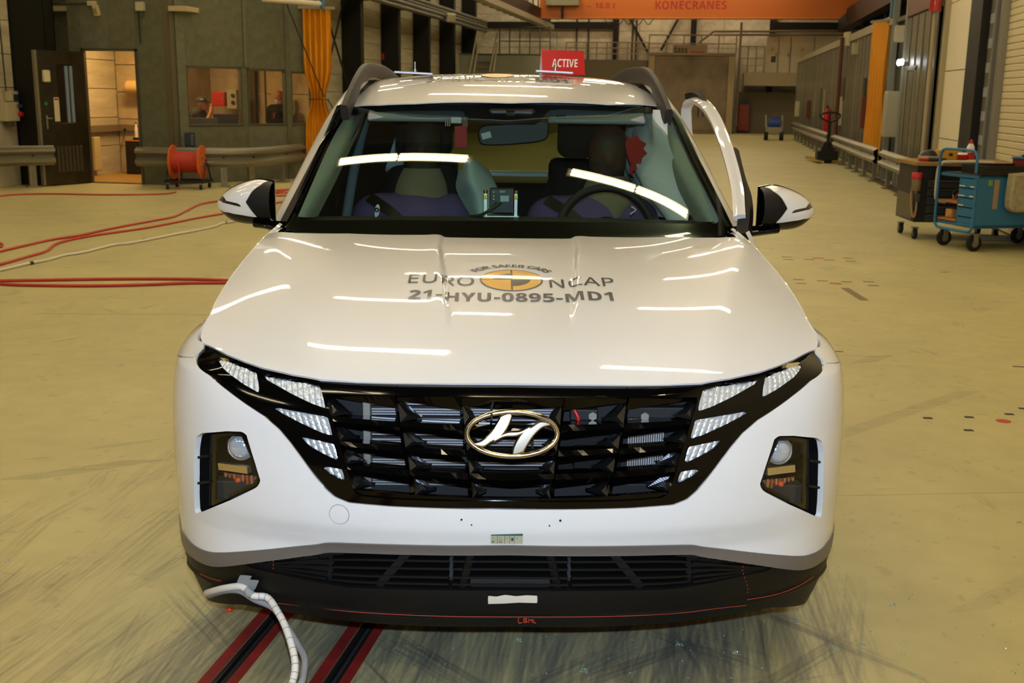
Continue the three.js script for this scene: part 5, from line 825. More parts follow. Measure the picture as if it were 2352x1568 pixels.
// right: booths of galvanised sheets
{ const B = thing('metal_booth_wall', 'long wall of grey galvanised sheets along the right side of the hall', 'wall', [0, 0, 0]);
  const sheetM = [0x8d866f, 0x979078, 0x878069].map((c, i) => std(c, 0.42, 0.4, { map: tex(blotch, 0.5), key: 'booth' + i })), R = rng(3); let z = -16.3;
  const gapZ = onX(2046, 200, XR).z;
  while (z > -47) { const w = 0.62; if (!(z < -19.3 && z > -20.9)) mesh(B, 'metal_sheet', [span(XR, XR + 0.05, 0.03, 2.98, z - w + 0.006, z, 0.004), span(XR - 0.02, XR, 0.03, 2.98, z - 0.04, z, 0)], sheetM[Math.floor(R() * 3)]); z -= w; }
  mesh(B, 'top_rail', span(XR - 0.03, XR + 0.06, 2.98, 3.16, -47, -21, 0.01), std(0xa39a80, 0.45, 0.3)); mesh(B, 'booth_roof', span(XR + 0.02, 8, 3.0, 3.08, -47, -16.3, 0), std(0x59533f, 0.7));
  mesh(B, 'copper_band', span(XR - 0.03, XR + 0.03, 3.0, 3.4, -19.3, -16.3, 0.01), std(0x6d4a33, 0.5, 0.4)); mesh(B, 'end_return', span(XR, 8, 0, 3.0, -16.35, -16.3, 0), sheetM[0]);
  for (const zz of [-19.3, -20.9]) mesh(B, 'door_post', span(XR - 0.04, XR + 0.08, 0, 3.5, zz - 0.05, zz + 0.05, 0.01), std(0x8b8b82, 0.5, 0.4));
  mesh(B, 'booth_door', span(XR + 0.1, XR + 0.15, 0, 3.0, -20.85, -19.35), std(0x3a3629, 0.6)); mesh(B, 'door_frame', [span(XR - 0.02, XR + 0.05, 0, 2.1, -18.95, -18.87), span(XR - 0.02, XR + 0.05, 0, 2.1, -18.05, -17.97), span(XR - 0.02, XR + 0.05, 2.05, 2.13, -18.95, -17.97)], std(0x8c8873, 0.5, 0.3));
  for (const [px, py, w, h, c] of [[1885, 235, 0.5, 0.9, 0x5b5540], [1935, 205, 0.9, 0.6, 0x57513d], [1985, 215, 0.35, 0.7, 0x3c382b], [1995, 222, 0.3, 0.7, 0x3c382b], [1870, 240, 0.3, 0.8, 0xa59a72], [1892, 240, 0.25, 0.9, 0xb1a57c]]) { const p = onX(px, py, XR - 0.02); mesh(B, 'booth_window', box(0.03, h, w, p.x, p.y, p.z), std(c, 0.25, 0.1)); }
}
const rightThings = [['fire_hose_box', 'tall red hose box on the metal wall near the yellow curtain', 'hose box', 1985, 258, 0.28, 0.7, 0.14, 0x6b2a1e], ['fire_hose_box', 'far red hose box on the metal wall behind the blue compressor', 'hose box', 1857, 252, 0.28, 0.65, 0.12, 0x5f2a1c], ['switch_box', 'white switch box on the metal wall behind the pallet truck', 'box', 1928, 255, 0.5, 0.75, 0.16, 0xc9bf9d], ['switch_box', 'white switch box next to the post right of the yellow curtain', 'box', 2045, 262, 0.42, 0.85, 0.22, 0xa9a289], ['switch_box', 'far pale switch box at the end of the metal wall', 'box', 1832, 250, 0.4, 0.6, 0.18, 0xb8ad8a], ['horn_box', 'small cream box on the top edge of the metal wall', 'box', 1946, 90, 0.3, 0.35, 0.14, 0xcfc49e], ['horn_box', 'small cream box high on the metal wall, second from the yellow curtain', 'box', 1965, 112, 0.24, 0.28, 0.14, 0xa79c7c], ['horn_box', 'cream lamp box on a dark conduit above the twin lamp', 'box', 2066, 78, 0.18, 0.3, 0.16, 0xb6ab8b]];
for (const [n, l, c, px, py, w, h, d, col] of rightThings) { const p = onX(px, py, XR - 0.06), o = thing(n, l, c, [p.x, p.y - h / 2, p.z]); mesh(o, 'casing', box(d, h, w, 0, h / 2, 0, 0.012), std(col, 0.5)); mesh(o, 'lid', box(0.012, h * 0.86, w * 0.82, -d / 2 - 0.006, h / 2, 0, 0.004), std(col, 0.45)); }
{ const p = onX(2075, 143, XR - 0.05), L = thing('emergency_light', 'twin emergency light with two bright heads on the metal wall', 'light', [p.x - 0.05, p.y, p.z]);
  mesh(L, 'light_base', box(0.05, 0.05, 0.5, 0.05, -0.02, 0), std(0x8d8a80, 0.5)); for (const s of [-0.17, 0.17]) { mesh(L, 'light_head', put(new THREE.SphereGeometry(0.062, 18, 12).scale(0.7, 1, 1), 0, 0, s), new THREE.MeshStandardMaterial({ color: 0xffffff, emissive: 0xe8f2ff, emissiveIntensity: 3.2, roughness: 0.3 })); }
  const pl = new THREE.PointLight(0xe8f2ff, 0.35); pl.position.set(-0.14, 0, 0.02); pl.castShadow = true; L.add(pl); }
function pleats(name, label, at, w, h, n, amp, turn, mat, gather) {   // hanging folded curtain, gathered at a height when asked
  const C = thing(name, label, 'curtain', at, turn), rows = [];
  for (let j = 0; j <= 14; j++) { const y = h * (1 - j / 14), t = gather ? 1 - 0.5 * Math.exp(-(((y - gather) / (0.3)) ** 2)) : 1 - 0.12 * (y / h), r = []; for (let k = 0; k <= n * 6; k++) { const a = k / (n * 6) - 0.5; r.push([a * w * t, y, amp * Math.sin(k * 1.047 + 0.5 * Math.sin(j * 0.5 + k)) ]); } rows.push(r); }
  const g = loft(rows, n * 30, 30), b = loft(rows.map((r) => [...r].reverse().map((p) => [p[0], p[1], p[2] - 0.012])), n * 30, 30); mesh(C, 'curtain_cloth', [g, b], mat);
  mesh(C, 'curtain_rail', box(w * 1.3, 0.05, 0.05, 0, h + 0.02, 0), std(0x8d8872, 0.5, 0.3)); return C;
}
{ const a = onX(2025, 55, XR - 0.12), m = std(0xd9930c, 0.6);
  pleats('strip_curtain', 'yellow curtain hanging in front of the metal wall on the right', [XR - 0.14, 0.42, -21.7], 0.62, 2.65, 5, 0.045, -1.2, m);
  const C = pleats('strip_curtain', 'yellow curtain tied with a black strap beside the cabin windows', [-6.62, 0.05, -17.2], 0.5, 2.94, 5, 0.05, 0.3, m, 1.4);
  mesh(C, 'strap', new THREE.TorusGeometry(0.15, 0.012, 6, 30).scale(1.15, 1, 0.6).rotateX(Math.PI / 2).translate(0.02, 1.37, 0), M.black);
  mesh(C, 'strap_end', tube([[0.16, 1.37, 0.08], [0.24, 1.25, 0.1], [0.28, 1.1, 0.09], [0.25, 1.06, 0.09]], 0.012), M.black);
  const S = one('tie_strap', 'black strap running slanting down to the tied yellow curtain', 'strap', beam(onZ(658, 8, -16.65), onZ(744, 222, -16.98), 0.05, 0.012), M.black);
  const P = one('support_tube', 'pale horizontal tube above the cabin and the tied yellow curtain', 'tube', [cyl(onZ(604, -2, -16.15), onZ(738, 9, -17.05), 0.045)], M.offWhite); const Q = one('bracket_arm', 'blue bracket at the end of the pale tube above the yellow curtain', 'bracket', box(0.06, 0.5, 0.08, ...onZ(739, -14, -17.05).toArray(), 0.005), std(0x2f6f9c, 0.5));
  const R = one('blue_post', 'blue post rising above the yellow curtain on the right', 'post', span(XR - 0.08, XR + 0.02, 3.1, 5, -21.1, -20.95, 0.005), std(0x3a6688, 0.5));
  const b = onX(2166, 12, 3.7), Bk = thing('beacon', 'red beacon lamp on a slim pole beside the cream wall panel', 'beacon', [3.68, 0, -16.05]); mesh(Bk, 'beacon_lamp', [put(new THREE.CylinderGeometry(0.085, 0.095, 0.2, 20), 0, 2.97, 0), put(new THREE.SphereGeometry(0.085, 18, 10), 0, 3.06, 0)], std(0xa8161a, 0.25, 0, { clearcoat: 1, key: 'beacon' })); mesh(Bk, 'beacon_pole', cyl(V(0, 0, 0), V(0, 2.88, 0), 0.03), std(0xa79c80, 0.5));
  one('red_post', 'thin dark red post standing before the metal wall', 'post', cyl(V(3.6, 0, -28.3), V(3.6, 3.1, -28.3), 0.05), std(0x57291d, 0.6));
}
// left wall pipes, rods, crane runway
{ const ends = [[[900, 10], [1200, 105]], [[915, 3], [1205, 99]], [[934, 0], [1200, 88]], [[960, 0], [1215, 84]]]; const nm = ['lowest of the grey pipes along the left wall', 'second lowest grey pipe along the left wall', 'third grey pipe up the left wall', 'topmost of the grey pipes along the left wall'];
  ends.forEach(([a, b], k) => { const p = onX(...a, -9.95), y = p.y; one('wall_pipe', nm[k], 'pipe', [cyl(V(-9.95, y, -20), V(-9.95, y, -49), k === 2 ? 0.05 : 0.075), ...[-24, -28, -32, -36, -40, -44].map((z) => box(0.7, 0.04, 0.04, -10.3, y, z))], std(0x6f6a5c, 0.45, 0.4)); });
  for (const [a, b, l] of [[[740, 0], [805, 215], 'bracing rod on the left wall falling to the right'], [[790, 0], [736, 228], 'bracing rod on the left wall falling to the left']]) { const p = onX(...a, -10.5), q = onX(...b, -10.5); const d = p.clone().sub(q); one('bracing_rod', l, 'rod', cyl(q.clone().addScaledVector(d, 0.1), p.clone().addScaledVector(d, 0.5), 0.03), std(0x241f16, 0.6)); }
  const K = thing('crane_runway', 'crane runway girder with walkway brackets high along the left wall', 'girder', [0, 0, 0]), y = 4.42;
  mesh(K, 'girder', [span(-7.15, -6.85, y, y + 0.04, -49, -18, 0), span(-6.87, -6.83, y, y + 0.2, -49, -18, 0)], std(0xb5ae98, 0.5, 0.2)); mesh(K, 'girder_web', span(-7.02, -6.98, y + 0.04, y + 0.7, -49, -18, 0), M.black);
  for (let z = -20; z > -49; z -= 1.4) mesh(K, 'walkway_bracket', extrude([[0, 0.25], [1.1, 0.0], [1.1, 0.6], [0, 0.6]], 0.06, 0).translate(-8.2, y + 0.1, z), M.black);
  mesh(K, 'walkway_deck', span(-8.0, -7.1, y + 0.7, y + 0.74, -49, -18, 0), M.black); mesh(K, 'walkway_rail', [cyl(V(-7.2, y + 1.7, -49), V(-7.2, y + 1.7, -18), 0.03), cyl(V(-7.2, y + 1.2, -49), V(-7.2, y + 1.2, -18), 0.03), ...Array.from({ length: 22 }, (_, k) => cyl(V(-7.2, y + 0.7, -48 + k * 1.4), V(-7.2, y + 1.7, -48 + k * 1.4), 0.025))], M.black); mesh(K, 'conductor_line', span(-6.8, -6.74, y + 1.0, y + 1.1, -46, -18, 0), std(0xb9660f, 0.5), 'orange conductor line');
  const R2 = thing('crane_runway', 'dark crane runway girder above the booths on the right', 'girder', [0, 0, 0]); mesh(R2, 'girder', [span(5.5, 5.9, 4.4, 5.1, -49, -22, 0)], M.black); for (let k = 1; k < 9; k++) mesh(R2, 'girder_bracket', span(5.9, 7.95, 4.0, 4.9, -47 + k * 3, -46.8 + k * 3, 0), M.black);
}
{ const zc = -46, xa = onZ(1240, 20, zc).x, xb = onZ(1930, 38, zc).x, xc = onZ(1985, 0, zc).x, y0 = onZ(1600, 40, zc).y, y1 = y0 + 1.5, C = thing('bridge_crane', 'orange bridge crane spanning the back of the hall with red maker lettering', 'crane', [0, 0, zc]);
  const orange = std(0xc8680c, 0.5), t = canvasTexture(2048, 256, (c, w, h) => { c.fillStyle = '#c8680c'; c.fillRect(0, 0, w, h); const PX = (px) => ((onZ(px, 12, zc).x - xa) / (xc - xa)) * w, PY = (py) => h - ((onZ(1600, py, zc).y - y0) / (y1 - y0)) * h; c.fillStyle = '#c22a12'; const fit = (s, a, b, ya, yb, f) => { c.save(); c.font = f; const m = c.measureText(s).width; c.translate(PX(a), PY(yb)); c.scale((PX(b) - PX(a)) / m, (PY(yb) - PY(ya)) / 73); c.fillText(s, 0, 0); c.restore(); }; c.fillStyle = '#b01a0a'; fit('KONECRANES', 1503, 1670, 2, 21, 'bold 100px sans-serif'); fit('16.0 t', 1366, 1414, 6, 19, 'bold 100px sans-serif'); c.fillRect(PX(1348), PY(14), PX(1358) - PX(1348), 5); });
  const g = extrude([[xa, y0], [xb, y0], [xc, onZ(1985, 0, zc).y], [xc, y1], [xa, y1]], 0.5, 0); const p = g.attributes.position, uv = g.attributes.uv; for (let i = 0; i < p.count; i++) uv.setXY(i, (p.getX(i) - xa) / (xc - xa), (p.getY(i) - y0) / (y1 - y0)); g.translate(0, 0, -0.5);
  mesh(C, 'box_girder', g, std(0xffffff, 0.45, 0, { map: t, key: 'crane' })); mesh(C, 'bottom_flange', span(xa, xb, y0 - 0.05, y0, -0.6, 0.12, 0.005), std(0xe08316, 0.4));
  const hx = onZ(1294, 5, zc).x; mesh(C, 'hoist_box', [box(1.4, 0.35, 0.4, hx, onZ(1294, 4, zc).y, 0.25)], std(0x8f8a70, 0.5)); mesh(C, 'hoist_cable', [cyl(V(hx, y0 - 0.1, 0.25), V(hx, y0 + 0.8, 0.25), 0.05)], M.black);
  for (let k = 0; k < 5; k++) { const x = lerp(onZ(1400, 40, zc).x, onZ(1490, 40, zc).x, k / 4); mesh(C, 'festoon_cable', tube([[x - 0.22, y0 - 0.05, 0.15], [x, y0 - 0.3, 0.15], [x + 0.22, y0 - 0.05, 0.15]], 0.018, 16, 6), M.black); }
}
// ------------------------------------------------------------------ control cabin on the left
const cabinPaint = [0x6b6a52, 0x66664f, 0x70705a].map((c, i) => std(c, 0.55, 0.05, { map: tex(grain, 1.5), key: 'cabin' + i }));
{ const C = thing('control_cabin', 'grey-green control cabin with an open door and windows on its slanting side', 'cabin', [0, 0, 0]), H = 3.7, zf = -14.93;
  const P = (x0, x1, y0, y1, i = 0, z0 = zf - 0.1, z1 = zf) => mesh(C, 'wall_panel', span(x0, x1, y0, y1, z0, z1, 0.004), cabinPaint[i % 3]);
  P(-10.1, -9.86, 0, H, 1); P(-9.86, -9.37, 2.19, H, 2); P(-9.365, -8.9, 2.19, H, 0); P(-8.9, -8.42, 0, H, 1); P(-10.68, -10.1, 0, H, 1, zf - 0.4, zf - 0.3);
  mesh(C, 'door_frame', [span(-9.88, -9.84, 0, 2.2, zf - 0.06, zf + 0.03), span(-8.93, -8.89, 0, 2.2, zf - 0.06, zf + 0.03), span(-9.88, -8.89, 2.16, 2.2, zf - 0.06, zf + 0.03), span(-9.86, -8.9, 0, 0.015, zf - 0.1, zf)], std(0x4e4c3a, 0.5, 0.3));
  const a = V(-8.254, 0, -15.2), b = V(-7.113, 0, -16.866), d = b.clone().sub(a).normalize(), ry = Math.atan2(-d.z, d.x), side = (g) => put(g, a.x, 0, a.z, 0, ry);
  const Q = (s0, s1, y0, y1, i, t0 = -0.1, t1 = 0, nm = 'wall_panel', mt) => mesh(C, nm, side(span(s0, s1, y0, y1, t0, t1, 0.004)), mt || cabinPaint[i % 3]);
  mesh(C, 'corner_post', [span(-8.42, -8.36, 0, H, -15.1, zf, 0.004), side(span(-0.32, -0.1, 0, H, -0.12, 0.0))], std(0x5a523c, 0.55)); Q(-0.1, 0.06, 0, H, 2, -0.08, 0.03);
  Q(0.06, 1.18, 0, 0.96, 0); Q(0.06, 1.18, 1.95, H, 0); Q(1.13, 1.24, 0.96, 1.95, 1); Q(1.18, 1.24, 0, 0.96, 1); Q(1.18, 1.24, 1.95, H, 2, -0.09, 0.025); Q(1.24, 2.08, 0, 0.96, 2); Q(1.24, 2.08, 1.93, H, 1); Q(2.03, 2.13, 0, H, 1, -0.08, 0.02); Q(2.13, 2.75, 0, 0.96, 0); Q(2.13, 2.75, 1.9, H, 2); Q(2.6, 2.75, 0.96, 1.9, 0);
  const fr = std(0x514d3c, 0.5, 0.2); for (const [s0, s1, y1] of [[0.06, 1.13, 1.95], [1.24, 2.03, 1.93], [2.13, 2.6, 1.9]]) { Q(s0, s0 + 0.035, 0.96, y1, 0, -0.07, 0.01, 'window_frame', fr); Q(s1 - 0.035, s1, 0.96, y1, 0, -0.07, 0.01, 'window_frame', fr); Q(s0, s1, y1 - 0.035, y1, 0, -0.07, 0.01, 'window_frame', fr); Q(s0, s1, 0.96, 0.99, 0, -0.07, 0.015, 'window_frame', fr); mesh(C, 'window_pane', side(quadsGeo([[V(s0, 0.97, -0.03), V(s1, 0.97, -0.03), V(s1, y1, -0.03), V(s0, y1, -0.03)]])), GLASS); }
  const end = a.clone().addScaledVector(d, 2.75); 
  mesh(C, 'cabin_roof', [span(-10.68, -8.05, H - 0.9, H - 0.82, -18.6, zf - 0.1, 0), side(span(0.25, 2.6, H - 0.9, H - 0.82, -1.6, -0.08, 0))], std(0xb9a881, 0.8));
  mesh(C, 'inner_floor', [span(-10.68, -8.4, 0.0005, 0.006, -18.5, zf - 0.1, 0)], std(0xa8823f, 0.45)); const plank = std(0xc9b48c, 0.75, 0, { map: tex(blotch, 0.8), key: 'plank' });
  for (let r = 0; r < 6; r++) mesh(C, 'inner_wall_block', span(-10.68, -9.3, r * 0.5 + 0.006, r * 0.5 + 0.494, -17.5, -17.42, 0.008), plank);
  for (let r = 0; r < 6; r++) mesh(C, 'inner_wall_block', beam(V(end.x - 0.04, r * 0.5 + 0.25, end.z - 0.02), V(end.x - 1.36, r * 0.5 + 0.25, end.z - 0.93), 0.08, 0.488), plank);
  for (let r = 0; r < 6; r++) mesh(C, 'inner_wall_block', span(-9.32, -8.05, r * 0.5 + 0.006, r * 0.5 + 0.494, -18.6, -18.52, 0.008), plank); mesh(C, 'inner_corner', span(-9.34, -9.3, 0, 2.8, -18.6, -17.42, 0), plank); mesh(C, 'cable_duct', [span(-10.68, -9.3, 0.78, 0.9, -17.42, -17.36, 0.004), span(-10.69, -10.62, 0.78, 0.9, -17.4, -15.2, 0.004)], std(0x7a6b52, 0.6));
  mesh(C, 'inner_post', [span(-8.45, -8.33, 0, 2.8, -18.52, -18.4, 0.004), span(-8.14, -8.06, 0, 2.8, -18.52, -18.4, 0.004)], std(0x4a3d2c, 0.6));
  // open door leaf
  const D = new THREE.Group(); D.name = 'cabin_door'; C.add(D); const hx = -9.85, hz = -14.9, ex = -10.16, ez = -14.02, L = Math.hypot(ex - hx, ez - hz), turn = Math.atan2(-(ez - hz), ex - hx), leaf = (g) => put(g, hx, 0, hz, 0, turn);
  const steelDoor = std(0x4f4938, 0.32, 0.7, { map: tex(blotch, 1), key: 'steeldoor' });
  mesh(D, 'door_leaf', leaf(extrude([[0, 0.02], [L, 0.02], [L, 2.14], [0, 2.14]], 0.05, 0.003, [[[0.22, 1.0], [0.56, 1.0], [0.56, 1.93], [0.22, 1.93]]]).translate(0, 0, -0.025)), steelDoor);
  mesh(D, 'door_window', leaf(box(0.34, 0.93, 0.01, 0.39, 1.465, 0, 0)), std(0x2a2117, 0.1, 0.1)); for (const x of [0.27, 0.36]) mesh(D, 'window_bar', leaf(box(0.055, 0.9, 0.05, x, 1.46, 0.0, 0.004)), std(0x8fa3b8, 0.3, 0.4));
  mesh(D, 'door_edge', leaf(box(0.04, 2.12, 0.07, L, 1.08, 0)), std(0x8a8270, 0.4, 0.5));
  for (const s of [-1, 1]) { mesh(D, 'door_handle', [leaf(box(0.03, 0.22, 0.02, L - 0.12, 1.02, s * 0.04, 0.006)), leaf(box(0.11, 0.02, 0.03, L - 0.15, 1.08, s * 0.06, 0.006))], M.steel); for (let k = 0; k < 7; k++) mesh(D, 'louvre_slat', leaf(box(0.05, 0.42, 0.012, 0.18 + k * 0.075, 0.42, s * 0.028, 0.002)), std(0x5b5443, 0.4, 0.6));
    mesh(D, 'door_notice', leaf(box(0.1, 0.38, 0.003, 0.6, 1.22, s * 0.028, 0)), std(0xc9bc98, 0.7)); mesh(D, 'notice_heading', leaf(box(0.08, 0.03, 0.004, 0.6, 1.38, s * 0.028, 0)), std(0x8d3a24, 0.7)); mesh(D, 'green_sticker', leaf(box(0.06, 0.05, 0.003, 0.8, 1.31, s * 0.028, 0)), std(0x147a3a, 0.6)); mesh(D, 'dispenser', leaf(box(0.13, 0.19, 0.06, 0.78, 1.74, s * 0.055, 0.02)), std(0xcfc49f, 0.5)); }
  const Lm = thing('cabin_light', 'warm ceiling light inside the control cabin', 'light', [-9.35, 2.72, -16.2]); mesh(Lm, 'light_housing', box(1.2, 0.05, 0.3, 0, 0.03, 0), M.white); mesh(Lm, 'light_panel', box(1.1, 0.01, 0.24, 0, 0, 0, 0), new THREE.MeshStandardMaterial({ color: 0xffffff, emissive: new THREE.Color(1, 0.62, 0.24), emissiveIntensity: 14 })); const al = new THREE.RectAreaLight(new THREE.Color(1, 0.62, 0.24), 95, 1.1, 0.24); al.position.y = -0.012; al.rotation.x = -Math.PI / 2; Lm.add(al);
}
const wallItem = (n, l, c, px, py, z, w, h, dd, col) => { const p = onZ(px, py, z + dd / 2), o = thing(n, l, c, [p.x, p.y - h / 2, z + dd / 2]); mesh(o, 'casing', box(w, h, dd, 0, h / 2, 0, 0.012), std(col, 0.5)); return o; };
{ const s = wallItem('motion_sensor', 'cream motion sensor with a tilted head above the cabin door', 'sensor', 211, 8, -14.93, 0.15, 0.08, 0.07, 0xc2b68d); mesh(s, 'sensor_head', put(box(0.1, 0.17, 0.07, 0, 0, 0, 0.015), 0.1, -0.07, 0.05, 0.25, 0, 0.08), std(0xbfb078, 0.45)); mesh(s, 'sensor_window', put(box(0.06, 0.09, 0.01, 0, 0, 0, 0.004), 0.1, -0.085, 0.088, 0.25, 0, 0.08), std(0x8d8562, 0.3)); mesh(s, 'conduit', cyl(V(-0.75, 0.04, 0), V(-0.07, 0.04, 0), 0.012), std(0x3b3524, 0.6));
  const t = wallItem('junction_box', 'cream square junction box with a plug right of the cabin door', 'box', 322, 15, -14.93, 0.14, 0.14, 0.09, 0xb9b08d); mesh(t, 'plug', box(0.05, 0.09, 0.05, 0.03, -0.05, 0.02, 0.01), std(0x3f3a2c, 0.6)); mesh(t, 'cable', cyl(V(-0.04, 0, 0.0), V(-0.05, -0.5, -0.03), 0.008), M.black);
  const p = onX(16, 240, XL), B = thing('control_box', 'pale control box with a dark display and red knob on the left wall', 'control box', [XL + 0.07, 0, p.z]); mesh(B, 'casing', [box(0.14, 0.3, 0.34, 0, 1.18, 0.06, 0.01), box(0.12, 0.16, 0.2, 0, 1.42, -0.03, 0.01)], std(0xb8ad8d, 0.5)); mesh(B, 'display', box(0.02, 0.1, 0.12, 0.065, 1.4, -0.05, 0.004), std(0x2a2f38, 0.3)); mesh(B, 'red_knob', put(new THREE.CylinderGeometry(0.045, 0.035, 0.06, 16), 0.1, 1.14, -0.1, 0, 0, Math.PI / 2), M.red); for (const z of [-0.13, -0.06]) mesh(B, 'blue_plug', put(new THREE.TorusGeometry(0.022, 0.008, 6, 14), 0.09, 1.27, z, 0, Math.PI / 2), std(0x2d4a6b, 0.5)); mesh(B, 'socket', box(0.1, 0.1, 0.14, 0, 1.0, 0.08, 0.01), std(0x4b4534, 0.6)); mesh(B, 'conduit', cyl(V(0, 1.5, 0.1), V(0.0, 2.9, 0.13), 0.012), std(0x2e281e, 0.6));
  const al = onX(881, 130, XL + 0.05), A = thing('alarm_button', 'small red alarm button between two dark columns on the left wall', 'button', [XL + 0.05, al.y - 0.1, al.z]); mesh(A, 'casing', box(0.1, 0.2, 0.2, 0, 0.1, 0, 0.01), M.red); mesh(A, 'push_plate', box(0.02, 0.1, 0.1, 0.055, 0.1, 0), M.white);
  const lm = onX(1019, 40, -9.9), G = thing('flood_light', 'small pale floodlight fixed to the pipes on the left wall', 'light', [-9.62, lm.y, lm.z]); mesh(G, 'light_housing', put(box(0.35, 0.3, 0.2, 0, 0, 0, 0.03), 0, 0, 0, 0.4, 0.5), M.offWhite); mesh(G, 'light_bracket', cyl(V(0, 0, 0), V(-0.32, -0.02, 0), 0.03), M.black); }
// things in the cabin
{ const R = wallItem('wall_cabinet', 'bright red wall cabinet seen through the first cabin window', 'cabinet', 505, 227, -18.1, 0.27, 0.27, 0.14, 0xb41612); mesh(R, 'cabinet_door', box(0.25, 0.25, 0.012, 0, 0.135, 0.075, 0.006), std(0xb81713, 0.4)); mesh(R, 'latch', box(0.02, 0.03, 0.012, 0.09, 0.13, 0.086, 0.003), M.steel);
  const W = wallItem('wall_box', 'grey box with dark dials beside the red wall cabinet', 'box', 535, 228, -18.1, 0.2, 0.36, 0.12, 0x9c9478); for (const y of [0.12, 0.25]) mesh(W, 'dial', put(new THREE.CylinderGeometry(0.035, 0.035, 0.03, 16), 0.03, y, 0.07, Math.PI / 2), M.black);
  const D = thing('control_desk', 'desk behind the cabin windows carrying the monitors', 'desk', [-7.95, 0, -16.35], 0.975); mesh(D, 'desk_top', box(2.3, 0.04, 0.7, 0.1, 0.74, 0), std(0x5c4c36, 0.5)); for (const x of [-0.95, 1.15]) mesh(D, 'desk_leg', box(0.05, 0.72, 0.6, x, 0.36, 0), M.black);
  const mon = (px0, px1, py0, py1, z, col, l) => { const a = onZ(px0, py0, z), b = onZ(px1, py1, z), Mo = thing('monitor', l, 'monitor', [(a.x + b.x) / 2, 0.76, z], 0.45); const h = a.y - 0.8; mesh(Mo, 'screen_housing', box(b.x - a.x, h, 0.05, 0, 0.04 + h / 2, 0, 0.01), std(col, 0.6)); mesh(Mo, 'stand', [box(0.05, 0.2, 0.04, 0, 0.1, -0.04), box(0.2, 0.012, 0.15, 0, 0.006, -0.04)], M.black); return Mo; };
  mon(437, 498, 270, 285, -16.0, 0x4a453a, 'grey back of a monitor in front of the man with the cap'); mon(492, 545, 261, 285, -16.25, 0x17150f, 'black back of a monitor below the red wall cabinet'); mon(618, 655, 272, 285, -17.1, 0x17150f, 'black monitor below the standing man with the lowered mask');
  const K = thing('low_cabinet', 'black low cabinet with an orange top inside the open cabin door', 'cabinet', [-9.98, 0, -17.15]); mesh(K, 'cabinet_body', box(0.62, 0.6, 0.5, 0, 0.31, 0), std(0x17120c, 0.6)); mesh(K, 'cabinet_top', box(0.64, 0.02, 0.52, 0, 0.62, 0), std(0xb06a22, 0.5)); mesh(K, 'cabinet_door', box(0.28, 0.54, 0.01, -0.15, 0.31, 0.255), std(0x1a150e, 0.6)); mesh(K, 'cabinet_door', box(0.28, 0.54, 0.01, 0.15, 0.31, 0.255), std(0x1a150e, 0.6));
  const T = one('router', 'small black device with a red light on the low cabinet', 'device', [box(0.1, 0.045, 0.07, -10.14, 0.655, -17.05)], M.black);
  const Dv = one('router', 'small flat black device near the right edge of the low cabinet', 'device', [box(0.13, 0.03, 0.08, -9.9, 0.648, -17.05)], M.black);
  const S = wallItem('wall_socket', 'white wall socket with a black plug inside the cabin', 'socket', 290, 297, -17.42, 0.07, 0.07, 0.03, 0xd8c79c); mesh(S, 'plug', box(0.05, 0.05, 0.05, 0.0, 0.03, 0.04, 0.01), M.black); mesh(S, 'plug_cord', cyl(V(0, 0.02, 0.04), V(-0.02, -0.32, 0.2), 0.006), M.black);
  const Bt = thing('bottle', 'slim white bottle standing in front of the cabin wall', 'bottle', [onZ(314, 318, -17.05).x, 0.63, -17.05]); mesh(Bt, 'bottle_body', lathe([[0.0001, 0], [0.03, 0], [0.03, 0.2], [0.012, 0.3]], 16), M.white); mesh(Bt, 'cap', put(new THREE.CylinderGeometry(0.013, 0.013, 0.03, 12), 0, 0.31, 0), M.black);
  const Dp = wallItem('paper_dispenser', 'beige paper dispenser on the wall inside the open door', 'dispenser', 312, 200, -17.42, 0.26, 0.26, 0.2, 0xc2a06a); mesh(Dp, 'dispenser_lid', put(new THREE.CylinderGeometry(0.12, 0.12, 0.25, 20), 0, 0.13, 0.06, 0, 0, Math.PI / 2), std(0xd4b27a, 0.4));
  const Rd = thing('radiator', 'narrow pale radiator against the hall wall inside the cabin', 'radiator', [-10.6, 0.1, -16.35]); for (let k = 0; k < 4; k++) mesh(Rd, 'radiator_panel', box(0.06, 0.6, 0.05, 0, 0.3, -k * 0.055, 0.015), std(0xcdbb8c, 0.5));
  const Sp = thing('speaker_box', 'small black box with vents standing on the guardrail posts before the cabin', 'box', [...onZ(437, 335, -15.0).toArray()], 0.4); mesh(Sp, 'casing', box(0.16, 0.23, 0.14, 0, 0.1, 0, 0.01), std(0x0d0d0c, 0.25)); for (let k = 0; k < 5; k++) mesh(Sp, 'vent_slot', box(0.05, 0.015, 0.01, 0.04, 0.03 + k * 0.035, 0.07, 0.002), std(0x6d6a60, 0.4));
  mesh(Sp, 'support', box(0.05, 0.36, 0.05, 0, -0.19, -0.02), M.steelRough); }
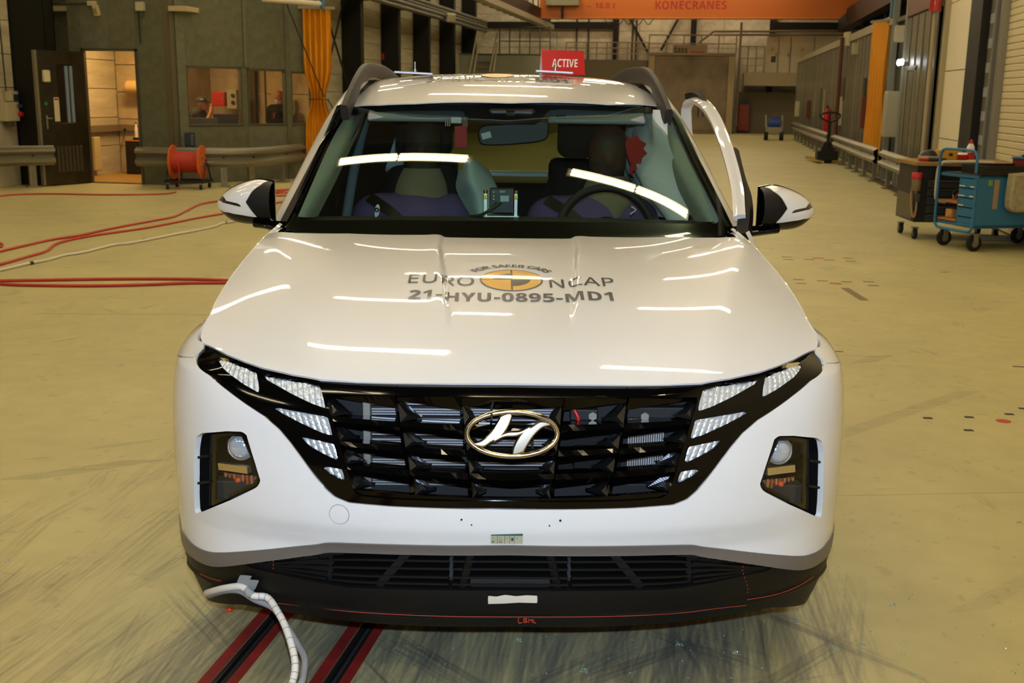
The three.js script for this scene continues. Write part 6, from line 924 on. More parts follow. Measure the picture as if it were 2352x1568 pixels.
// people
const SKIN = std(0xb4704a, 0.6), tee = std(0x131210, 0.85);
{ const h = onZ(463, 238, -16.55), P = thing('person', 'man with a black cap and black t-shirt sitting with a hand at his face', 'person', [h.x, 0, h.z], 0.2), y = h.y;
  const f = 1; // facing the picture's right
  const bones = [[[0, y + 0.02, 0], 0.088, [0.02, y - 0.05, 0], 0.075], [[0.075, y - 0.02, 0], 0.028, [0.07, y - 0.08, 0], 0.035], [[0.1, y - 0.03, 0], 0.012, [0.092, y - 0.045, 0], 0.014], [[-0.01, y - 0.1, 0], 0.055, [-0.06, y - 0.18, 0], 0.06], [[-0.08, y - 0.24, 0], 0.13, [-0.1, y - 0.55, 0], 0.14], [[-0.1, y - 0.6, 0.08], 0.1, [0.35, y - 0.66, 0.1], 0.07], [[-0.1, y - 0.6, -0.08], 0.1, [0.35, y - 0.66, -0.1], 0.07], [[0.35, y - 0.66, 0.1], 0.065, [0.36, y - 1.1, 0.1], 0.045], [[0.35, y - 0.66, -0.1], 0.065, [0.36, y - 1.1, -0.1], 0.045], [[0.36, 0.05, 0.1], 0.045, [0.5, 0.035, 0.1], 0.035], [[0.36, 0.05, -0.1], 0.045, [0.5, 0.035, -0.1], 0.035], [[-0.06, y - 0.22, 0.17], 0.065, [0.06, y - 0.42, 0.22], 0.048], [[0.06, y - 0.42, 0.22], 0.044, [0.19, y - 0.16, 0.12], 0.032], [[0.19, y - 0.16, 0.12], 0.034, [0.2, y - 0.08, 0.09], 0.036], [[-0.06, y - 0.22, -0.17], 0.065, [0.02, y - 0.46, -0.2], 0.048], [[0.02, y - 0.46, -0.2], 0.044, [0.24, y - 0.47, -0.12], 0.03]];
  for (let k = 0; k < 4; k++) bones.push([[0.2, y - 0.06, 0.11 - k * 0.018], 0.0095, [0.185, y - 0.0 - 0.008 * k, 0.1 - k * 0.018], 0.0085]); bones.push([[0.2, y - 0.1, 0.1], 0.011, [0.16, y - 0.07, 0.08], 0.0095]);
  mesh(P, 'body', skin(bones, 0.014, 0.04, 0.018), SKIN);
  mesh(P, 'shirt', skin([[[-0.08, y - 0.21, 0], 0.15, [-0.1, y - 0.56, 0], 0.165], [[-0.05, y - 0.2, 0.15], 0.1, [0.02, y - 0.37, 0.205], 0.075], [[-0.05, y - 0.2, -0.15], 0.1, [0.0, y - 0.38, -0.195], 0.075], [[-0.06, y - 0.15, -0.06], 0.07, [-0.06, y - 0.15, 0.06], 0.07]], 0.016), tee);
  mesh(P, 'trousers', skin([[[-0.1, y - 0.6, 0.08], 0.115, [0.35, y - 0.66, 0.1], 0.08], [[-0.1, y - 0.6, -0.08], 0.115, [0.35, y - 0.66, -0.1], 0.08], [[0.35, y - 0.66, 0.1], 0.075, [0.36, y - 1.06, 0.1], 0.06], [[0.35, y - 0.66, -0.1], 0.075, [0.36, y - 1.06, -0.1], 0.06]], 0.018), std(0x20242c, 0.85));
  const cap = new THREE.SphereGeometry(0.102, 24, 12, 0, Math.PI * 2, 0, Math.PI / 2).scale(1.02, 0.95, 0.95).translate(-0.002, y + 0.03, 0), brim = new THREE.CylinderGeometry(0.09, 0.09, 0.008, 24, 1, false, 0, Math.PI).scale(1, 1, 1).translate(0, 0, 0); mesh(P, 'cap', [cap, put(brim, 0.07, y + 0.03, 0, 0, 0, -0.25)], std(0x0f0f0e, 0.8)); mesh(P, 'cap_badge', box(0.05, 0.03, 0.008, 0.03, y + 0.075, 0.088, 0.003), std(0xc9c2b0, 0.6));
  for (const s of [-1, 1]) { mesh(P, 'ear', new THREE.SphereGeometry(0.026, 10, 8).scale(0.6, 1, 0.4).translate(-0.015, y - 0.02, s * 0.083), SKIN); mesh(P, 'eye', new THREE.SphereGeometry(0.009, 8, 6).translate(0.086, y + 0.0, s * 0.03), M.black); }
  mesh(P, 'mouth', box(0.01, 0.006, 0.035, 0.098, y - 0.072, 0, 0.002), std(0x7a3a2c, 0.6));
  const Ch = thing('office_chair', 'dark office chair under the man with the cap', 'chair', [h.x - 0.05, 0, h.z], 0.2), sy = y - 0.72; mesh(Ch, 'seat', box(0.46, 0.08, 0.46, 0.05, sy, 0, 0.03), M.blackSoft); mesh(Ch, 'backrest', box(0.06, 0.45, 0.4, -0.25, sy + 0.3, 0, 0.03), M.blackSoft); mesh(Ch, 'column', cyl(V(0.05, 0.08, 0), V(0.05, sy, 0), 0.025), M.black); mesh(Ch, 'star_base', [box(0.56, 0.04, 0.06, 0.05, 0.07, 0), box(0.06, 0.04, 0.56, 0.05, 0.07, 0), ...[[0.3, 0], [-0.2, 0], [0.05, 0.25], [0.05, -0.25]].map(([x, z]) => new THREE.SphereGeometry(0.03, 10, 8).translate(x, 0.03, z))], M.black); }
{ const h = onZ(641, 221, -17.6), P = thing('person', 'bald man in a black t-shirt standing with his mask pulled down', 'person', [h.x, 0, h.z], -0.25), y = h.y;
  const b = [[[0, y + 0.02, 0.0], 0.086, [0, y - 0.05, 0.015], 0.074], [[0, y - 0.09, 0.05], 0.036, [0, y - 0.06, 0.06], 0.03], [[0, y - 0.02, 0.088], 0.012, [0, y - 0.038, 0.1], 0.014], [[0, y - 0.1, 0], 0.056, [0, y - 0.19, -0.01], 0.062], [[-0.14, y - 0.25, 0], 0.085, [0.14, y - 0.25, 0], 0.085], [[0, y - 0.3, 0], 0.14, [0, y - 0.68, 0.02], 0.15], [[-0.1, y - 0.72, 0], 0.11, [-0.11, y - 1.14, 0.02], 0.07], [[0.1, y - 0.72, 0], 0.11, [0.11, y - 1.14, 0.02], 0.07], [[-0.11, y - 1.14, 0.02], 0.068, [-0.11, 0.1, -0.02], 0.045], [[0.11, y - 1.14, 0.02], 0.068, [0.11, 0.1, -0.02], 0.045], [[-0.11, 0.05, -0.02], 0.045, [-0.12, 0.035, 0.14], 0.035], [[0.11, 0.05, -0.02], 0.045, [0.12, 0.035, 0.14], 0.035], [[-0.19, y - 0.25, 0], 0.066, [-0.25, y - 0.52, 0.0], 0.05], [[-0.25, y - 0.52, 0], 0.046, [-0.24, y - 0.76, 0.08], 0.032], [[0.19, y - 0.25, 0], 0.066, [0.25, y - 0.52, 0.0], 0.05], [[0.25, y - 0.52, 0], 0.046, [0.2, y - 0.74, 0.12], 0.032]];
  for (const s of [-1, 1]) { const w = s < 0 ? [-0.24, y - 0.76, 0.08] : [0.2, y - 0.74, 0.12]; b.push([w, 0.034, [w[0], w[1] - 0.06, w[2] + 0.02], 0.036]); for (let k = 0; k < 4; k++) b.push([[w[0] - 0.025 + k * 0.017, w[1] - 0.08, w[2] + 0.02], 0.0095, [w[0] - 0.025 + k * 0.017, w[1] - 0.14 - 0.012 * (k % 3 ? 1 : 0), w[2] + 0.035], 0.0085]); b.push([[w[0] - s * 0.03, w[1] - 0.04, w[2] + 0.03], 0.011, [w[0] - s * 0.05, w[1] - 0.085, w[2] + 0.05], 0.0095]); }
  mesh(P, 'body', skin(b, 0.016, 0.04, 0.018), SKIN);
  mesh(P, 'shirt', skin([[[-0.14, y - 0.25, 0], 0.1, [0.14, y - 0.25, 0], 0.1], [[0, y - 0.3, 0], 0.155, [0, y - 0.7, 0.02], 0.168], [[-0.19, y - 0.25, 0], 0.082, [-0.235, y - 0.46, 0], 0.066], [[0.19, y - 0.25, 0], 0.082, [0.235, y - 0.46, 0], 0.066]], 0.016), tee);
  mesh(P, 'trousers', skin([[[-0.1, y - 0.72, 0], 0.125, [-0.11, y - 1.14, 0.02], 0.085], [[0.1, y - 0.72, 0], 0.125, [0.11, y - 1.14, 0.02], 0.085], [[-0.11, y - 1.14, 0.02], 0.08, [-0.11, 0.12, -0.02], 0.065], [[0.11, y - 1.14, 0.02], 0.08, [0.11, 0.12, -0.02], 0.065]], 0.018), std(0x20242c, 0.85));
  mesh(P, 'face_mask', loft([[[-0.07, y - 0.06, 0.03], [0, y - 0.055, 0.1], [0.07, y - 0.06, 0.03]], [[-0.066, y - 0.09, 0.035], [0, y - 0.1, 0.11], [0.066, y - 0.09, 0.035]], [[-0.05, y - 0.125, 0.03], [0, y - 0.14, 0.09], [0.05, y - 0.125, 0.03]]], 12, 8), std(0xd8cdb6, 0.8)); mesh(P, 'lanyard', tube([[-0.06, y - 0.17, 0.06], [-0.02, y - 0.32, 0.16], [0.0, y - 0.44, 0.18], [0.02, y - 0.32, 0.16], [0.06, y - 0.17, 0.06]], 0.007, 30, 6), std(0xa33a2a, 0.7)); mesh(P, 'badge_card', box(0.06, 0.09, 0.004, 0, y - 0.49, 0.185, 0.002), std(0xbf9d88, 0.5));
  for (const s of [-1, 1]) { mesh(P, 'ear', new THREE.SphereGeometry(0.026, 10, 8).scale(0.4, 1, 0.6).translate(s * 0.085, y - 0.02, 0), SKIN); mesh(P, 'eye', new THREE.SphereGeometry(0.009, 8, 6).translate(s * 0.03, y + 0.005, 0.084), M.black); } }
// cable reel on castors
{ const p = onFloor(438, 432), R = thing('cable_reel', 'orange cable reel wound with red cable on a black castor frame', 'cable reel', [p.x, 0, p.z + 0.05], 0.13), cy = 0.42, or = std(0xcf5a16, 0.5);
  for (const s of [-1, 1]) { const holes = Array.from({ length: 6 }, (_, k) => Array.from({ length: 12 }, (_, j) => [0.17 * Math.cos((k * Math.PI) / 3) + 0.028 * Math.cos(-(j * Math.PI) / 6), 0.17 * Math.sin((k * Math.PI) / 3) + 0.028 * Math.sin(-(j * Math.PI) / 6)])); const ring = Array.from({ length: 48 }, (_, k) => [0.27 * Math.cos((k * Math.PI) / 24), 0.27 * Math.sin((k * Math.PI) / 24)]); mesh(R, 'reel_flange', extrude(ring, 0.012, 0.004, s > 0 ? holes : []).rotateY(Math.PI / 2).translate(s * 0.235 - 0.006, cy, 0), or); for (let k = 0; k < 4; k++) mesh(R, 'flange_bolt', put(new THREE.CylinderGeometry(0.02, 0.02, 0.03, 8), s * 0.255, cy + 0.1 * Math.cos(k * 1.57 + 0.5), 0.1 * Math.sin(k * 1.57 + 0.5), 0, 0, Math.PI / 2), M.steelRough); }
  const prof = [[0.08, -0.22]]; for (let k = 0; k <= 22; k++) { const y = -0.215 + (k * 0.43) / 22; prof.push([0.157, y - 0.009], [0.166, y], [0.157, y + 0.009]); } prof.push([0.08, 0.22]); mesh(R, 'wound_cable', lathe(prof, 40).rotateZ(Math.PI / 2).translate(0, cy, 0), M.cableRed);
  mesh(R, 'axle', cyl(V(-0.33, cy, 0), V(0.42, cy, 0), 0.016), M.steelRough); const fr = []; for (const s of [-1, 1]) fr.push(cyl(V(s * 0.3, 0.14, -0.2), V(s * 0.3, cy + 0.02, -0.02), 0.014), cyl(V(s * 0.3, 0.14, 0.2), V(s * 0.3, cy + 0.02, 0.02), 0.014), box(0.04, 0.04, 0.5, s * 0.3, 0.12, 0)); fr.push(box(0.62, 0.04, 0.04, 0, 0.12, 0.22), box(0.62, 0.04, 0.04, 0, 0.12, -0.22)); mesh(R, 'reel_frame', fr, M.black);
  for (const x of [-0.27, 0.27]) for (const z of [-0.22, 0.22]) { mesh(R, 'castor_wheel', put(new THREE.CylinderGeometry(0.04, 0.04, 0.03, 18), x, 0.041, z + 0.02, 0, 0, Math.PI / 2), M.rubber); mesh(R, 'castor_fork', [box(0.006, 0.07, 0.03, x - 0.02, 0.07, z + 0.01), box(0.006, 0.07, 0.03, x + 0.02, 0.07, z + 0.01), box(0.06, 0.01, 0.06, x, 0.1, z)], M.steelRough); }
  mesh(R, 'hanging_end', tube([[-0.1, cy + 0.03, 0.17], [-0.09, 0.25, 0.19], [-0.1, 0.03, 0.2], [-0.16, 0.008, 0.22]], 0.009, 30, 6), M.cableRed); }
// cables on the floor
const cableOn = (name, label, cat, pts, r, m, seg = 90, group) => { const c = one(name, label, cat, tube(pts.map(([x, y, h]) => onFloor(x, y, r + (h || 0))), r, seg, 8), m, group); return c; };
cableOn('floor_cable', 'single red cable running from the cable reel to the left edge', 'cable', [[-60, 462], [0, 450], [50, 446], [120, 445], [200, 446.5], [290, 447], [350, 446], [385, 444.5], [404, 441]], 0.012, M.cableRed, 120);
cableOn('floor_cable', 'upper red cable rising and curving behind the left door mirror', 'cable', [[-40, 588], [0, 577], [60, 563], [120, 550], [180, 541], [230, 530], [290, 518], [350, 507], [400, 497], [430, 483], [460, 469], [500, 462], [560, 455], [640, 440], [690, 432]], 0.013, M.cableRed, 140);
cableOn('floor_cable', 'red cable dipping below its neighbour and joining it left of the mirror', 'cable', [[-40, 616], [0, 607], [60, 590], [105, 577], [125, 562], [150, 553], [200, 543], [260, 534], [330, 524], [400, 511], [460, 499], [520, 489], [600, 472], [680, 458]], 0.013, M.cableRed, 140);
cableOn('floor_cable', 'upper of the two straight red cables running behind the front fender', 'cable', [[-60, 646], [0, 644.5], [120, 642.5], [250, 640.5], [350, 640], [450, 641], [530, 644], [640, 650]], 0.013, M.cableRed, 60);
cableOn('floor_cable', 'lower of the two straight red cables running behind the front fender', 'cable', [[-60, 648], [0, 652], [60, 654.5], [200, 656], [320, 654], [420, 650], [520, 649], [640, 648]], 0.013, M.cableRed, 60);
for (const [k, py] of [[0, 437], [1, 444], [2, 450]]) cableOn('floor_cable', ['uppermost short red cable between the left mirror and the pillar', 'middle short red cable between the left mirror and the pillar', 'lowest short red cable between the left mirror and the pillar'][k], 'cable', [[600, py + 2], [630, py], [660, py - 1.5], [720, py - 5]], 0.012, M.cableRed, 20);
cableOn('cable_loop', 'small loop of red cable at the left edge of the floor', 'cable', [[-30, 558], [-8, 557], [4, 560], [5, 564], [-2, 567], [-30, 566]], 0.013, M.cableRed, 30);
{ const C = thing('wrapped_cable', 'cream wrapped cable with dark bands running slanting over the floor', 'cable', [0, 0, 0]), pts = [[-60, 632], [0, 620], [60, 606], [110, 596], [150, 585], [165, 583], [200, 577], [260, 562], [290, 559], [330, 552], [400, 538], [450, 529], [490, 520], [512, 512], [540, 508], [600, 498]].map(([x, y]) => onFloor(x, y, 0.015)); mesh(C, 'cable_sleeve', tube(pts, 0.014, 140, 8), M.cableWhite); for (const [x, y] of [[68, 604.5], [328, 552], [517, 511]]) { const p = onFloor(x, y, 0.015), q = onFloor(x + 7, y - 1.4, 0.015); mesh(C, 'dark_band', cyl(p, q, 0.0165), M.black); } }
// ---- cables out of the bumper corner, held with tape
{ const C = thing('signal_cable', 'pair of white and grey cables taped to the lower bumper and hanging to the floor', 'cable', [0, 0, 0], CAR_TURN);
  const on = (px, py, d) => { const q = pickShell(px, py); return inset(shell, d)(...q); };
  const fl = (px, py, h) => onFloor(px, py, h).applyMatrix4(CARROT);
  const w = [on(470, 1364, -0.02), on(483, 1356, 0.01), on(500, 1346, 0.02), on(530, 1338, 0.022), on(565, 1338, 0.018), on(592, 1352, 0.025), carZ(614, 1372, -0.1), carZ(638, 1405, -0.06), carZ(656, 1440, -0.02), carZ(672, 1490, 0.03), carZ(678, 1530, 0.07), carZ(671, 1568, 0.1), carZ(655, 1600, 0.14)]; const lastw = w[w.length - 1]; w.push(V(lastw.x - 0.05, 0.05, 0.2), V(lastw.x - 0.2, 0.011, 0.3), V(lastw.x - 0.5, 0.011, 0.4));
  const gcab = [on(472, 1370, -0.02), on(486, 1362, 0.008), on(504, 1353, 0.014), on(532, 1346, 0.016), on(560, 1350, 0.012), on(590, 1368, 0.012), carZ(628, 1396, -0.11), carZ(657, 1436, -0.08), carZ(684, 1480, -0.04), carZ(699, 1510, 0.0), carZ(698, 1545, 0.04), carZ(686, 1580, 0.08)]; const lg = gcab[gcab.length - 1]; gcab.push(V(lg.x - 0.06, 0.04, 0.16), V(lg.x - 0.2, 0.01, 0.27), V(lg.x - 0.5, 0.01, 0.36));
  mesh(C, 'white_cable', tube(w, 0.0092, 160, 10), std(0xd9d4ca, 0.5), 'white ribbed cable'); mesh(C, 'grey_cable', tube(gcab, 0.0085, 160, 10), std(0x8f8f8d, 0.5), 'grey cable');
  const wc = curve(w); for (let k = 0; k < 15; k++) { const t = 0.36 + k * 0.03, p = wc.getPoint(t), d = wc.getTangent(t); mesh(C, 'cable_rib', cyl(p, p.clone().addScaledVector(d, 0.0012), 0.0096), std(0x6f6c68, 0.6)); }
  const tp = std(0x8c9090, 0.55); for (const [pts] of [[[[558, 1316], [584, 1318], [571, 1347], [549, 1336]]], [[[578, 1326], [601, 1328], [592, 1346], [584, 1352], [564, 1341]]]]) { const q = pickAll(pts); mesh(C, 'grey_tape', trimmed(inset(shell, 0.0125), [q], 0.004, { rim: 0.003 }), tp); } mesh(C, 'grey_tape', [cyl(wc.getPoint(0.29), wc.getPoint(0.335), 0.0104)], tp); mesh(C, 'cable_boot', cyl(w[0], w[1], 0.011, 0.01), std(0x9a958c, 0.6)); }
{ const p = onFloor(527, 1401), T = thing('floor_tag', 'small orange tag lying on the floor below the bumper corner', 'tag', [p.x, 0.001, p.z], 0.15); mesh(T, 'tag_card', box(0.022, 0.0015, 0.03, 0, 0.001, 0, 0), std(0xe04a12, 0.6)); mesh(T, 'tag_print', box(0.006, 0.0017, 0.006, 0, 0.0012, 0, 0), M.white); }
// broken safety glass
{ const R = rng(99), n = 420, g = new THREE.OctahedronGeometry(0.0022), m = new THREE.MeshPhysicalMaterial({ color: 0xbfd8cf, roughness: 0.08, metalness: 0.1, clearcoat: 1 }), I = new THREE.InstancedMesh(g, m, n), q = new THREE.Object3D(); const cl = [[1190, 1470], [1560, 1480], [1500, 1420], [1690, 1500], [1830, 1430], [1920, 1490], [2050, 1390], [2100, 1550], [1980, 1480], [2340, 1200], [1340, 1540], [470, 1420], [20, 1290]].map((p) => onFloor(...p));
  for (let k = 0; k < n; k++) { const far = R(), c = cl[Math.floor(R() * cl.length)], p = far < 0.45 ? V(c.x + 0.02 * (R() - 0.5), 0, c.z + 0.02 * (R() - 0.5)) : onFloor(900 + 1450 * R(), 1130 + 440 * R()); const s = 0.4 + R() * 0.9; q.position.set(p.x, 0.0016 * s, p.z); q.rotation.set(R() * 6, R() * 6, R() * 6); q.scale.setScalar(s); q.updateMatrix(); I.setMatrixAt(k, q.matrix); I.setColorAt(k, new THREE.Color().setHSL(0.43, 0.3 * R(), 0.55 + 0.3 * R())); }
  I.name = 'glass_crumbs'; I.castShadow = true; tag(I, 'crumbs of greenish safety glass scattered over the floor', 'broken glass', null, 'stuff'); scene.add(I); }
// ------------------------------------------------------------------ workshop trolleys on the right
const castor = (parent, x, z, r, w = 0.05) => { mesh(parent, 'castor_wheel', put(lathe([[r * 0.5, -w / 2], [r * 0.93, -w / 2], [r, -w * 0.3], [r, w * 0.3], [r * 0.93, w / 2], [r * 0.5, w / 2]], 24), x, r + 0.001, z, 0, 0, Math.PI / 2), M.rubber); mesh(parent, 'castor_hub', put(new THREE.CylinderGeometry(r * 0.52, r * 0.52, w * 0.9, 16), x, r, z, 0, 0, Math.PI / 2), M.steelRough); mesh(parent, 'castor_fork', [box(0.006, r * 1.25, r * 0.7, x - w * 0.65, r * 1.55, z, 0.002), box(0.006, r * 1.25, r * 0.7, x + w * 0.65, r * 1.55, z, 0.002), box(w * 1.7, 0.012, r * 1.2, x, r * 2.15, z, 0.002)], M.steelRough); };
{ const o = onFloor(2157, 563), tn = Math.atan2(-(-9.81 + 10.29), 3.17 - 2.94), T = thing('workshop_trolley', 'blue workshop trolley with drawers, open shelves and a tube handle', 'trolley', [o.x, 0, o.z], tn), bl = M.blueCart, W = 0.62, D = 1.15, b0 = 0.245, b1 = 0.79, x0 = -0.05;
  // local x runs along the end face that looks at the camera, local -z along the trolley
  mesh(T, 'base_tray', box(W, 0.035, D, x0 + W / 2, b0 + 0.02, -D / 2 + 0.02), bl); mesh(T, 'top_tray', [box(W, 0.03, D, x0 + W / 2, b1 - 0.015, -D / 2 + 0.02)], bl); mesh(T, 'rubber_mat', box(W - 0.03, 0.012, D - 0.03, x0 + W / 2, b1 + 0.006, -D / 2 + 0.02), M.blackSoft);
  mesh(T, 'side_panel', box(0.02, b1 - b0, D, x0 + W - 0.01, (b0 + b1) / 2, -D / 2 + 0.02), bl); mesh(T, 'side_panel', box(0.012, b1 - b0, D * 0.6, x0 + 0.01, (b0 + b1) / 2, -D * 0.68), bl); mesh(T, 'side_panel', box(W, b1 - b0, 0.02, x0 + W / 2, (b0 + b1) / 2, -D + 0.03), bl); mesh(T, 'divider', box(0.015, b1 - b0, 0.6, x0 + 0.32, (b0 + b1) / 2, -0.28), bl);
  for (let k = 0; k < 5; k++) { const y = b1 - 0.085 - k * 0.1, Dr = new THREE.Group(); Dr.name = 'drawer'; T.add(Dr); mesh(Dr, 'drawer_front', box(0.27, 0.09, 0.02, x0 + 0.465, y, 0.012, 0.004), bl); mesh(Dr, 'drawer_grip', box(0.25, 0.018, 0.02, x0 + 0.465, y - 0.036, 0.024, 0.004), bl); if (k < 3) { mesh(Dr, 'label_strip', box(0.09, 0.012, 0.006, x0 + 0.385, y - 0.03, 0.034, 0.001), M.offWhite); if (k < 2) mesh(Dr, 'label_strip', box(0.07, 0.014, 0.006, x0 + 0.55, y - 0.03, 0.034, 0.001), M.offWhite); } }
  for (const y of [b0 + 0.055, 0.49]) mesh(T, 'wooden_shelf', box(0.3, 0.022, 0.6, x0 + 0.16, y, -0.27), std(0xa86a30, 0.6));
  const fr = []; fr.push(tube([[x0 + W, b1 - 0.02, 0.05], [x0 + W, 0.29, 0.05], [x0 + W - 0.03, 0.225, 0.05], [x0 + W - 0.1, 0.205, 0.05], [x0 + 0.1, 0.205, 0.05], [x0 + 0.03, 0.225, 0.05], [x0, 0.29, 0.05], [x0, 0.6, 0.05], [x0, 0.95, 0.05], [x0 + 0.03, 1.02, 0.05], [x0 + 0.1, 1.045, 0.05], [x0 + 0.5, 1.045, 0.05], [x0 + 0.57, 1.02, 0.05], [x0 + 0.6, 0.95, 0.05], [x0 + 0.6, 0.82, 0.05]], 0.015, 120, 8)); mesh(T, 'tube_handle', fr, bl);
  for (const [x, z] of [[0.0, -0.05], [W - 0.12, -0.05], [0.0, -D + 0.14], [W - 0.12, -D + 0.14]]) castor(T, x, z, 0.085, 0.05);
  mesh(T, 'side_strip', box(0.004, 0.3, 0.06, x0 + W + 0.004, 0.6, -0.2, 0), std(0x9a8468, 0.6)); mesh(T, 'green_sticker', box(0.004, 0.06, 0.05, x0 + W + 0.004, 0.72, -0.12, 0), std(0x6f9a2a, 0.6)); mesh(T, 'top_rim', [box(W, 0.05, 0.015, x0 + W / 2, b1 + 0.03, -D + 0.03), box(0.015, 0.05, D, x0 + W, b1 + 0.03, -D / 2)], M.blackSoft);
  const bag = thing('canvas_bag', 'pale canvas bag with a blue and yellow target mark hanging on the blue trolley', 'bag', [0, 0, 0], tn); bag.position.copy(T.localToWorld(V(x0 + W + 0.02, 0.42, -0.72).clone())); T.updateMatrixWorld(true); bag.position.copy(V(x0 + W + 0.014, 0.44, -0.5).applyMatrix4(T.matrixWorld)); const shape = spline2([[-0.17, 0.36], [-0.18, 0.1], [-0.14, 0.01], [0, 0.0], [0.14, 0.01], [0.18, 0.1], [0.17, 0.36]], 6).concat([[0.0, 0.37]]); mesh(bag, 'bag_cloth', extrude(shape, 0.07, 0.02).rotateY(Math.PI / 2).translate(0.01, 0, 0), std(0xb5a989, 0.85, 0, { map: tex(grain, 4), key: 'canvas' }));
  const q4 = (a0, m2, nm) => { const pts = [[0, 0]]; for (let k = 0; k <= 8; k++) pts.push([0.055 * Math.cos(a0 + (k * Math.PI) / 16), 0.055 * Math.sin(a0 + (k * Math.PI) / 16)]); mesh(bag, nm, extrude(pts, 0.002, 0).rotateY(Math.PI / 2).translate(0.103, 0.17, -0.06), m2); }; for (let k = 0; k < 4; k++) q4((k * Math.PI) / 2, k % 2 ? std(0xb89a2c, 0.7) : std(0x23507e, 0.7), 'target_quarter');
  // things lying on shelves and top
  const at = (x, y, z) => V(x, y, z).applyMatrix4(T.matrixWorld).toArray(); const thingOn = (n, l, c, p, r = 0) => thing(n, l, c, at(...p), tn + r);
  const wb = thingOn('wood_block', 'pale wooden block on the lower shelf of the blue trolley', 'block', [x0 + 0.12, b0 + 0.07, -0.06]); mesh(wb, 'timber', [box(0.1, 0.09, 0.07, 0, 0.045, 0), box(0.03, 0.03, 0.02, 0.02, 0.03, 0.04)], std(0xc79a5b, 0.7));
  [['screwdriver', 'dark', 0x1d1a17, 0.55, -0.3], ['screwdriver', 'pale handled', 0xb9b2a2, 0.7, 0.1], ['screwdriver', 'orange handled', 0xb5572a, 0.6, 0.4], ['screwdriver', 'grey', 0x6d6c68, 0.8, -0.1]].forEach(([n, w, col, lean, off], k) => { const s = thingOn(n, `${w} tool leaning in the upper shelf of the blue trolley, number ${k + 1} from the left`.replace(/, number .*/, ['', ' at the left', ' in the middle', ' at the right'][k] || ' far left'), 'tool', [x0 + 0.08 + k * 0.05, 0.505, -0.1 - k * 0.03]); mesh(s, 'tool_handle', cyl(V(0.05 * off, 0.06, 0), V(0.06 * off + 0.1, 0.06 + 0.13 * lean, 0.02), 0.016, 0.012), std(col, 0.5)); mesh(s, 'tool_shaft', cyl(V(0, 0.01, 0), V(0.05 * off, 0.06, 0), 0.006), M.steel); });
  const rc = thingOn('red_clamp', 'red clamp on the right of the upper shelf of the blue trolley', 'clamp', [x0 + 0.23, 0.505, -0.05]); mesh(rc, 'clamp_arm', tube([[-0.06, 0.01, 0], [-0.03, 0.05, 0], [0.04, 0.06, 0]], 0.009), std(0xa61f1a, 0.5)); mesh(rc, 'clamp_screw', cyl(V(0.03, 0.0, 0), V(0.04, 0.06, 0), 0.006), M.steel);
  const tr = thingOn('parts_tray', 'long black parts tray lying on top of the blue trolley', 'tray', [x0 + W * 0.62, b1 + 0.013, -0.5]); mesh(tr, 'tray_body', [box(0.42, 0.01, 0.8, 0, 0.006, 0), box(0.42, 0.09, 0.012, 0, 0.045, 0.4), box(0.42, 0.09, 0.012, 0, 0.045, -0.4), box(0.012, 0.09, 0.8, 0.21, 0.045, 0), box(0.012, 0.09, 0.8, -0.21, 0.045, 0)], M.blackSoft);
  const ob = thingOn('blue_toolbox', 'open blue toolbox full of small parts on the blue trolley', 'toolbox', [x0 + W * 0.55, b1 + 0.02, -0.86]); mesh(ob, 'box_tray', [box(0.4, 0.12, 0.2, 0, 0.07, 0)], std(0x6b1a1c, 0.6)); mesh(ob, 'box_lid', box(0.42, 0.02, 0.22, 0, 0.14, 0), std(0x1f5a8c, 0.45)); const R = rng(12); for (let k = 0; k < 9; k++) mesh(ob, 'small_part', put(box(0.05 + 0.05 * R(), 0.03, 0.03, 0, 0, 0, 0.006), -0.16 + 0.32 * R(), 0.165, -0.06 + 0.12 * R(), 0, R() * 3), std([0x17150f, 0xb9b09a, 0x20344a, 0x8a7a2a][k % 4], 0.5)); }
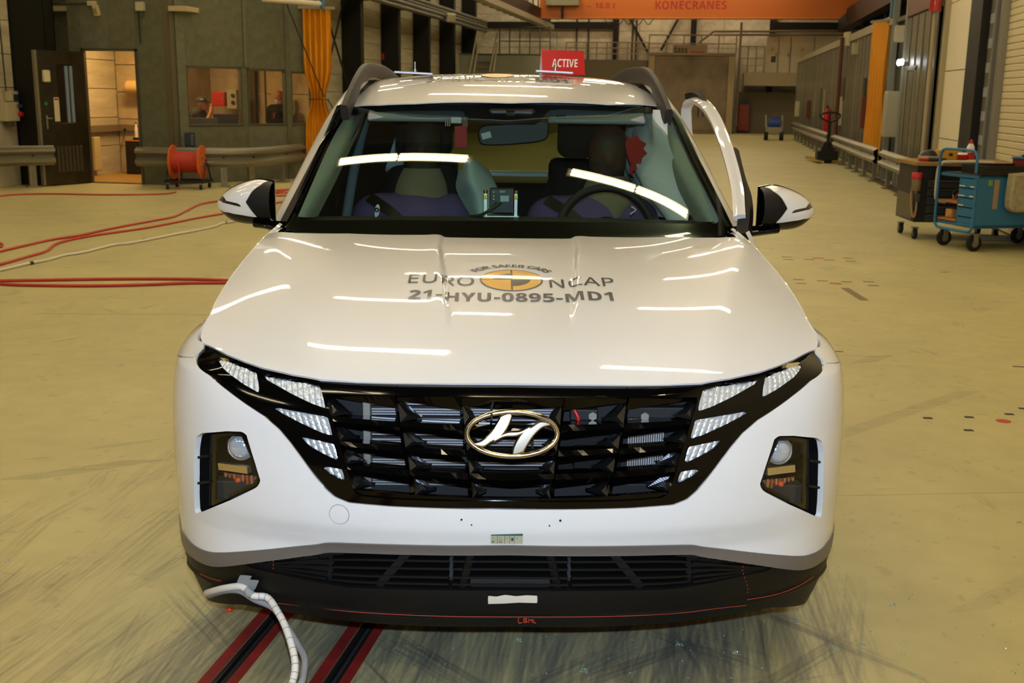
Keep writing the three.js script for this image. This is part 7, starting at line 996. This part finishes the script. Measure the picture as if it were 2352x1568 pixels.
{ const T = thing('tool_cabinet', 'black tool cabinet on castors with a wooden top behind the blue trolley', 'cabinet', [2.72, 0, -10.72], 0.12), W = 1.05, D = 0.72, h0 = 0.2, h1 = 0.83, bk = std(0x131211, 0.45);
  mesh(T, 'cabinet_body', box(W, h1 - h0, D, W / 2, (h0 + h1) / 2, -D / 2), bk); mesh(T, 'wooden_top', box(W + 0.06, 0.045, D + 0.08, W / 2, h1 + 0.024, -D / 2, 0.006), std(0xa37c43, 0.55, 0, { map: tex(grain, 0.7, 5), key: 'woodtop' }));
  for (let k = 0; k < 5; k++) { const Dr = new THREE.Group(); Dr.name = 'drawer'; T.add(Dr); mesh(Dr, 'drawer_front', box(W - 0.14, 0.085, 0.02, W / 2 + 0.05, h1 - 0.2 - k * 0.095, 0.01, 0.006), std(0x33332f, 0.5, 0.2)); mesh(Dr, 'drawer_handle', box(W - 0.2, 0.012, 0.02, W / 2 + 0.05, h1 - 0.165 - k * 0.095, 0.026, 0.004), std(0x55544c, 0.4, 0.4)); }
  mesh(T, 'side_plate', box(0.012, 0.28, D * 0.85, -0.006, h0 + 0.16, -D / 2), std(0x5a5240, 0.5)); for (const [x, z] of [[0.05, -0.08], [W - 0.1, -0.08], [0.05, -D + 0.08], [W - 0.1, -D + 0.08]]) castor(T, x, z, 0.06, 0.04);
  mesh(T, 'white_handle', tube([[0.12, 0.44, 0.08], [0.03, 0.46, 0.1], [0.0, 0.52, 0.1], [0.0, 0.78, 0.1], [0.03, 0.86, 0.1], [0.1, 0.885, 0.1], [0.55, 0.885, 0.1], [0.6, 0.86, 0.1], [0.62, 0.8, 0.08]].map(([x, y, z]) => [x + 0.19, y - 0.0, z]), 0.018, 80, 8), std(0xc9bfa6, 0.5)); T.updateMatrixWorld(true);
  const at = (x, y, z) => V(x, y, z).applyMatrix4(T.matrixWorld).toArray(), on = (n, l, c, p) => thing(n, l, c, at(...p), 0.12), y = h1 + 0.047;
  const bt = on('spray_bottle', 'white bottle with a red cap on the wooden top of the black cabinet', 'bottle', [0.66, y, -0.3]); mesh(bt, 'bottle_body', lathe([[0.0001, 0], [0.045, 0], [0.045, 0.12], [0.042, 0.16], [0.02, 0.2]], 20), M.white); mesh(bt, 'bottle_label', lathe([[0.046, 0.02], [0.046, 0.1]], 20), M.red); mesh(bt, 'cap', lathe([[0.022, 0.19], [0.022, 0.215], [0.008, 0.24], [0.0001, 0.245]], 16), M.red);
  const yb = on('yellow_case', 'yellow case beside the bottle on the wooden top', 'case', [0.45, y, -0.4]); mesh(yb, 'case_shell', box(0.26, 0.12, 0.18, 0, 0.062, 0, 0.015), std(0xb98a16, 0.5)); mesh(yb, 'latch', box(0.04, 0.03, 0.01, 0, 0.07, 0.093), M.black);
  const rb = on('red_pot', 'red pot in front of the yellow case on the wooden top', 'pot', [0.56, y, -0.25]); mesh(rb, 'pot_body', lathe([[0.0001, 0], [0.05, 0], [0.055, 0.075], [0.05, 0.08]], 20), std(0xa51512, 0.45)); mesh(rb, 'pot_lid', lathe([[0.055, 0.075], [0.05, 0.095], [0.0001, 0.098]], 20), M.white);
  const hm = on('helmet', 'pale helmet with a dark visor on the wooden top', 'helmet', [0.22, y, -0.34]); mesh(hm, 'helmet_shell', new THREE.SphereGeometry(0.12, 24, 14, 0, 6.29, 0, 1.62).scale(1.1, 1.0, 0.95), std(0x9b937c, 0.4)); mesh(hm, 'visor', new THREE.SphereGeometry(0.124, 20, 8, 0.2, 1.9, 0.35, 0.75).scale(1.1, 1, 0.95), M.black);
  const dr = on('screwdriver', 'dark screwdriver with a red grip at the front edge of the wooden top', 'tool', [0.12, y, -0.06]); mesh(dr, 'tool_handle', cyl(V(-0.1, 0.02, 0), V(0.0, 0.02, 0), 0.016, 0.018), M.red); mesh(dr, 'tool_body', cyl(V(0.0, 0.022, 0), V(0.2, 0.022, 0.0), 0.022, 0.02), std(0x23262c, 0.5));
  const rc = on('red_can', 'red lidded can hanging at the corner of the black cabinet', 'can', [-0.02, 0.56, 0.06]); mesh(rc, 'can_body', lathe([[0.0001, 0], [0.05, 0], [0.05, 0.14], [0.0001, 0.14]], 20), std(0x7c6a4c, 0.6)); mesh(rc, 'can_lid', lathe([[0.056, 0.13], [0.056, 0.2], [0.0001, 0.2]], 20), std(0xb81216, 0.45));
  const hs = on('coiled_hose', 'beige hose coil and grey tools hanging at the side of the black cabinet', 'hose', [-0.04, 0.2, 0.02]); mesh(hs, 'hose', tube([[0, 0.42, 0], [-0.02, 0.3, 0.02], [0.0, 0.12, 0.03], [0.03, 0.06, 0.03], [0.045, 0.2, 0.03], [0.03, 0.4, 0.02]], 0.011, 50), std(0xa08457, 0.6)); mesh(hs, 'hose_clip', box(0.05, 0.1, 0.03, 0.05, 0.28, 0.03, 0.008), std(0x3c3f42, 0.5)); }
{ const a = onFloor(2005, 412), b = onFloor(2070, 445), P = one('steel_plank', 'brown steel plank lying on the floor against the black cabinet', 'plank', beam(V(a.x, 0.025, a.z), V(b.x, 0.025, b.z), 0.12, 0.05), std(0x4d3d28, 0.6, 0.2)); }
// a low cart frame under the right edge
{ const p = onFloor(2310, 560), C = thing('floor_dolly', 'grey channel lying on the floor under the blue trolley', 'channel', [p.x, 0, p.z - 0.25], 0.05); mesh(C, 'channel', [box(0.8, 0.012, 0.1, 0.1, 0.008, 0), box(0.8, 0.06, 0.01, 0.1, 0.035, 0.05), box(0.8, 0.06, 0.01, 0.1, 0.035, -0.05)], M.steelRough); }
// ------------------------------------------------------------------ far things
{ const p = onFloor(1897, 374), J = thing('pallet_truck', 'dark pallet truck with yellow forks standing before the right wall', 'pallet truck', [p.x, 0, p.z], 0.15), yl = std(0xa87f14, 0.55); for (const s of [-1, 1]) mesh(J, 'fork', box(0.15, 0.06, 1.1, s * 0.18, 0.08, -0.6), yl); mesh(J, 'chassis', [box(0.5, 0.22, 0.25, 0, 0.18, 0), extrude([[-0.2, 0.2], [0.2, 0.2], [0.08, 0.5], [-0.08, 0.5]], 0.12, 0.01).translate(0, 0, -0.06)], std(0x1b1710, 0.5)); for (const s of [-1, 1]) mesh(J, 'skirt', box(0.22, 0.03, 0.5, s * 0.22, 0.06, 0.1, 0.01, s * 0.5), yl); mesh(J, 'steer_wheel', put(new THREE.CylinderGeometry(0.09, 0.09, 0.16, 20), 0, 0.091, 0.16, 0, 0, Math.PI / 2), M.rubber); mesh(J, 'tiller', cyl(V(0, 0.4, 0.05), V(0, 1.0, 0.1), 0.035), M.black); mesh(J, 'loop_handle', tube([[-0.0, 1.0, 0.1], [-0.2, 1.08, 0.1], [-0.22, 1.18, 0.1], [0, 1.22, 0.1], [0.22, 1.18, 0.1], [0.2, 1.08, 0.1]], 0.022, 60, 8, true), M.black); }
{ const p = onX(1899, 272, 3.64), E = thing('fire_extinguisher', 'red fire extinguisher hanging behind the pallet truck handle', 'extinguisher', [3.64, 0.62, p.z]); mesh(E, 'cylinder', lathe([[0.0001, 0], [0.09, 0], [0.09, 0.55], [0.05, 0.64], [0.03, 0.66]], 20), M.red); mesh(E, 'valve', box(0.06, 0.08, 0.05, 0, 0.7, 0), M.black); mesh(E, 'hose', tube([[0.0, 0.68, 0.03], [0.08, 0.62, 0.08], [0.1, 0.3, 0.06]], 0.012), M.black); mesh(E, 'wall_hook', box(0.08, 0.05, 0.06, 0.08, 0.5, 0), M.steelRough); }
{ const p = onFloor(1776, 322), C = thing('compressor', 'blue machine on a two-wheeled trolley far down the hall', 'machine', [p.x, 0, p.z]); mesh(C, 'motor', [put(new THREE.CylinderGeometry(0.2, 0.2, 0.42, 20), 0, 0.62, 0, 0, 0, Math.PI / 2), box(0.3, 0.14, 0.3, 0, 0.8, 0)], std(0x1d3f8c, 0.45)); mesh(C, 'frame', [box(0.6, 0.25, 0.4, 0, 0.36, 0), cyl(V(-0.3, 0.45, 0.25), V(-0.3, 0.9, -0.4), 0.025), cyl(V(0.3, 0.45, 0.25), V(0.3, 0.9, -0.4), 0.025)], std(0x8c8670, 0.5)); for (const s of [-1, 1]) mesh(C, 'trolley_wheel', put(new THREE.CylinderGeometry(0.17, 0.17, 0.14, 24), s * 0.28, 0.171, 0.1, 0, 0, Math.PI / 2), M.rubber); }
{ const C = thing('red_cabinet', 'tall red cabinet with a blue top standing by the far wall', 'cabinet', [onZ(1706, 290, -49.6).x, 0, -49.6]); mesh(C, 'cabinet_body', box(0.52, 1.2, 0.5, 0, 0.68, 0, 0.02), std(0x9a3a1c, 0.5)); mesh(C, 'cabinet_door', box(0.44, 1.05, 0.02, 0, 0.68, 0.26, 0.01), std(0xa5401f, 0.45)); mesh(C, 'blue_top', box(0.4, 0.1, 0.4, 0, 1.34, 0, 0.02), std(0x2a4a8a, 0.5)); for (const x of [-0.2, 0.2]) for (const z of [-0.18, 0.18]) mesh(C, 'foot', box(0.08, 0.08, 0.08, x, 0.041, z), M.black); }
{ const z = -47.2, a = onZ(1490, 127, z), b = onZ(1690, 127, z), B = thing('crash_barrier', 'large brown concrete crash block with pale edges at the end of the hall', 'barrier', [(a.x + b.x) / 2, 0, z]), w = b.x - a.x, h = a.y, con = std(0x8a7860, 0.85, 0, { map: tex(blotch, 0.5), bumpMap: tex(pits, 1), bumpScale: 0.01, key: 'concrete' }); mesh(B, 'concrete_block', box(w - 0.5, h - 0.02, 3, 0, h / 2, -1.5, 0.02), con); for (const s of [-1, 1]) mesh(B, 'edge_post', box(0.28, h - 0.02, 3.04, s * (w / 2 - 0.14), h / 2, -1.5, 0.02), std(0x9d8a63, 0.7)); mesh(B, 'top_beam', box(w, 0.12, 3.1, 0, h + 0.05, -1.5, 0.01), std(0x7d6c52, 0.7)); mesh(B, 'face_plate', box(w - 0.6, h - 0.3, 0.03, 0, h / 2, 0.02, 0.01), con);
  const rl = []; for (let k = 0; k <= 5; k++) rl.push(cyl(V(-w / 2 + (k * w) / 5, h + 0.1, -0.1), V(-w / 2 + (k * w) / 5, h + 0.85, -0.1), 0.025)); rl.push(cyl(V(-w / 2, h + 0.85, -0.1), V(w / 2, h + 0.85, -0.1), 0.028), cyl(V(-w / 2, h + 0.5, -0.1), V(w / 2, h + 0.5, -0.1), 0.022)); mesh(B, 'hand_rail', rl, std(0x8d8066, 0.5)); mesh(B, 'ladder', [span(0.35, 0.4, 0.7, 1.6, 0.04, 0.08, 0), span(0.55, 0.6, 0.7, 1.6, 0.04, 0.08, 0)], M.black);
  const p = onZ(1545, 127, z + 0.05), q = onZ(1625, 103, z + 0.05), t = canvasTexture(512, 150, (c, W, H) => { c.fillStyle = '#8a7558'; c.fillRect(0, 0, W, H); c.fillStyle = '#15120e'; c.font = 'bold 125px sans-serif'; c.save(); c.translate(16, 116); c.scale(0.85, 1); c.fillText('tass', 0, 0); c.restore(); c.fillStyle = '#a32c22'; c.fillRect(262, 94, 210, 20); });
  const S = thing('name_board', 'brown board reading tass with a red line on top of the crash block', 'sign', [(p.x + q.x) / 2, p.y, z + 0.08]); mesh(S, 'board', box(q.x - p.x, q.y - p.y, 0.06, 0, (q.y - p.y) / 2, 0, 0.004), std(0x8a7558, 0.7)); mesh(S, 'board_print', put(new THREE.BoxGeometry(q.x - p.x - 0.02, q.y - p.y - 0.02, 0.004), 0, (q.y - p.y) / 2, 0.033), std(0xffffff, 0.7, 0, { map: t, key: 'tass' })); }
{ const z = -48.9, a = onZ(1762, 84, z), b = onZ(1925, 172, z), P = thing('service_platform', 'pale platform with railings carrying the white cabinets at the far end', 'platform', [0, 0, 0]), fl = onZ(1770, 168, z).y; mesh(P, 'platform_deck', span(onZ(1708, 170, z).x, 6.5, fl - 0.55, fl, -50.4, -48.2, 0.01), std(0xb3a583, 0.6)); mesh(P, 'platform_wall', span(onZ(1700, 170, z).x, 6.5, 0, fl - 0.8, -50.4, -49.9, 0), std(0x857a60, 0.7, 0.1)); const rl = [], x0 = onZ(1700, 100, z).x; for (let k = 0; k < 4; k++) rl.push(cyl(V(x0 + k * 0.35, fl, -48.3), V(x0 + k * 0.35, fl + 1.1, -48.3), 0.025)); rl.push(cyl(V(x0, fl + 1.1, -48.3), V(x0 + 1.05, fl + 1.1, -48.3), 0.025), cyl(V(x0, fl + 0.6, -48.3), V(x0 + 1.05, fl + 0.6, -48.3), 0.02), cyl(V(x0, 0.3, -48.3), V(x0, fl + 2.1, -48.3), 0.05)); mesh(P, 'hand_rail', rl, std(0x97906f, 0.5)); mesh(P, 'cable_tray', [cyl(onZ(1640, 72, z), onZ(1605, 98, z), 0.05), cyl(onZ(1640, 72, z), onZ(1950, 72, z), 0.05), cyl(onZ(1640, 80, z), onZ(1950, 80, z), 0.05)], std(0x8d8468, 0.5));
  [[1762, 1790, 'white control cabinet at the left end of the platform'], [1790, 1818, 'second white control cabinet on the platform'], [1818, 1872, 'wide white control cabinet with a dark panel on the platform'], [1872, 1930, 'white control cabinet at the right end of the platform']].forEach(([p0, p1, l], k) => { const x0 = onZ(p0, 90, z).x, x1 = onZ(p1, 90, z).x, C = thing('control_cabinet', l, 'cabinet', [(x0 + x1) / 2, fl + 0.001, -49.3]), h = a.y - fl; mesh(C, 'cabinet_body', box(x1 - x0 - 0.02, h, 0.8, 0, h / 2, 0, 0.01), std(0xcabf9c, 0.5)); mesh(C, 'cabinet_door', box(x1 - x0 - 0.08, h - 0.1, 0.02, 0, h / 2, 0.41, 0.006), std(0xd0c5a2, 0.5)); if (k % 2 === 0) { mesh(C, 'dark_panel', box(0.2, 0.26, 0.012, 0.06, h * 0.38, 0.425, 0.004), std(0x2b2a24, 0.4)); mesh(C, 'warning_sticker', extrude([[-0.1, 0], [0.1, 0], [0, 0.18]], 0.006, 0).translate(0, h * 0.62, 0.42), std(0xc29a1e, 0.6)); } mesh(C, 'door_handle', box(0.03, 0.16, 0.02, (x1 - x0) / 2 - 0.1, h * 0.5, 0.43, 0.004), M.black); }); }
{ const z = -43, P = thing('stair_platform', 'grey-green platform with a steep stair and pale handrails at the left wall', 'platform', [0, 0, 0]), a = onZ(1055, 126, z), b = onZ(1262, 165, z), top = a.y; mesh(P, 'platform_body', span(a.x, b.x, 0, top, z - 3.5, z, 0.01), std(0x8f8d7a, 0.6, 0.1)); mesh(P, 'deck_edge', span(a.x - 0.02, b.x + 0.02, top, top + 0.06, z - 3.5, z + 0.02, 0.01), std(0x57543f, 0.6)); const s0 = onZ(1098, 165, z), s1 = onZ(1135, 165, z); for (let k = 0; k < 9; k++) mesh(P, 'stair_tread', span(s0.x, s1.x, top - 0.25 * (k + 1), top - 0.25 * (k + 1) + 0.04, z + 0.12 * k, z + 0.12 * k + 0.22, 0.004), std(0x8b8772, 0.5, 0.3));
  for (const [p0, p1] of [[[1078, 168], [1096, 76]], [[1088, 168], [1099, 100]], [[1124, 166], [1142, 76]], [[1133, 166], [1142, 98]]]) mesh(P, 'stair_rail', cyl(onZ(...p0, z + 0.9), onZ(...p1, z + 0.05), 0.035), std(0xb5aa88, 0.5)); const r = []; for (let k = 0; k < 6; k++) { const x = lerp(s1.x + 0.2, b.x, k / 5); r.push(cyl(V(x, top, z - 0.05), V(x, top + 1.1, z - 0.05), 0.025)); } r.push(cyl(V(s1.x + 0.2, top + 1.1, z - 0.05), V(b.x, top + 1.1, z - 0.05), 0.028), cyl(V(s1.x + 0.2, top + 0.55, z - 0.05), V(b.x, top + 0.55, z - 0.05), 0.022)); mesh(P, 'hand_rail', r, std(0x5d5845, 0.5));
  const G = thing('rear_gallery', 'low gallery with railing along the far wall left of the crash block', 'gallery', [0, 0, 0]), gz = -49.2, ga = onZ(1300, 136, gz), gb = onZ(1488, 136, gz); mesh(G, 'gallery_front', span(ga.x, gb.x, 0, ga.y, gz - 1, gz, 0.01), std(0x6f654e, 0.7)); const rr = []; for (let k = 0; k <= 8; k++) { const x = lerp(ga.x, gb.x, k / 8); rr.push(cyl(V(x, ga.y, gz), V(x, ga.y + 0.75, gz), 0.022)); } for (const y of [0.25, 0.5, 0.75]) rr.push(cyl(V(ga.x, ga.y + y, gz), V(gb.x, ga.y + y, gz), 0.022)); mesh(G, 'hand_rail', rr, std(0x9b9072, 0.5)); }
renderer.render(scene, camera);
